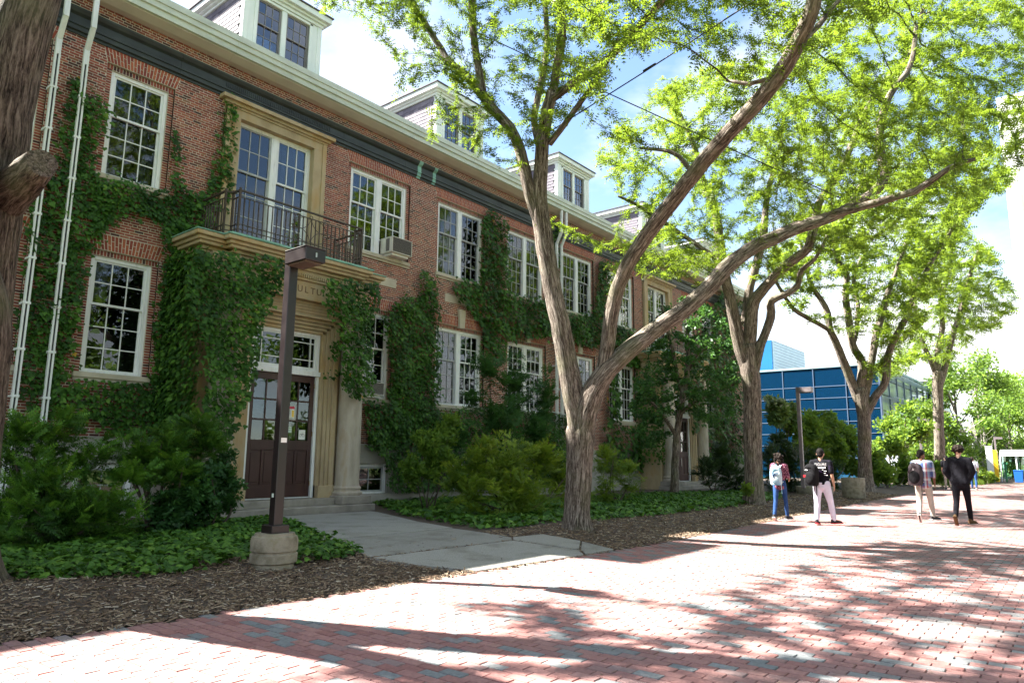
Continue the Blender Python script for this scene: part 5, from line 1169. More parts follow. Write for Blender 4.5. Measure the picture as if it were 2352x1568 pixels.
shrub('broadleaf_shrub', 'dark broad leaved shrub beside the left porch column', atY(480, 1200, 12.3)*[1, 1, 0]+[0, 0, 0.12], [lump(450, 1130, 12.3, 85, 55), lump(510, 1110, 12.5, 40, 70), lump(400, 1160, 12.1, 55, 40)], 2600, BRO[0], (0.12, 0.2), 'shrub', 6)
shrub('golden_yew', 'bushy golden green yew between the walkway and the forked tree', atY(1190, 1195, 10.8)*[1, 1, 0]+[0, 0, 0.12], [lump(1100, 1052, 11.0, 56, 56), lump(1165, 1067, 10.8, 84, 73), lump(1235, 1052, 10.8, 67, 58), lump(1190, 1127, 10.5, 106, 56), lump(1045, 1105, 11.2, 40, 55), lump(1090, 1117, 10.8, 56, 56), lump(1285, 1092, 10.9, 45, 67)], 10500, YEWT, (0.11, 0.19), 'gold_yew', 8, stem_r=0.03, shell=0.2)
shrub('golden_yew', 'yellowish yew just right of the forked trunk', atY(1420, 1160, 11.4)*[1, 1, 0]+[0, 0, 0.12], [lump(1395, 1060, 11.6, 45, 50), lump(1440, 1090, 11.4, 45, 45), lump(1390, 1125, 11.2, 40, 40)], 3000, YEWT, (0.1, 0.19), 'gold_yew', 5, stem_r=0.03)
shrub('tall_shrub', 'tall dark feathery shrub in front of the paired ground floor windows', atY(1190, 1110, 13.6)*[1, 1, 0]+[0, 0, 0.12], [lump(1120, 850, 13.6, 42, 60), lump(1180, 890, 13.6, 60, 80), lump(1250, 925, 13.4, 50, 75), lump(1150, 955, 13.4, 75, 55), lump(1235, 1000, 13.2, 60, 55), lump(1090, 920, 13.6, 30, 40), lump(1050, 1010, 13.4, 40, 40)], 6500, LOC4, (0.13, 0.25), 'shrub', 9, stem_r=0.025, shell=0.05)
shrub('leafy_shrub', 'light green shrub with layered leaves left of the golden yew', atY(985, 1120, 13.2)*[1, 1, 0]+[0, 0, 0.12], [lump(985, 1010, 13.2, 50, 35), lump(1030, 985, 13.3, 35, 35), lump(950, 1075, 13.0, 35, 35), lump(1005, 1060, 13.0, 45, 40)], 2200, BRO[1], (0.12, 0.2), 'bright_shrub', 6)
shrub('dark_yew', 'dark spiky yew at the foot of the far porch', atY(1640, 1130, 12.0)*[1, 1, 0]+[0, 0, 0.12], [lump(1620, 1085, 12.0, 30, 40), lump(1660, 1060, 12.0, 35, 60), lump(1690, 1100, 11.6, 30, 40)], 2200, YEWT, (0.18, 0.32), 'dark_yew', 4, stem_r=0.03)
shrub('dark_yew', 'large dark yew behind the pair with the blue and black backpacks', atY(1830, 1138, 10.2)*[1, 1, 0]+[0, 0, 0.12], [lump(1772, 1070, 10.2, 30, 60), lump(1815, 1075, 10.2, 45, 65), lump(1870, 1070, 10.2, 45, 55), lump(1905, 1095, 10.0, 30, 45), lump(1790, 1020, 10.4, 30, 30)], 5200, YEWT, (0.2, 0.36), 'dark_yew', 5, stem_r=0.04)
shrub('bright_shrub', 'top of the large dark yew, its sunlight painted as yellow green leaves', atY(1860, 1050, 10.6)*[1, 1, 0]+[0, 0, 0.12], [lump(1850, 1030, 10.6, 32, 24), lump(1890, 1040, 10.6, 26, 24)], 900, YEWT, (0.2, 0.34), 'gold_yew', 3, stem_r=0.03)  # sunlit top of the dark yew, drawn as separate brighter foliage
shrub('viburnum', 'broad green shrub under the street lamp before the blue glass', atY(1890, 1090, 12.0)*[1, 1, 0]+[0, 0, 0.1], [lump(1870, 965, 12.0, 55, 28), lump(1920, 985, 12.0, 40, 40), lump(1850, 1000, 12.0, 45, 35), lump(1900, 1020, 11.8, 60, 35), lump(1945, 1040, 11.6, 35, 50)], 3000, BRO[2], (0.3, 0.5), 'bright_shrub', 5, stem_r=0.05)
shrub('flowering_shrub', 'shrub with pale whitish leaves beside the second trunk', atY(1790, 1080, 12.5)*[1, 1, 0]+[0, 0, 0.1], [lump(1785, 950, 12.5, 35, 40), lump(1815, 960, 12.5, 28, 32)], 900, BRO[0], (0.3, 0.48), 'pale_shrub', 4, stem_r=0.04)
shrub('low_shrub', 'rounded green shrub behind the third trunk', atY(2040, 1112, 8.6)*[1, 1, 0]+[0, 0, 0.05], [lump(2030, 1085, 8.6, 40, 26), lump(2075, 1080, 8.4, 35, 28), lump(2010, 1060, 9.0, 25, 25)], 1600, BRO[1], (0.25, 0.42), 'bright_shrub', 4, group='low shrubs at the far bend')
shrub('low_shrub', 'rounded bright shrub between the two men on the right', atY(2165, 1112, 6.6)*[1, 1, 0]+[0, 0, 0.05], [lump(2150, 1080, 6.6, 26, 24), lump(2180, 1088, 6.5, 24, 20)], 1200, BRO[2], (0.25, 0.42), 'bright_shrub', 4, group='low shrubs at the far bend')
shrub('low_shrub', 'yellow flowering growth beside the yellow pillar', atY(2258, 1106, 5.9)*[1, 1, 0]+[0, 0, 0.0], [lump(2250, 1088, 5.9, 20, 14), lump(2268, 1096, 5.8, 18, 9)], 900, BRO[0], (0.25, 0.4), 'gold_yew', 3, group='low shrubs at the far bend')
# weeds at the foot of tree 2
shrub('sapling_weed', 'small leafy weed at the foot of the second trunk', gnd(1722, 1160), [lump(1716, 1125, float(gnd(1722, 1160)[1]), 14, 30)], 120, BRO[1], (0.12, 0.2), 'bright_shrub', 3, cat='weed', stem_r=0.008)
# bare grey shrub far right
bs = gnd(2262, 1102); root = empty('bare_shrub', tuple(bs)); tag(root, 'leafless pale grey shrub beside the man in the black sweater', 'shrub')
br = random.Random(8)
for i in range(11):
    a = br.uniform(0, 6.28); h = br.uniform(3.2, 5.2); sp = br.uniform(0.3, 1.5)
    pth = [(bs[0], bs[1], 0), (bs[0]+0.4*sp*math.cos(a), bs[1]+0.4*sp*math.sin(a), h*0.45), (bs[0]+sp*math.cos(a), bs[1]+sp*math.sin(a), h)]
    m = MB().tube(pth, [0.07, 0.045, 0.015], 5)
    for k_ in range(4):
        t_ = br.uniform(0.4, 0.9); q = np.array(pth[1])*(1-t_)+np.array(pth[2])*t_; e = q+np.array([br.gauss(0, 0.45), br.gauss(0, 0.45), br.uniform(0.3, 0.8)]); m.tube([q, e], [0.025, 0.008], 4)
    m.build('stem', M['bark_pale'], root)
# understory tree by the far entrance
bu = atY(1549, 1128, 12.6); bu[2] = 0.12; d = float((bu-EYE)@fw)
LU = [px_limb(l) for l in [
 [(1549, 1130, d, 12), (1551, 1050, d, 10), (1556, 980, d, 9), (1566, 920, d, 9), (1572, 890, d, 9)],
 [(1570, 905, d, 8), (1580, 850, d, 7), (1600, 815, d-.2, 5), (1640, 790, d-.4, 4), (1680, 770, d-.5, 3)],
 [(1570, 905, d, 7), (1555, 860, d+.2, 6), (1548, 810, d+.3, 5), (1535, 760, d+.4, 4), (1520, 700, d+.5, 3)],
 [(1575, 880, d, 5), (1582, 800, d+.1, 5), (1578, 740, d+.2, 4), (1585, 690, d+.2, 3)],
 [(1560, 950, d, 6), (1600, 920, d-.4, 5), (1650, 900, d-.8, 4), (1690, 880, d-1, 3)],
 [(1552, 1000, d, 6), (1520, 950, d-.3, 5), (1490, 920, d-.5, 4), (1460, 900, d-.6, 3)]]]
CU = [([(1450, 870), (1480, 820), (1500, 730), (1560, 680), (1640, 700), (1690, 740), (1700, 860), (1690, 960), (1610, 1000), (1590, 900), (1540, 960), (1500, 1040), (1450, 1020), (1440, 930)], d-2, d+2, 1.0)]
locust('understory_tree', 'small dark leaved tree in front of the far entrance', bu, LU, in_crown(1000, rt_, CU, 0, 0, bu, zmin=0.8), 36, BRO[1], 4, (0.16, 0.28), leafm='shrub', sides=8, dk=0.4, step=0.24, di=3, flare=0.1)

# ground ivy -------------------------------------------------------------
def ground_ivy(poly, label, dens, zt=0.17, size=(0.06, 0.12)):
    Q = [gnd(x, y)[:2] for x, y in poly]; P_ = np.array(Q); a, b = P_.min(0), P_.max(0); n = int((b-a).prod()*dens)
    q = a+(b-a)*rsh.rand(n, 2); j = q+rsh.normal(0, 0.05, q.shape); keep = inpoly(j, Q)
    for s_ in SLABS: keep &= ~inpoly(q, [(p[0], p[1]) for p in s_])
    q = q[keep]; n = len(q); edge = 0.5+0.5*np.sin(q[:, 0]*4.1+q[:, 1]*2.3)*np.sin(q[:, 1]*3.7-q[:, 0]*1.1)
    z_ = T(q[:, 0], q[:, 1])+0.02+zt*(0.35+0.65*edge)*np.sqrt(rsh.rand(n)); Ps = np.stack([q[:, 0], q[:, 1], z_], 1)
    a_ = rsh.uniform(0, 6.28, n); D = np.stack([np.cos(a_), np.sin(a_), -0.35+rsh.normal(0, 0.2, n)], 1); Nn = np.stack([rsh.normal(0, 0.4, n), -0.25+rsh.normal(0, 0.4, n), np.ones(n)], 1)
    V, F, Rn = scatter(IVYT if dens > 200 else IVYS, Ps, D, Nn, rsh.uniform(*size, n), rsh, np.clip(0.25+0.72*rsh.rand(n), 0, 0.985))
    c = (float(P_[:, 0].mean()), float(P_[:, 1].mean()), 0.1); tag(place('ground_ivy', big('ground_ivy', V-np.array(c), F, M['ivy'], Rn), None, c), label, 'ivy', kind='stuff')
ground_ivy([(-60, 1330), (100, 1332), (200, 1328), (300, 1332), (420, 1316), (520, 1298), (565, 1282), (600, 1298), (690, 1300), (760, 1290), (848, 1268), (800, 1250), (745, 1228), (655, 1203), (560, 1196), (300, 1215), (-60, 1225)], 'low ground ivy around the near lamp post and under the left yews', 420)
ground_ivy([(845, 1152), (930, 1186), (1030, 1203), (1110, 1217), (1190, 1213), (1285, 1196), (1370, 1196), (1480, 1188), (1560, 1180), (1640, 1170), (1740, 1156), (1790, 1146), (1800, 1138), (1700, 1130), (1500, 1135), (1300, 1150), (1000, 1140), (860, 1140)], 'carpet of ground ivy under the golden yew and the forked tree', 130, 0.16, (0.09, 0.16))
# mulch ------------------------------------------------------------------
cv = np.array([(-0.5, -0.5, 0), (0.5, -0.5, 0), (0.5, 0, 0.5), (-0.5, 0, 0.5), (-0.5, 0.5, 0), (0.5, 0.5, 0)]); cf = np.array([(0, 1, 2, 3), (3, 2, 5, 4)])
parts = []
for x0, x1, dn, sc in ((1, 8, 850, 1.15), (8, 14, 420, 1.3), (14, 22, 220, 1.6), (22, 36, 90, 2.2)):
    n = int((x1-x0)*2.7*dn); x = rsh.uniform(x0, x1, n); y = edgeY(x)-0.07+2.7*rsh.rand(n)**1.25
    keep = ~((y < edgeY(x)) & (rsh.rand(n) < 0.6)); q = np.stack([x, y], 1)
    for s_ in SLABS: keep &= ~(inpoly(q, [(p[0], p[1]) for p in s_]) & (rsh.rand(n) < 0.985))
    x, y = x[keep], y[keep]; n = len(x); ln = rsh.gamma(3, 0.014, n)*sc; wd = rsh.uniform(0.006, 0.016, n)*sc; a_ = rsh.uniform(0, 3.14, n)+0.0; tilt = rsh.normal(0, 0.22, n)
    D = np.stack([np.cos(a_)*np.cos(tilt), np.sin(a_)*np.cos(tilt), np.sin(tilt)], 1); Sd = np.stack([-np.sin(a_), np.cos(a_), rsh.normal(0, 0.15, n)], 1); U = np.cross(D, Sd)
    Ps = np.stack([x, y, np.maximum(T(x, y), 0.0)+0.006+0.018*rsh.rand(n)*(y > edgeY(x)+0.05)], 1)
    V = Ps[:, None]+cv[None, :, 0:1]*(D*ln[:, None])[:, None]+cv[None, :, 1:2]*(Sd*wd[:, None])[:, None]+cv[None, :, 2:3]*(U*wd[:, None]*0.8)[:, None]
    F = (cf[None]+6*np.arange(n)[:, None, None]).reshape(-1, 4); parts.append((V.reshape(-1, 3), F, np.repeat(rsh.rand(n), 2)))
V, F, Rn = merge(parts); tag(place('mulch', big('mulch', V, F, M['chip'], Rn)), 'brown wood chip mulch along the edge of the brick walk', 'mulch', kind='stuff')
# a few dry leaves and twigs on the paving
m = MB(); lr = random.Random(2)
tv, tf = tpl_broad(1, 3)
parts = []; n = 70; x = rsh.uniform(2.5, 16, n); y = edgeY(x)-rsh.uniform(0.1, 5.5, n); Ps = np.stack([x, y, np.full(n, 0.006)], 1); a_ = rsh.uniform(0, 6.28, n)
V, F, Rn = scatter(IVYT, Ps, np.stack([np.cos(a_), np.sin(a_), 0.1*np.ones(n)], 1), np.array([0, 0, 1.0])+rsh.normal(0, 0.2, (n, 3)), rsh.uniform(0.015, 0.04, n), rsh)
tag(place('leaf_litter', big('leaf_litter', V, F, M['chip'], Rn)), 'scattered dry leaf scraps on the brick walk', 'leaf litter', kind='stuff')
# ------------------------------------------------------------------ lamps, fixtures, far buildings
def street_lamp(x, y, z0, label, h=4.17, arms=((0, -1),), near=True, pm='lamp_bronze', group='street lamps along the walk'):
    root = empty('street_lamp', (x, y, z0)); tag(root, label, 'street lamp', group)
    if near:
        m = MB().lathe([(0.25, -0.05), (0.255, 0.04), (0.285, 0.06), (0.29, 0.16), (0.268, 0.175), (0.268, 0.19), (0.288, 0.20), (0.29, 0.32), (0.275, 0.37), (0.25, 0.38), (0.24, 0.41), (0.0, 0.415)], (x, y, z0), 32, cap=False)
        m.build('concrete_base', M['concrete'], root, smooth=True)
        MB().box(x-0.125, x+0.125, y-0.125, y+0.125, z0+0.40, z0+0.51).build('base_cover', M['lamp_bronze'], root, bevel=0.01)
    MB().box(x-0.065, x+0.065, y-0.065, y+0.065, z0+0.35, h).build('pole', M[pm], root, bevel=0.008)
    MB().box(x-0.07, x+0.07, y-0.07, y+0.07, h, h+0.015).build('cap', M[pm], root)
    for ax, ay in arms:
        if ay: a0, a1 = sorted((y+ay*0.07, y+ay*0.54)); bx_ = (x-0.155, x+0.155, a0, a1)
        else: a0, a1 = sorted((x+ax*0.07, x+ax*0.54)); bx_ = (a0, a1, y-0.155, y+0.155)
        m = MB(); x0, x1, y0, y1 = bx_
        m.box(x0, x1, y0, y1, h-0.2, h-0.03); m.box(x0-0.006, x1+0.006, y0-0.006, y1+0.006, h-0.03, h-0.012)
        hd = m.build('lamp_head', M[pm], root, bevel=0.008)
        MB().box(x0+0.03, x1-0.03, y0+0.05, y1-0.03, h-0.215, h-0.198).build('lens', M['lamp_lens'], hd)
        if near: MB().box((x0+x1)/2-0.012, (x0+x1)/2+0.012, y0-0.013, y0-0.005, h-0.15, h-0.09).build('latch', M['steel'], hd)
    return root
lp = street_lamp(5.24, 8.10, 0.10, 'tall dark bronze lamp post on a round concrete base in front of the double door')
MB().box(5.24-0.04, 5.24+0.045, 8.032, 8.035, 1.64, 1.70).build('sticker', M['paper'], lp)
MB().box(5.172, 5.175, 8.08, 8.12, 0.95, 1.0).build('sticker', M['paper_green'], lp)
p = atX(1832, 890, 28.2); street_lamp(float(p[0]), float(p[1]), 0.1, 'brown lamp post rising from shrubs between the second and third trunk', h=float(p[2]), near=False, pm='lamp_grey')
for (px_, py_, X_, lab, arms) in ((2110, 962, 51, 'single lamp post left of the fourth trunk', ((0, -1),)), (2199, 986, 64, 'double headed lamp post behind the man in the black sweater', ((0, -1), (0, 1))), (2284, 1003, 72, 'small lamp post behind the yellow pillar', ((0, -1),)), (2312, 1014, 84, 'farthest lamp post over the bus shelter roof', ((0, -1),))):
    p = atX(px_, py_, X_); street_lamp(float(p[0]), float(p[1]), 0.0, lab, h=float(p[2]), arms=arms, near=False, pm='lamp_grey')

# air conditioners
def air_con(x0, x1, y0, y1, z0, z1, label):
    root = empty('air_conditioner', ((x0+x1)/2, (y0+y1)/2, z0)); tag(root, label, 'air conditioner', 'window air conditioners')
    m = MB(); t_ = 0.022
    m.box(x0, x1, y0, y1, z0, z0+t_); m.box(x0, x1, y0, y1, z1-t_, z1); m.box(x0, x0+t_, y0, y1, z0+t_, z1-t_); m.box(x1-t_, x1, y0, y1, z0+t_, z1-t_); m.box(x0+t_, x1-t_, y0+0.04, y1, z0+t_, z1-t_)
    m.build('casing', M['ac_white'], root, bevel=0.006)
    g_ = MB(); n = 22
    for i in range(n): zz = z0+t_+(z1-z0-2*t_)*(i+0.5)/n; g_.box(x0+t_, x1-t_, y0+0.008, y0+0.03, zz-0.005, zz+0.005)
    tag(g_.build('grille', M['ac_grille'], root), kind='stuff')
    MB().box(x0-0.004, x0+0.001, y0+0.14, y0+0.30, z0+0.05, z1-0.05).build('side_vent', M['ac_grille'], root)
    MB().box(x0+0.08, x1-0.08, y0+0.1, y1, z0-0.07, z0-0.002).build('support', M['white'], root)
air_con(13.80, 14.62, 15.98, 16.55, 7.70, 8.20, 'beige air conditioner jutting from the upper window right of the balcony')
air_con(13.05, 13.85, 16.15, 16.56, 3.28, 3.66, 'air conditioner low in the ground floor window right of the porch')

# brace cables between limbs
c1 = MB().tube([atD(1083, 69, D1+1.1), atD(1400, 214, D1+.7)-[0, 0, .02], atD(1640, 323, D1+.5)-[0, 0, .02], atD(1931, 455, D1+.4)], 0.011, 6)
tag(c1.build('brace_cable', M['cable']), 'black brace cable running down to the right from the upper left limb', 'cable')
c2 = MB().tube([atD(1262, 303, D1+.2), atD(1480, 163, D1-1.6)-[0, 0, .02], atD(1735, 0, D1-3.9), atD(1850, -70, D1-4.9)], 0.011, 6); c2.tube([atD(1478, 164, D1-1.6), atD(1506, 147, D1-1.8)], 0.022, 6)
tag(c2.build('brace_cable', M['cable']), 'black brace cable with a thick sleeve rising to the leaning right limb', 'cable')

# planters
pc = gnd(1962, 1150); pc[2] = 0.0
m = MB().lathe([(0.40, 0), (0.42, 0.05), (0.43, 0.74), (0.42, 0.78), (0.36, 0.78), (0.35, 0.70), (0.0, 0.69)], (30.45, 7.32, 0.06), 32, cap=False)
o = m.build('planter', M['concrete'], smooth=True, loc=(30.45, 7.32, 0.06)); tag(o, 'tall round concrete planter tub right of the man in white trousers', 'planter')
m = MB().lathe([(0.70, 0), (0.72, 0.03), (0.74, 0.30), (0.72, 0.33), (0.62, 0.33), (0.60, 0.26), (0.0, 0.25)], (31.2, 9.0, 0.10), 32, cap=False)
tag(m.build('planter', M['concrete'], smooth=True, loc=(31.2, 9.0, 0.1)), 'low wide concrete planter tub behind the man in white trousers', 'planter')

# blue glass building -----------------------------------------------------
M['blue_glass'] = mat('blue_glass', [((0.012, 0.10, 0.25))], rough=0.03, spec=1.0)
m_, t_, out_ = nodes('blue_glass2'); p_ = N(t_, 'ShaderNodeBsdfPrincipled'); p_.inputs['Base Color'].default_value = (0.004, 0.045, 0.12, 1); p_.inputs['Roughness'].default_value = 0.06; p_.inputs['Specular IOR Level'].default_value = 0.5
g_ = N(t_, 'ShaderNodeBsdfGlossy'); g_.inputs['Color'].default_value = (0.09, 0.42, 0.85, 1); g_.inputs['Roughness'].default_value = 0.02
b_ = N(t_, 'ShaderNodeBump'); b_.inputs['Strength'].default_value = 0.06; n_ = noise(t_, 0.8, 2); t_.links.new(n_.outputs[0], b_.inputs['Height']); t_.links.new(b_.outputs[0], g_.inputs['Normal'])
x_ = N(t_, 'ShaderNodeMixShader'); x_.inputs[0].default_value = 0.58; t_.links.new(p_.outputs[0], x_.inputs[1]); t_.links.new(g_.outputs[0], x_.inputs[2]); t_.links.new(x_.outputs[0], out_.inputs[0]); M['blue_glass'] = m_
M['mullion'] = mat('mullion', [((0.10, 0.14, 0.22))], rough=0.4, metal=0.3)
M['pale_glass'] = mat('pale_glass', [(0.3, (0.16, 0.22, 0.24)), (0.7, (0.34, 0.42, 0.46))], scale=0.5, rough=0.08, spec=0.8)
M['siding'] = mat('siding', [(0.3, (0.20, 0.30, 0.36)), (0.7, (0.26, 0.36, 0.42))], scale=1, rough=0.4)
M['pale_wall'] = mat('pale_wall', [(0.3, (0.42, 0.46, 0.55)), (0.7, (0.52, 0.56, 0.64))], scale=0.6, rough=0.8)
M['beige_wall'] = mat('beige_wall', [(0.3, (0.34, 0.26, 0.19)), (0.7, (0.44, 0.35, 0.27))], scale=0.6, rough=0.8)
M['tower_wall'] = mat('tower_wall', [(0.3, (0.62, 0.61, 0.60)), (0.7, (0.72, 0.71, 0.70))], scale=0.3, rough=0.8)
M['warm_light'] = mat('warm_light', [((0.9, 0.85, 0.7))], rough=0.5)
XB = 60.0; ZB_ = 9.0; YC = 12.0
gb = empty('glass_building', (XB, YC+8, 0)); tag(gb, 'blue glass curtain wall building beyond the brick building', 'building')
MB().box(XB+0.1, XB+26, YC+0.1, YC+22, 0, ZB_-0.15).build('core', M['interior'], gb)
zl = [ZB_-0.06, ZB_-1.55, ZB_-2.5, ZB_-3.45, ZB_-4.4, ZB_-5.35, ZB_-6.3, ZB_-7.25, 0.05]; yl = [YC+i*2.45 for i in range(9)]
pm = {}
for i in range(len(yl)-1):
    for j in range(len(zl)-1):
        h_ = round(zl[j]-zl[j+1], 2)
        if h_ not in pm: pm[h_] = MB().box(-0.02, 0.02, -2.45/2+0.03, 2.45/2-0.03, -h_/2+0.03, h_/2-0.03).mesh('glass_panel', M['blue_glass'])
        place('glass_panel', pm[h_], gb, (XB, (yl[i]+yl[i+1])/2, (zl[j]+zl[j+1])/2), (0, wr.gauss(0, 0.006), wr.gauss(0, 0.008)))
for y_ in yl: MB().box(XB-0.07, XB+0.08, y_-0.03, y_+0.03, 0, ZB_).build('mullion', M['mullion'], gb)
for z_ in zl[1:-1]: MB().box(XB-0.05, XB+0.08, YC-0.05, yl[-1], z_-0.03, z_+0.03).build('transom_bar', M['mullion'], gb)
MB().box(XB-0.1, XB+26, YC-0.12, yl[-1]+0.1, ZB_-0.05, ZB_+0.12).build('parapet', M['siding'], gb)
# side wing facing the walk: glass, then beige panels with windows
wl = [XB+i*3.1 for i in range(8)]
for i in range(7):
    for j in range(5):
        MB().box(wl[i]+0.05, wl[i+1]-0.05, YC, YC+0.04, 2.9+j*1.25+0.04, 2.9+(j+1)*1.25-0.04).build('glass_panel', M['pale_glass'], gb)
    MB().box(wl[i]-0.05, wl[i]+0.05, YC-0.08, YC+0.08, 2.9, 9.2).build('mullion', M['mullion'], gb)
for z_ in (4.2, 6.4, 8.3):
    m = MB()
    for k_ in range(5): m.box(XB+1, wl[-1], YC-0.25-0.16*k_, YC-0.17-0.16*k_, z_, z_+0.04)
    m.build('sunshade', M['siding'], gb)
MB().box(wl[-1], wl[-1]+0.2, YC-0.2, YC+2, 0, 9.6).build('fin', M['slot'], gb)
MB().box(wl[-1]+0.2, 96, YC-0.02, YC+8, 0, 9.4).build('beige_wing', M['beige_wall'], gb)
MB().box(wl[-1]+0.2, 96, YC-0.06, YC-0.02, 7.2, 9.4).build('fascia_panel', M['siding'], gb)
for i in range(5):
    for z_ in (3.6, 5.4): MB().box(wl[-1]+1.2+i*2.6, wl[-1]+2.3+i*2.6, YC-0.05, YC+0.02, z_, z_+1.3).build('window', M['blue_glass'], gb)
# pale podium with arched windows
MB().box(XB-0.4, 92, YC-0.9, YC-0.1, 0, 2.85).build('podium', M['pale_wall'], gb)
for i in range(9):
    x_ = XB+1.2+i*2.6; pr = [(x_-0.45, 0.6), (x_+0.45, 0.6), (x_+0.45, 1.7)]+[(x_+0.45*math.cos(a), 1.7+0.45*math.sin(a)) for a in np.linspace(0.3, 2.84, 7)]+[(x_-0.45, 1.7)]
    n_ = len(pr); MB().add([(a, YC-0.93, b) for a, b in pr]+[(a, YC-0.88, b) for a, b in pr], [(k_, (k_+1) % n_, n_+(k_+1) % n_, n_+k_) for k_ in range(n_)]+[tuple(range(n_))]).build('window', M['slot'], gb)
# upper block with ribbed siding
pu = atX((2820+215/2.8)*.6125, (1240+95/2.8)*.6125, 66.0); yu, zu = float(pu[1]), float(pu[2])
pe = atY((2820+550/2.8)*.6125, (1240+215/2.8)*.6125, yu); xe = float(pe[0])
MB().box(66.0, xe, yu, yu+14, ZB_-1, zu).build('upper_block', M['siding'], gb)
for i in range(13): MB().box(66.3, xe, yu-0.03, yu-0.001, ZB_+0.2+i*0.28, ZB_+0.23+i*0.28).build('siding_rib', M['mullion'], gb)
MB().box(65.93, 65.99, yu+0.1, yu+13, ZB_-1, zu-0.02).build('glass_panel', M['blue_glass'], gb)
MB().box(xe-3.2, xe-1.2, yu-0.06, yu-0.02, ZB_+0.3, ZB_+1.7).build('window', M['dormer_sash'], gb)
# white tower -------------------------------------------------------------
tw = empty('white_tower', (95, -8, 0)); tag(tw, 'tall white concrete tower cut off by the right edge of the picture', 'building')
XT = 90.0; YT = 4.15
for i in range(9):
    MB().box(XT, XT+18, -24, YT, i*4.6+0.03, (i+1)*4.6-0.03).build('storey_panel', M['tower_wall'], tw)
MB().box(XT+0.06, XT+17.9, -23.9, YT-0.06, 0, 41.3).build('core', M['dormer_sash'], tw)
m = MB(); tr_ = random.Random(6); sl_ = MB().box(-0.02, 0.02, -0.10, 0.10, -0.9, 0.9).mesh('slot_window', M['dormer_sash'])
for i in range(9):
    for k_ in range(9): place('slot_window', sl_, tw, (XT-0.01, YT-0.9-k_*1.25-tr_.choice((0, 0.4)), i*4.6+tr_.choice((1.4, 2.3, 3.2))))
# bus shelter and bins ------------------------------------------------------
M['teal_glass'] = glass_mat('teal_glass', tint=(0.55, 0.75, 0.72), base=0.1, gain=1.2)
M['yellow'] = mat('yellow', [((0.80, 0.48, 0.02))], rough=0.5); M['blue_plastic'] = mat('blue_plastic', [((0.01, 0.10, 0.42))], rough=0.45); M['green_paint'] = mat('green_paint', [((0.02, 0.16, 0.06))], rough=0.5)
sp = gnd(2286, 1106); X_, Y_ = float(sp[0]), float(sp[1])
py_ = empty('pillar_sign', (X_, Y_, 0)); tag(py_, 'white and yellow upright pillar at the left end of the bus shelter', 'sign')
MB().box(X_-0.15, X_+0.15, Y_-0.02, Y_+0.42, 0, 2.75).build('panel', M['white'], py_, bevel=0.02); MB().box(X_-0.16, X_+0.16, Y_-0.32, Y_-0.03, 0.0, 2.45).build('side_panel', M['yellow'], py_, bevel=0.02)
sh = empty('bus_shelter', (X_+2, Y_-3.2, 0)); tag(sh, 'glazed bus shelter with a curved white roof at the right edge', 'bus shelter')
y0, y1 = Y_-5.6, Y_-0.4
ar = [(X_+0.6+2.6*t2, 2.0+0.42*math.sin(math.pi*t2)) for t2 in np.linspace(0, 1, 9)]; n_ = len(ar)
MB().add([(a, y0, b) for a, b in ar]+[(a, y1, b) for a, b in ar]+[(a, y0, b+0.07) for a, b in ar]+[(a, y1, b+0.07) for a, b in ar],
         [(i, i+1, n_+i+1, n_+i) for i in range(n_-1)]+[(2*n_+i, 2*n_+i+1, 3*n_+i+1, 3*n_+i) for i in range(n_-1)]+[(i, i+1, 2*n_+i+1, 2*n_+i) for i in range(n_-1)]+[(n_+i, n_+i+1, 3*n_+i+1, 3*n_+i) for i in range(n_-1)]).build('roof', M['white'], sh, smooth=True)
for k_ in range(6):
    y_ = y0+(y1-y0)*k_/5; MB().box(X_+0.7, X_+0.78, y_-0.04, y_+0.04, 0, 2.03).build('post', M['white'], sh); MB().box(X_+3.0, X_+3.08, y_-0.04, y_+0.04, 0, 2.03).build('post', M['white'], sh)
    if k_ < 5: MB().box(X_+0.72, X_+0.75, y_+0.06, y_+(y1-y0)/5-0.06, 0.25, 1.95).build('pane', M['teal_glass'], sh)
for k_, (yy, lab) in enumerate(((Y_-1.55, 'blue recycling bin left of its twin before the bus shelter'), (Y_-2.25, 'blue recycling bin with a white mark before the bus shelter'))):
    b_ = empty('recycling_bin', (X_, yy, 0)); tag(b_, lab, 'bin', 'bins by the bus shelter')
    m = MB(); x0, x1 = X_-0.26, X_+0.26; m.add([(x0+.03, yy-.25, 0), (x1-.03, yy-.25, 0), (x1-.03, yy+.25, 0), (x0+.03, yy+.25, 0), (x0, yy-.29, .85), (x1, yy-.29, .85), (x1, yy+.29, .85), (x0, yy+.29, .85)], [(0, 3, 2, 1), (0, 1, 5, 4), (1, 2, 6, 5), (2, 3, 7, 6), (3, 0, 4, 7), (4, 5, 6, 7)]).build('body', M['blue_plastic'], b_, bevel=0.02)
    MB().box(x0-.02, x1+.02, yy-.31, yy+.31, .85, .92).build('lid', M['blue_plastic'], b_, bevel=0.02)
    if k_: MB().box(x0-.012, x0-.004+.01, yy-.12, yy+.12, .42, .66).build('mark', M['white'], b_)
gp = empty('green_post', (X_+0.2, Y_-0.75, 0)); tag(gp, 'slim dark green post between the yellow pillar and the blue bins', 'post'); MB().box(X_+.15, X_+.25, Y_-.8, Y_-.7, 0, 1.35).build('shaft', M['green_paint'], gp); MB().box(X_+.1, X_+.3, Y_-.88, Y_-.62, 1.35, 1.5).build('head', M['green_paint'], gp)

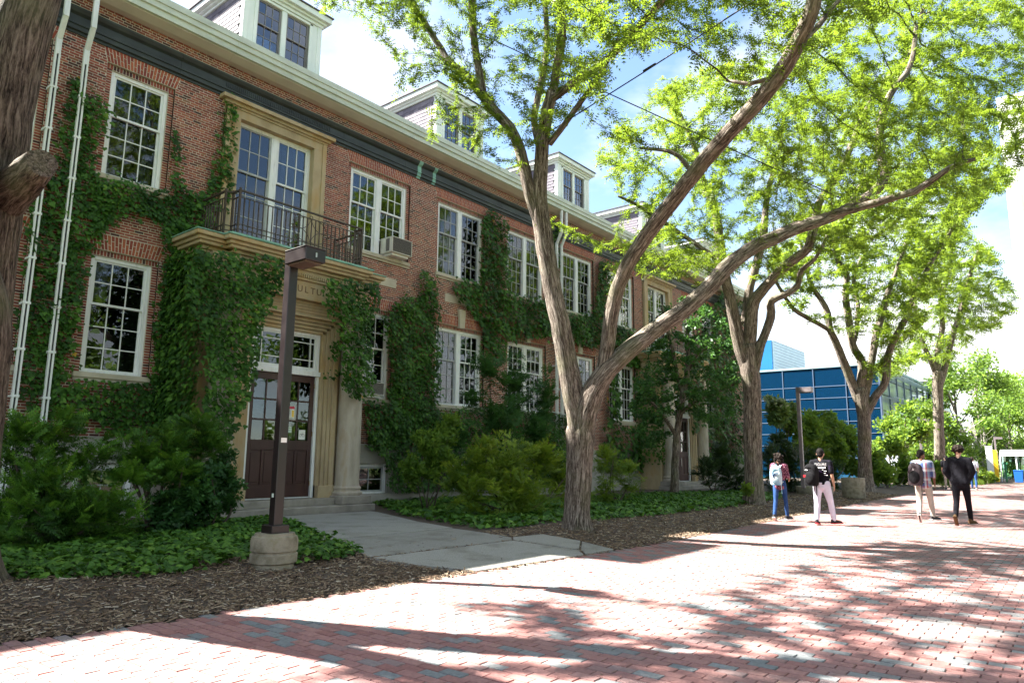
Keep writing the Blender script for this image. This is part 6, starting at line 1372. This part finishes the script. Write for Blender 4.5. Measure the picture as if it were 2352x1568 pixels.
# trees beyond ---------------------------------------------------------------
rbg = np.random.RandomState(77)
def far_tree(x, y, h, r, label, n=1500, leafm='bg_leaf', size=(0.5, 0.9), trunk=0.16, low=0.25, group='trees beyond the walk'):
    base = np.array([x, y, 0.0]); root = empty('background_tree', tuple(base)); tag(root, label, 'tree', group)
    W = Wood(rbg.randint(1000)); top = np.array([x+rbg.normal(0, .3), y+rbg.normal(0, .3), h*0.85])
    W.tube(catmull([tuple(base)+(trunk,), (x+rbg.normal(0, .15), y+rbg.normal(0, .15), h*0.4, trunk*.75), tuple(top)+(trunk*.2,)], 0.5), 8, flare=0.2)
    lumps = []
    for k_ in range(12):
        t2 = low+(1-low)*rbg.rand(); a = rbg.uniform(0, 6.28); rr_ = r*(0.25+0.6*math.sin(math.pi*min(1, (t2-low)/(1-low)*0.9+0.12)))*rbg.uniform(.35, 1.0); c = np.array([x+rr_*math.cos(a), y+rr_*math.sin(a), h*t2]); lumps.append((c, np.array([1, 1, 0.7])*r*rbg.uniform(.28, .48)))
        W.tube(catmull([(x, y, h*max(.2, t2-.22), trunk*.4), tuple((base*[1, 1, 0]+c)/2*[1, 1, 1]*[1, 1, 1])[:2]+(h*(t2-.08), trunk*.25), tuple(c)+(trunk*.1,)], 0.5), 5)
    tr = place('trunk', W.mesh('trunk', M['bark_far'], tuple(base)), None, tuple(base)); setpar(tr, root)
    parts = []
    for c, e in lumps:
        k_ = n//len(lumps); q = norm(rbg.normal(size=(k_, 3))); rad = rbg.rand(k_)**0.5
        Ps = c+q*rad[:, None]*e; parts.append(scatter(BRO[rbg.randint(3)], Ps, rand_dirs(rbg, k_), rand_dirs(rbg, k_), rbg.uniform(*size, k_), rbg))
    V, F, Rn = merge(parts); cr = place('crown', big('crown', V-base, F, M[leafm], Rn), None, tuple(base)); setpar(cr, root); tag(cr, kind='stuff')
def ft(px_, X_, h, r, lab, **k_):
    p = atX(px_, 1060, X_); far_tree(float(p[0]), float(p[1]), h, r, lab, **k_)
ft(2205, 78, 11.5, 3.6, 'slender background tree left of the man in the black sweater', n=900, size=(0.35, 0.65))
ft(2258, 86, 12.5, 4.0, 'tall background tree above the bare grey shrub', n=950, size=(0.35, 0.65))
ft(2305, 92, 12.0, 4.2, 'wide background tree above the bus shelter', n=950, size=(0.35, 0.65))
ft(2345, 98, 11.5, 4.5, 'background tree cut off by the right edge', n=900, size=(0.35, 0.65))
ft(2230, 74, 6.0, 3.2, 'low bushy background tree behind the double headed lamp', n=800, size=(0.35, 0.6), low=0.1)
ft(2325, 82, 6.5, 3.4, 'low bushy background tree behind the bus shelter', n=800, size=(0.35, 0.6), low=0.1)
ft(2085, 48, 4.6, 1.6, 'young bright tree with thin stem left of the man in plaid', n=700, size=(0.3, 0.5), trunk=0.06, leafm='bright_shrub')
ft(2050, 52, 4.2, 1.5, 'small bright tree right of the third trunk', n=550, size=(0.3, 0.5), trunk=0.06, leafm='bright_shrub')
ft(2135, 58, 5.6, 2.0, 'young tree just left of the fourth trunk', n=600, size=(0.3, 0.5), trunk=0.07, leafm='bright_shrub')
ft(2180, 62, 4.8, 1.9, 'young tree just right of the fourth trunk', n=600, size=(0.3, 0.5), trunk=0.07, leafm='bg_leaf')
# grass tufts by the shelter
Ps = []; NG = 700; gx = rbg.uniform(56, 66, NG); gy = rbg.uniform(5.6, 7.6, NG); zz = np.zeros(NG)
V, F, Rn = scatter(tpl_blade(5, 2), np.stack([gx, gy, zz], 1), np.tile([0, 1.0, 0], (NG, 1))+rbg.normal(0, .3, (NG, 3))*[1, 1, 0], np.tile([0, 0, 1.0], (NG, 1)), rbg.uniform(0.3, 0.7, NG), rbg)
tag(place('tall_grass', big('tall_grass', V, F, M['grass'], Rn)), 'bright green grass strip left of the bus shelter', 'grass', kind='stuff')

# unseen trees added across the walk to cut sky fill and darken window reflections
for i, (x, y, h, r, lab) in enumerate(((-3, -9, 11, 4.2, 'unseen tree added across the walk to dim the sky in the left upper windows'), (5, -12, 12, 4.6, 'unseen tree added across the walk to dim the sky in the balcony window'), (13, -11, 11.5, 4.4, 'unseen tree added across the walk to dim the sky in the entrance doors'), (22, -13, 12, 4.8, 'unseen tree added across the walk to dim the sky in the middle windows'), (32, -14, 12, 5.0, 'unseen tree added across the walk to dim the sky in the far windows'))):
    far_tree(x, y, h, r, lab, n=900, size=(0.6, 1.0), trunk=0.22, low=0.18, group='unseen trees added across the walk')
# ------------------------------------------------------------------ people
def capsule(m, p, q, r0, r1, n=12):
    p, q = np.array(p, float), np.array(q, float); d = q-p; L = np.linalg.norm(d)+1e-9; d /= L
    u = np.cross(d, [0, 0, 1.0] if abs(d[2]) < 0.9 else [1.0, 0, 0]); u /= np.linalg.norm(u); b = np.cross(d, u); rings = []
    for a in np.linspace(-math.pi/2, 0, 4)[1:]: rings.append((p+d*r0*math.sin(a), r0*math.cos(a)))
    for a in np.linspace(0, math.pi/2, 4)[:-1]: rings.append((q+d*r1*math.sin(a), r1*math.cos(a)))
    vs = [p-d*r0]; fs = []
    for c, r in rings:
        for k_ in range(n): a = 2*math.pi*k_/n; vs.append(c+r*(u*math.cos(a)+b*math.sin(a)))
    vs.append(q+d*r1); t_ = len(vs)-1
    for k_ in range(n): fs.append((0, 1+(k_+1) % n, 1+k_))
    for j in range(len(rings)-1):
        for k_ in range(n): fs.append((1+j*n+k_, 1+j*n+(k_+1) % n, 1+(j+1)*n+(k_+1) % n, 1+(j+1)*n+k_))
    o_ = 1+(len(rings)-1)*n
    for k_ in range(n): fs.append((t_, o_+k_, o_+(k_+1) % n))
    m.add(vs, fs)
def chain(m, pts, rad):
    for i in range(len(pts)-1): capsule(m, pts[i], pts[i+1], rad[i], rad[i+1])
def blob(name, m, mat_, parent, voxel=0.012, it=4, loc=(0, 0, 0)):
    """melt overlapping shapes into one continuous skin"""
    o_ = bpy.data.objects.new('tmp', m.mesh('tmp', mat_)); COL.objects.link(o_)
    r = o_.modifiers.new('r', 'REMESH'); r.mode = 'VOXEL'; r.voxel_size = voxel; r.use_smooth_shade = True
    s_ = o_.modifiers.new('s', 'SMOOTH'); s_.factor = 0.5; s_.iterations = it
    dg = bpy.context.evaluated_depsgraph_get(); dg.update(); me = bpy.data.meshes.new_from_object(o_.evaluated_get(dg)); me.name = name
    bpy.data.objects.remove(o_); me.materials.clear(); me.materials.append(mat_)
    me.polygons.foreach_set('use_smooth', [True]*len(me.polygons))
    ob = bpy.data.objects.new(name, me); COL.objects.link(ob)
    if parent is not None: ob.parent = parent
    return ob
def part(name, m, mat_, parent, smooth=False, bevel=0.0):
    ob = bpy.data.objects.new(name, m.mesh(name, mat_, smooth)); COL.objects.link(ob); ob.parent = parent
    if bevel: b = ob.modifiers.new('bevel', 'BEVEL'); b.width = bevel; b.segments = 3; b.limit_method = 'ANGLE'
    return ob
def cloth(name, stops, scale=9, rough=0.9, src='obj', bump=0.35, bscale=14): return mat(name, stops, scale=scale, rough=rough, src=src, bump=bump, bscale=bscale, bdist=0.03, spec=0.12)
M['skin_a'] = cloth('skin_a', [(0.3, (0.36, 0.20, 0.13)), (0.7, (0.45, 0.26, 0.18))], 6, 0.55, bump=0); M['skin_b'] = cloth('skin_b', [(0.3, (0.15, 0.075, 0.045)), (0.7, (0.20, 0.10, 0.065))], 6, 0.55, bump=0); M['skin_c'] = cloth('skin_c', [(0.3, (0.45, 0.29, 0.22)), (0.7, (0.55, 0.36, 0.28))], 6, 0.55, bump=0)
M['hair'] = cloth('hair', [(0.3, (0.004, 0.003, 0.003)), (0.7, (0.012, 0.009, 0.008))], 40, 0.6, bump=0.8, bscale=60)
M['hair_brown'] = cloth('hair_brown', [(0.3, (0.007, 0.004, 0.003)), (0.7, (0.022, 0.014, 0.010))], 40, 0.6, bump=0.8, bscale=50)
M['jeans'] = cloth('jeans', [(0.3, (0.012, 0.035, 0.11)), (0.7, (0.03, 0.075, 0.20))], 7); M['floral'] = cloth('floral', [(0.38, (0.055, 0.012, 0.03)), (0.5, (0.13, 0.03, 0.06)), (0.6, (0.36, 0.18, 0.22)), (0.7, (0.10, 0.02, 0.05))], 34)
M['white_cloth'] = cloth('white_cloth', [(0.3, (0.50, 0.49, 0.60)), (0.7, (0.62, 0.61, 0.72))], 5); M['beige_cloth'] = cloth('beige_cloth', [(0.3, (0.34, 0.31, 0.27)), (0.7, (0.46, 0.42, 0.37))], 5)
M['black_cloth'] = cloth('black_cloth', [(0.3, (0.004, 0.004, 0.006)), (0.7, (0.009, 0.009, 0.013))], 6); M['black_tee'] = cloth('black_tee', [(0.4, (0.005, 0.005, 0.007)), (0.62, (0.008, 0.008, 0.012)), (0.70, (0.05, 0.025, 0.09))], 16)
M['pack_blue'] = cloth('pack_blue', [(0.35, (0.10, 0.33, 0.50)), (0.5, (0.42, 0.56, 0.62)), (0.65, (0.55, 0.66, 0.70))], 4); M['pack_black'] = cloth('pack_black', [(0.3, (0.005, 0.005, 0.006)), (0.7, (0.012, 0.012, 0.014))], 8); M['pack_grey'] = cloth('pack_grey', [(0.3, (0.045, 0.036, 0.042)), (0.7, (0.07, 0.058, 0.064))], 8)
M['navy'] = cloth('navy', [((0.01, 0.03, 0.10))]); M['shoe_dark'] = cloth('shoe_dark', [(0.3, (0.015, 0.015, 0.018)), (0.7, (0.05, 0.05, 0.055))], 20); M['shoe_brown'] = cloth('shoe_brown', [(0.3, (0.07, 0.04, 0.02)), (0.7, (0.12, 0.075, 0.04))], 20); M['sole'] = cloth('sole', [((0.6, 0.58, 0.55))]); M['red'] = cloth('red', [((0.55, 0.02, 0.03))]); M['print'] = cloth('print', [((0.72, 0.72, 0.72))], bump=0)
# plaid: crossing stripes
pm_, pt_, po_ = nodes('plaid'); pp = N(pt_, 'ShaderNodeBsdfPrincipled'); pp.inputs['Roughness'].default_value = 0.9; pt_.links.new(pp.outputs[0], po_.inputs[0])
tcp = N(pt_, 'ShaderNodeTexCoord'); rr_ = []
for ax, sc, st in (('X', 5.2, [(0, (0.03, 0.05, 0.16)), (0.22, (0.03, 0.05, 0.16)), (0.24, (0.45, 0.50, 0.55)), (0.42, (0.5, 0.55, 0.6)), (0.44, (0.32, 0.06, 0.06)), (0.62, (0.32, 0.07, 0.06)), (0.64, (0.30, 0.40, 0.5)), (1, (0.04, 0.07, 0.2))]), ('Z', 4.4, [(0, (0.05, 0.08, 0.2)), (0.3, (0.05, 0.08, 0.2)), (0.32, (0.6, 0.62, 0.64)), (0.55, (0.6, 0.6, 0.6)), (0.57, (0.35, 0.1, 0.08)), (0.72, (0.3, 0.1, 0.1)), (0.74, (0.1, 0.15, 0.3)), (1, (0.05, 0.08, 0.2))])):
    sx = N(pt_, 'ShaderNodeSeparateXYZ'); pt_.links.new(tcp.outputs['Object'], sx.inputs[0]); mm_ = N(pt_, 'ShaderNodeMath', operation='MULTIPLY'); mm_.inputs[1].default_value = sc; pt_.links.new(sx.outputs[ax], mm_.inputs[0])
    fr_ = N(pt_, 'ShaderNodeMath', operation='FRACT'); pt_.links.new(mm_.outputs[0], fr_.inputs[0]); r_2 = ramp(pt_, st, 'LINEAR'); pt_.links.new(fr_.outputs[0], r_2.inputs[0]); rr_.append(r_2)
px2 = N(pt_, 'ShaderNodeMixRGB'); px2.inputs[0].default_value = 0.38; pt_.links.new(rr_[0].outputs[0], px2.inputs[1]); pt_.links.new(rr_[1].outputs[0], px2.inputs[2]); pt_.links.new(px2.outputs[0], pp.inputs['Base Color']); M['plaid'] = pm_

def rot2(v, a):      # rotate (y,z) direction pointing down by angle a forward
    return np.array([v[0], math.sin(a), -math.cos(a)])
def hand(m, w_, f, side, curl=0.35):
    """palm with five fingers; w_ wrist, f forearm direction"""
    f = f/np.linalg.norm(f); s_ = np.array([side, 0, 0.0]); inw = np.cross(f, s_); fwd_ = np.array([0, 1.0, 0]); fwd_ = fwd_-f*(fwd_@f); fwd_ /= np.linalg.norm(fwd_)
    pc_ = w_+f*0.05; capsule(m, w_, w_+f*0.02, 0.024, 0.026)
    for k_ in range(4):
        o_ = fwd_*(0.030-0.020*k_); a = w_+f*0.03+o_*0.7; b = w_+f*0.085+o_; L = (0.034, 0.038, 0.035, 0.028)[k_]; cdir = f*math.cos(curl)-s_*math.sin(curl); c = b+cdir*L; c2 = c+(f*math.cos(curl*2.4)-s_*math.sin(curl*2.4))*L*0.9
        capsule(m, a, b, 0.013, 0.0105); capsule(m, b, c, 0.0098, 0.009); capsule(m, c, c2, 0.009, 0.0075)
    a = w_+f*0.025+fwd_*0.022; b = a+f*0.03+fwd_*0.028-s_*0.01; capsule(m, a, b, 0.012, 0.0105); capsule(m, b, b+f*0.03+fwd_*0.006-s_*0.008, 0.010, 0.008)
def person(name_label, loc, yawdeg, h, pose, mats, female=False, hair='short', group='people walking away', tuck=0.0, shirt_len=0.0, sleeve='short', bulk=1.0, vox=0.013):
    sc = h/1.75; root = empty('person', loc, R(yawdeg-90)); root.scale = (sc, sc, sc); tag(root, name_label, 'person', group)
    sw = 0.165 if female else 0.195; hip = 0.93; B = MB(); Tm = MB(); S = MB()
    Zs = 1.43; lean = pose.get('lean', 0.03)
    sp_ = lambda z_: np.array([0, lean*(z_-hip)/0.5, z_])
    # torso skin
    for z_, rx, ry in ((0.95, .150, .100), (1.05, .138, .095), (1.15, .135, .095), (1.26, .150, .100), (1.36, .155, .098)): B.ell(sp_(z_), rx*bulk*0.95, ry*0.95, 0.10)
    capsule(B, sp_(1.42), sp_(1.53), 0.055, 0.052)
    ht = pose.get('head', 0.0); hc = sp_(1.625)+np.array([0, 0.015, 0])
    def hp(x, y, z_): c_, s_ = math.cos(ht), math.sin(ht); return hc+np.array([c_*x+s_*y, -s_*x+c_*y, z_])
    B.ell(hp(0, 0, 0.01), 0.080, 0.097, 0.117); B.ell(hp(0, 0.03, -0.055), 0.055, 0.062, 0.062); capsule(B, hp(0, 0.088, 0.0), hp(0, 0.108, -0.028), 0.011, 0.015)
    capsule(B, hp(-0.022, 0.088, -0.062), hp(0.022, 0.088, -0.062), 0.010, 0.010)
    for s_ in (-1, 1): B.ell(hp(s_*0.083, -0.005, -0.008), 0.012, 0.022, 0.033); capsule(B, hp(s_*0.02, 0.083, 0.028), hp(s_*0.045, 0.076, 0.028), 0.008, 0.007)
    # arms
    for s_, key in ((-1, 'L'), (1, 'R')):
        ua, fa, out, fin = pose['arm'+key]; sh = sp_(Zs)+np.array([s_*sw, 0, -0.015])
        ud = np.array([s_*math.sin(out), math.sin(ua)*math.cos(out), -math.cos(ua)*math.cos(out)]); el = sh+ud*0.285
        fd = np.array([s_*math.sin(fin), math.sin(fa)*math.cos(fin), -math.cos(fa)*math.cos(fin)]); wr_ = el+fd*0.245
        chain(B, [sh, sh+ud*0.14, el, el+fd*0.09, wr_], [.050, .046, .038, .038, .025]); hand(B, wr_, fd, s_)
        if sleeve == 'long': chain(S, [sh, sh+ud*0.14, el, el+fd*0.12, el+fd*0.23], [.074, .066, .058, .056, .046])
        elif sleeve == 'elbow': chain(S, [sh, sh+ud*0.14, el, el+fd*0.05], [.070, .064, .058, .056])
        else: chain(S, [sh, sh+ud*0.12, sh+ud*0.22], [.072, .070, .068])
        capsule(S, sp_(Zs-0.01)+np.array([s_*0.06, 0, 0.02]), sh, .070, .070)
    # legs
    for s_, key in ((-1, 'L'), (1, 'R')):
        th, kn, out, toe, pit = pose['leg'+key]; hj = np.array([s_*0.09, 0, hip-0.02])
        td = np.array([s_*math.sin(out), math.sin(th)*math.cos(out), -math.cos(th)*math.cos(out)]); kj = hj+td*0.43
        sd_ = np.array([s_*math.sin(out*0.6), math.sin(th-kn)*math.cos(out*0.6), -math.cos(th-kn)*math.cos(out*0.6)]); aj = kj+sd_*0.415
        pose['ank'+key] = aj
        chain(B, [hj, hj+td*0.2, kj, kj+sd_*0.13, aj], [.080, .070, .050, .052, .036]); fd = np.array([s_*math.sin(toe)*math.cos(pit), math.cos(toe)*math.cos(pit), -math.sin(pit)]); side = np.cross(fd, [0, 0, 1.0])
        upv = np.cross(side, fd)
        chain(B, [aj, aj-upv*0.03+fd*0.12], [.034, .026])
        wl_ = mats.get('legw', 1.0)
        chain(Tm, [hj+np.array([0, 0, .02]), hj+td*0.2, kj, kj+sd_*0.14, aj-sd_*0.02], [.098*wl_, .086*wl_, .064*wl_, .064*wl_, .052*wl_])
        F_ = MB(); heel = aj-upv*0.035-fd*0.045; toeP = aj-upv*0.052+fd*0.165
        capsule(F_, heel, aj-upv*0.035+fd*0.06, .040, .042); capsule(F_, aj-upv*0.035+fd*0.05, toeP, .042, .030); capsule(F_, heel+upv*0.03, aj+upv*0.01, .038, .040)
        sh_ = blob('shoe', F_, mats['shoe'], root, 0.010, 3)
        sm = MB(); a_, b_ = heel-upv*0.034, toeP-upv*0.022; sm.obox((a_+b_)/2, b_-a_, side, np.cross(side, b_-a_), np.linalg.norm(b_-a_)/2+0.035, 0.040, 0.011); so_ = part('sole', sm, mats['sole'], root, bevel=0.009)
    for z_, rx, ry in ((0.86, .150, .108), (0.93, .160, .115), (1.0, .155, .108)): Tm.ell((0, lean*(z_-hip)/0.5-0.012, z_), rx*(1.06 if female else 1), ry, 0.09)
    zlow = 0.95-shirt_len
    zz = zlow
    prof = [(0.85, .172, .122), (0.92, .168, .122), (1.0, .162, .116), (1.10, .160, .113), (1.2, .166, .116), (1.3, .176, .118), (1.38, .172, .112)]
    zi = np.arange(prof[0][0], prof[-1][0], 0.025); pr2 = np.array(prof)
    for z_, rx, ry in zip(zi, np.interp(zi, pr2[:, 0], pr2[:, 1]), np.interp(zi, pr2[:, 0], pr2[:, 2])):
        if z_ >= zlow-0.001: S.ell(sp_(z_)+np.array([0, -0.005, 0]), rx*bulk*(0.92 if female else 1), ry, 0.085)
    blob('body', B, mats['skin'], root, vox, 3); blob('trousers', Tm, mats['legs'], root, 0.017, 3); blob('shirt', S, mats['top'], root, 0.017, 3)
    # hair
    H = MB()
    if hair == 'long':
        H.ell(hp(0, -0.018, 0.03), 0.100, 0.106, 0.115); rr2 = random.Random(4)
        for k_ in range(46):
            a = rr2.uniform(-0.15, 1.15)*math.pi+math.pi; z_ = rr2.uniform(-0.24, 0.10); r_ = 0.098+0.025*rr2.random(); H.ell(hp(r_*math.cos(a), 0.9*r_*math.sin(a)-0.01, z_), .026, .026, .034, 8, 6)
    elif hair == 'curly':
        H.ell(hp(0, -0.012, 0.05), 0.104, 0.112, 0.095); rr2 = random.Random(9)
        for k_ in range(80):
            v = np.array([rr2.gauss(0, 1), rr2.gauss(-0.25, 1), rr2.gauss(0.45, 0.8)]); v /= np.linalg.norm(v)
            if v[1] > 0.55 and v[2] < 0.5: continue
            H.ell(hp(v[0]*.112, v[1]*.118-0.012, 0.04+v[2]*.098), .024, .024, .024, 8, 6)
    else:
        H.ell(hp(0, -0.014, 0.036), 0.090, 0.103, 0.104); H.ell(hp(0, -0.055, -0.02), 0.076, 0.055, 0.066); H.ell(hp(0, 0.05, 0.075), 0.062, 0.045, 0.042)
    blob('hair', H, mats['hair'], root, 0.010, 1)
    return root
def backpack(label, prow, mat_body, mat_base, mat_trim, off, rz, tilt, size=(0.30, 0.19, 0.46), straps='both', mark=None):
    """worn on the back of a person whose root is prow; still a thing of its own"""
    Mx = Matrix.Translation(prow.location) @ prow.rotation_euler.to_matrix().to_4x4() @ Matrix.Diagonal((prow.scale[0],)*3+(1,))
    Lx = Mx @ Matrix.Translation(off) @ Matrix.Rotation(rz, 4, 'Z') @ Matrix.Rotation(tilt, 4, 'Y')
    root = empty('backpack', (0, 0, 0)); root.matrix_world = Lx; root.location = Lx.to_translation(); tag(root, label, 'backpack', 'backpacks worn by the walkers')
    w_, d_, h_ = size
    m = MB(); prof = [(-.5, .80), (-.42, .97), (-.2, 1.0), (.15, .98), (.34, .88), (.45, .66), (.5, .36)]; vs = []; fs = []; n = 24
    for t_, k_ in prof:
        for j in range(n):
            a = 2*math.pi*j/n; c_, s_ = math.cos(a), math.sin(a); ex = 0.55
            vs.append((w_/2*k_*math.copysign(abs(c_)**ex, c_), d_/2*(0.55+0.45*k_)*math.copysign(abs(s_)**ex, s_), h_*t_))
    for i in range(len(prof)-1):
        for j in range(n): fs.append((i*n+j, i*n+(j+1) % n, (i+1)*n+(j+1) % n, (i+1)*n+j))
    fs += [tuple(range(n))[::-1], tuple(range((len(prof)-1)*n, len(prof)*n))]
    m.add(vs, fs); part('main_bag', m, mat_body, root, True)
    m = MB().ell((0, -d_*0.46, -h_*0.14), w_*0.40, d_*0.20, h_*0.30, 20, 12); part('front_pocket', m, mat_base if mark != 'arc' else mat_body, root, True)
    m = MB().ell((0, 0, -h_*0.40), w_*0.49, d_*0.50, h_*0.13, 20, 10); part('base', m, mat_base, root, True)
    m = MB().tube([(-w_*0.36*math.cos(a), -d_*0.52-0.006, h_*(0.08+0.30*math.sin(a))) for a in np.linspace(0, math.pi, 12)], 0.007, 5); part('zip', m, mat_trim, root, True)
    m = MB().tube([(-.03, .02, h_*.46), (-.02, .02, h_*.56), (.02, .02, h_*.56), (.03, .02, h_*.46)], 0.009, 6); part('handle', m, mat_trim, root, True)
    for s_ in ((-1, 1) if straps == 'both' else (1,) if straps == 'R' else (-1,)):
        m = MB(); pts_ = [(s_*.08, d_*.45, h_*.40), (s_*.105, d_*.55+.03, h_*.52), (s_*.115, d_*.5+.12, h_*.50), (s_*.125, d_*.5+.20, h_*.25), (s_*.13, d_*.5+.18, -h_*.1), (s_*.14, d_*.5+.02, -h_*.35)]
        pth = catmull([p_+(0.02,) for p_ in pts_], 0.04)[:, :3]
        for a, b in zip(pth[:-1], pth[1:]): m.bar(a, b, 0.05, 0.012)
        part('strap', m, mat_trim, root)
    m = MB().bar((w_*.42, -.02, -h_*.42), (w_*.45, -.02, -h_*.95), 0.022, 0.004); part('loose_strap', m, mat_trim, root)
    if mark == 'arc': m = MB().tube([(-.07, -d_*.66, -.02), (-.05, -d_*.67, .05), (0.03, -d_*.64, .07), (.08, -d_*.6, .05)], 0.012, 6); m.tube([(-.03, -d_*.67, .01), (.04, -d_*.66, .012)], 0.010, 6); m.tube([(-.05, -d_*.67, -.05), (-.02, -d_*.67, .05)], 0.010, 6); part('emblem', m, M['navy'], root, True)
    if mark == 'red': part('patch', MB().box(-w_*.40, -w_*.22, -d_*.60, -d_*.56, -.06, -.01), M['red'], root); part('tag', MB().box(-.10, -.03, -d_*.565, -d_*.55, .10, .12), M['print'], root)
    if mark == 'bars':
        for k_ in (-.012, .012): part('tag', MB().box(-.03+k_*0, .0, -d_*.565, -d_*.55, .12+k_-.003, .12+k_+.003), M['print'], root)
    return root
# pose: arm = (upper fwd angle, forearm fwd angle, outward, forearm outward); leg = (thigh fwd, knee bend, outward, toe out, foot pitch down)
PW = dict(lean=.02, head=.15, armL=(-.05, .9, .10, .05), armR=(.05, 1.25, .16, -.1), legL=(-.20, .22, .02, .05, .35), legR=(.22, .10, .05, .5, -.05))
PG = dict(lean=.03, head=0, armL=(.1, .5, .12, 0), armR=(-.12, .12, .16, .10), legL=(-.12, .08, .04, .0, .1), legR=(.18, .06, .16, .85, -.05))
PP = dict(lean=.04, head=.75, armL=(.1, .4, .10, 0), armR=(.05, .25, .14, .04), legL=(-.20, .34, .03, .0, .8), legR=(.22, .08, .09, .9, .0))
PB = dict(lean=.04, head=0, armL=(-.35, .35, .30, -.45), armR=(-.35, .35, .30, -.45), legL=(-.14, .46, .02, .0, .85), legR=(.14, .03, .05, .35, .0))
def foot_drop(rw, pose):   # stand the figure on the paving
    zmin = min(pose['ankL'][2], pose['ankR'][2]); return zmin
def add(label, xy, yaw, h, pose, mats, **k_):
    r = person(label, (xy[0], xy[1], 0), yaw, h, pose, mats, **k_)
    lo = 1e9
    for c in r.children:
        if c.name.startswith(('sole', 'shoe')):
            co = np.empty(len(c.data.vertices)*3); c.data.vertices.foreach_get('co', co); lo = min(lo, co.reshape(-1, 3)[:, 2].min())
    r.location = (xy[0], xy[1], -lo*r.scale[0]+0.002); return r
w1 = add('woman in maroon patterned blouse and blue jeans wearing a light blue backpack', gnd(1795, 1196)[:2], 3, 1.62, PW, dict(skin=M['skin_b'], hair=M['hair_brown'], top=M['floral'], legs=M['jeans'], shoe=M['shoe_dark'], sole=M['sole'], legw=.88), female=True, hair='long', sleeve='elbow', shirt_len=.1)
backpack('light blue and white backpack with dark blue base on the woman', w1, M['pack_blue'], M['navy'], M['pack_blue'], (-.02, -.225, 1.16), 0.1, 0, (0.30, 0.19, 0.50), mark='arc')
g1 = add('man in black printed T-shirt and white trousers carrying a black backpack', gnd(1893, 1205)[:2], 2, 1.73, PG, dict(skin=M['skin_a'], hair=M['hair'], top=M['black_tee'], legs=M['white_cloth'], shoe=M['shoe_dark'], sole=M['red'], legw=1.12), bulk=1.12, shirt_len=.03)
backpack('black backpack with a small red patch slung on the left shoulder', g1, M['pack_black'], M['pack_black'], M['pack_black'], (-.16, -.235, 1.13), -0.25, 0.05, (0.32, 0.22, 0.50), straps='L', mark='red')
tx = text_mesh('FIGURE', 0.088, 0.002, M['print']); o = bpy.data.objects.new('shirt_lettering', tx); COL.objects.link(o); o.parent = g1; o.location = (0.035, -0.139, 1.345); o.rotation_euler = (R(90+6), 0, R(4)); o.scale = (0.92, 1, 1)
pr_ = MB(); rp_ = random.Random(12)
for k_ in range(9): pr_.box(-.04+k_*.021, -.04+k_*.021+.014, -.1385, -.134, 1.285, 1.315)
for x_, z_, w_, h_ in ((.06, 1.245, .03, .012), (.10, 1.215, .06, .012), (.10, 1.165, .035, .012), (.10, 1.12, .08, .010)): pr_.box(x_, x_+w_, -.131, -.126, z_, z_+h_)
part('shirt_print', pr_, M['print'], g1)
wb = MB().tube([(.0, .0, .0), (.001, 0, .012)], .034, 12)
p1 = add('man in blue and red plaid shirt and beige trousers looking right', gnd(2128, 1199)[:2], 4, 1.71, PP, dict(skin=M['skin_b'], hair=M['hair'], top=M['plaid'], legs=M['beige_cloth'], shoe=M['shoe_dark'], sole=M['sole'], legw=1.05), bulk=1.12, sleeve='elbow', shirt_len=.14)
backpack('dark grey backpack slung on the left shoulder of the man in plaid', p1, M['pack_grey'], M['pack_black'], M['pack_grey'], (-.13, -.245, 1.14), -0.2, 0.05, (0.33, 0.23, 0.54), straps='L', mark='bars')
k1 = add('man in black sweater and black trousers with hands in his pockets', gnd(2215, 1206)[:2], -3, 1.81, PB, dict(skin=M['skin_c'], hair=M['hair_brown'], top=M['black_cloth'], legs=M['black_cloth'], shoe=M['shoe_brown'], sole=M['shoe_brown'], legw=.98), bulk=1.2, hair='curly', sleeve='long', shirt_len=.06)
PS = dict(lean=.02, head=0, armL=(-.1, .2, .1, 0), armR=(.1, .3, .1, 0), legL=(.1, .05, .03, .1, 0), legR=(-.1, .2, .03, .1, .3))
pf = atX(2176, 1090, 44.0); add('distant person in black T-shirt partly behind the fourth trunk', (float(pf[0]), float(pf[1])), 10, 1.75, PS, dict(skin=M['skin_c'], hair=M['hair'], top=M['black_cloth'], legs=M['beige_cloth'], shoe=M['shoe_dark'], sole=M['sole']), vox=0.018)
PS2 = dict(PS); pf = atX(2236, 1090, 46.0); add('distant person in blue jeans mostly hidden behind the man in black', (float(pf[0]), float(pf[1])), 0, 1.72, PS2, dict(skin=M['skin_c'], hair=M['hair_brown'], top=M['pale_wall'], legs=M['jeans'], shoe=M['shoe_dark'], sole=M['sole']), vox=0.018)
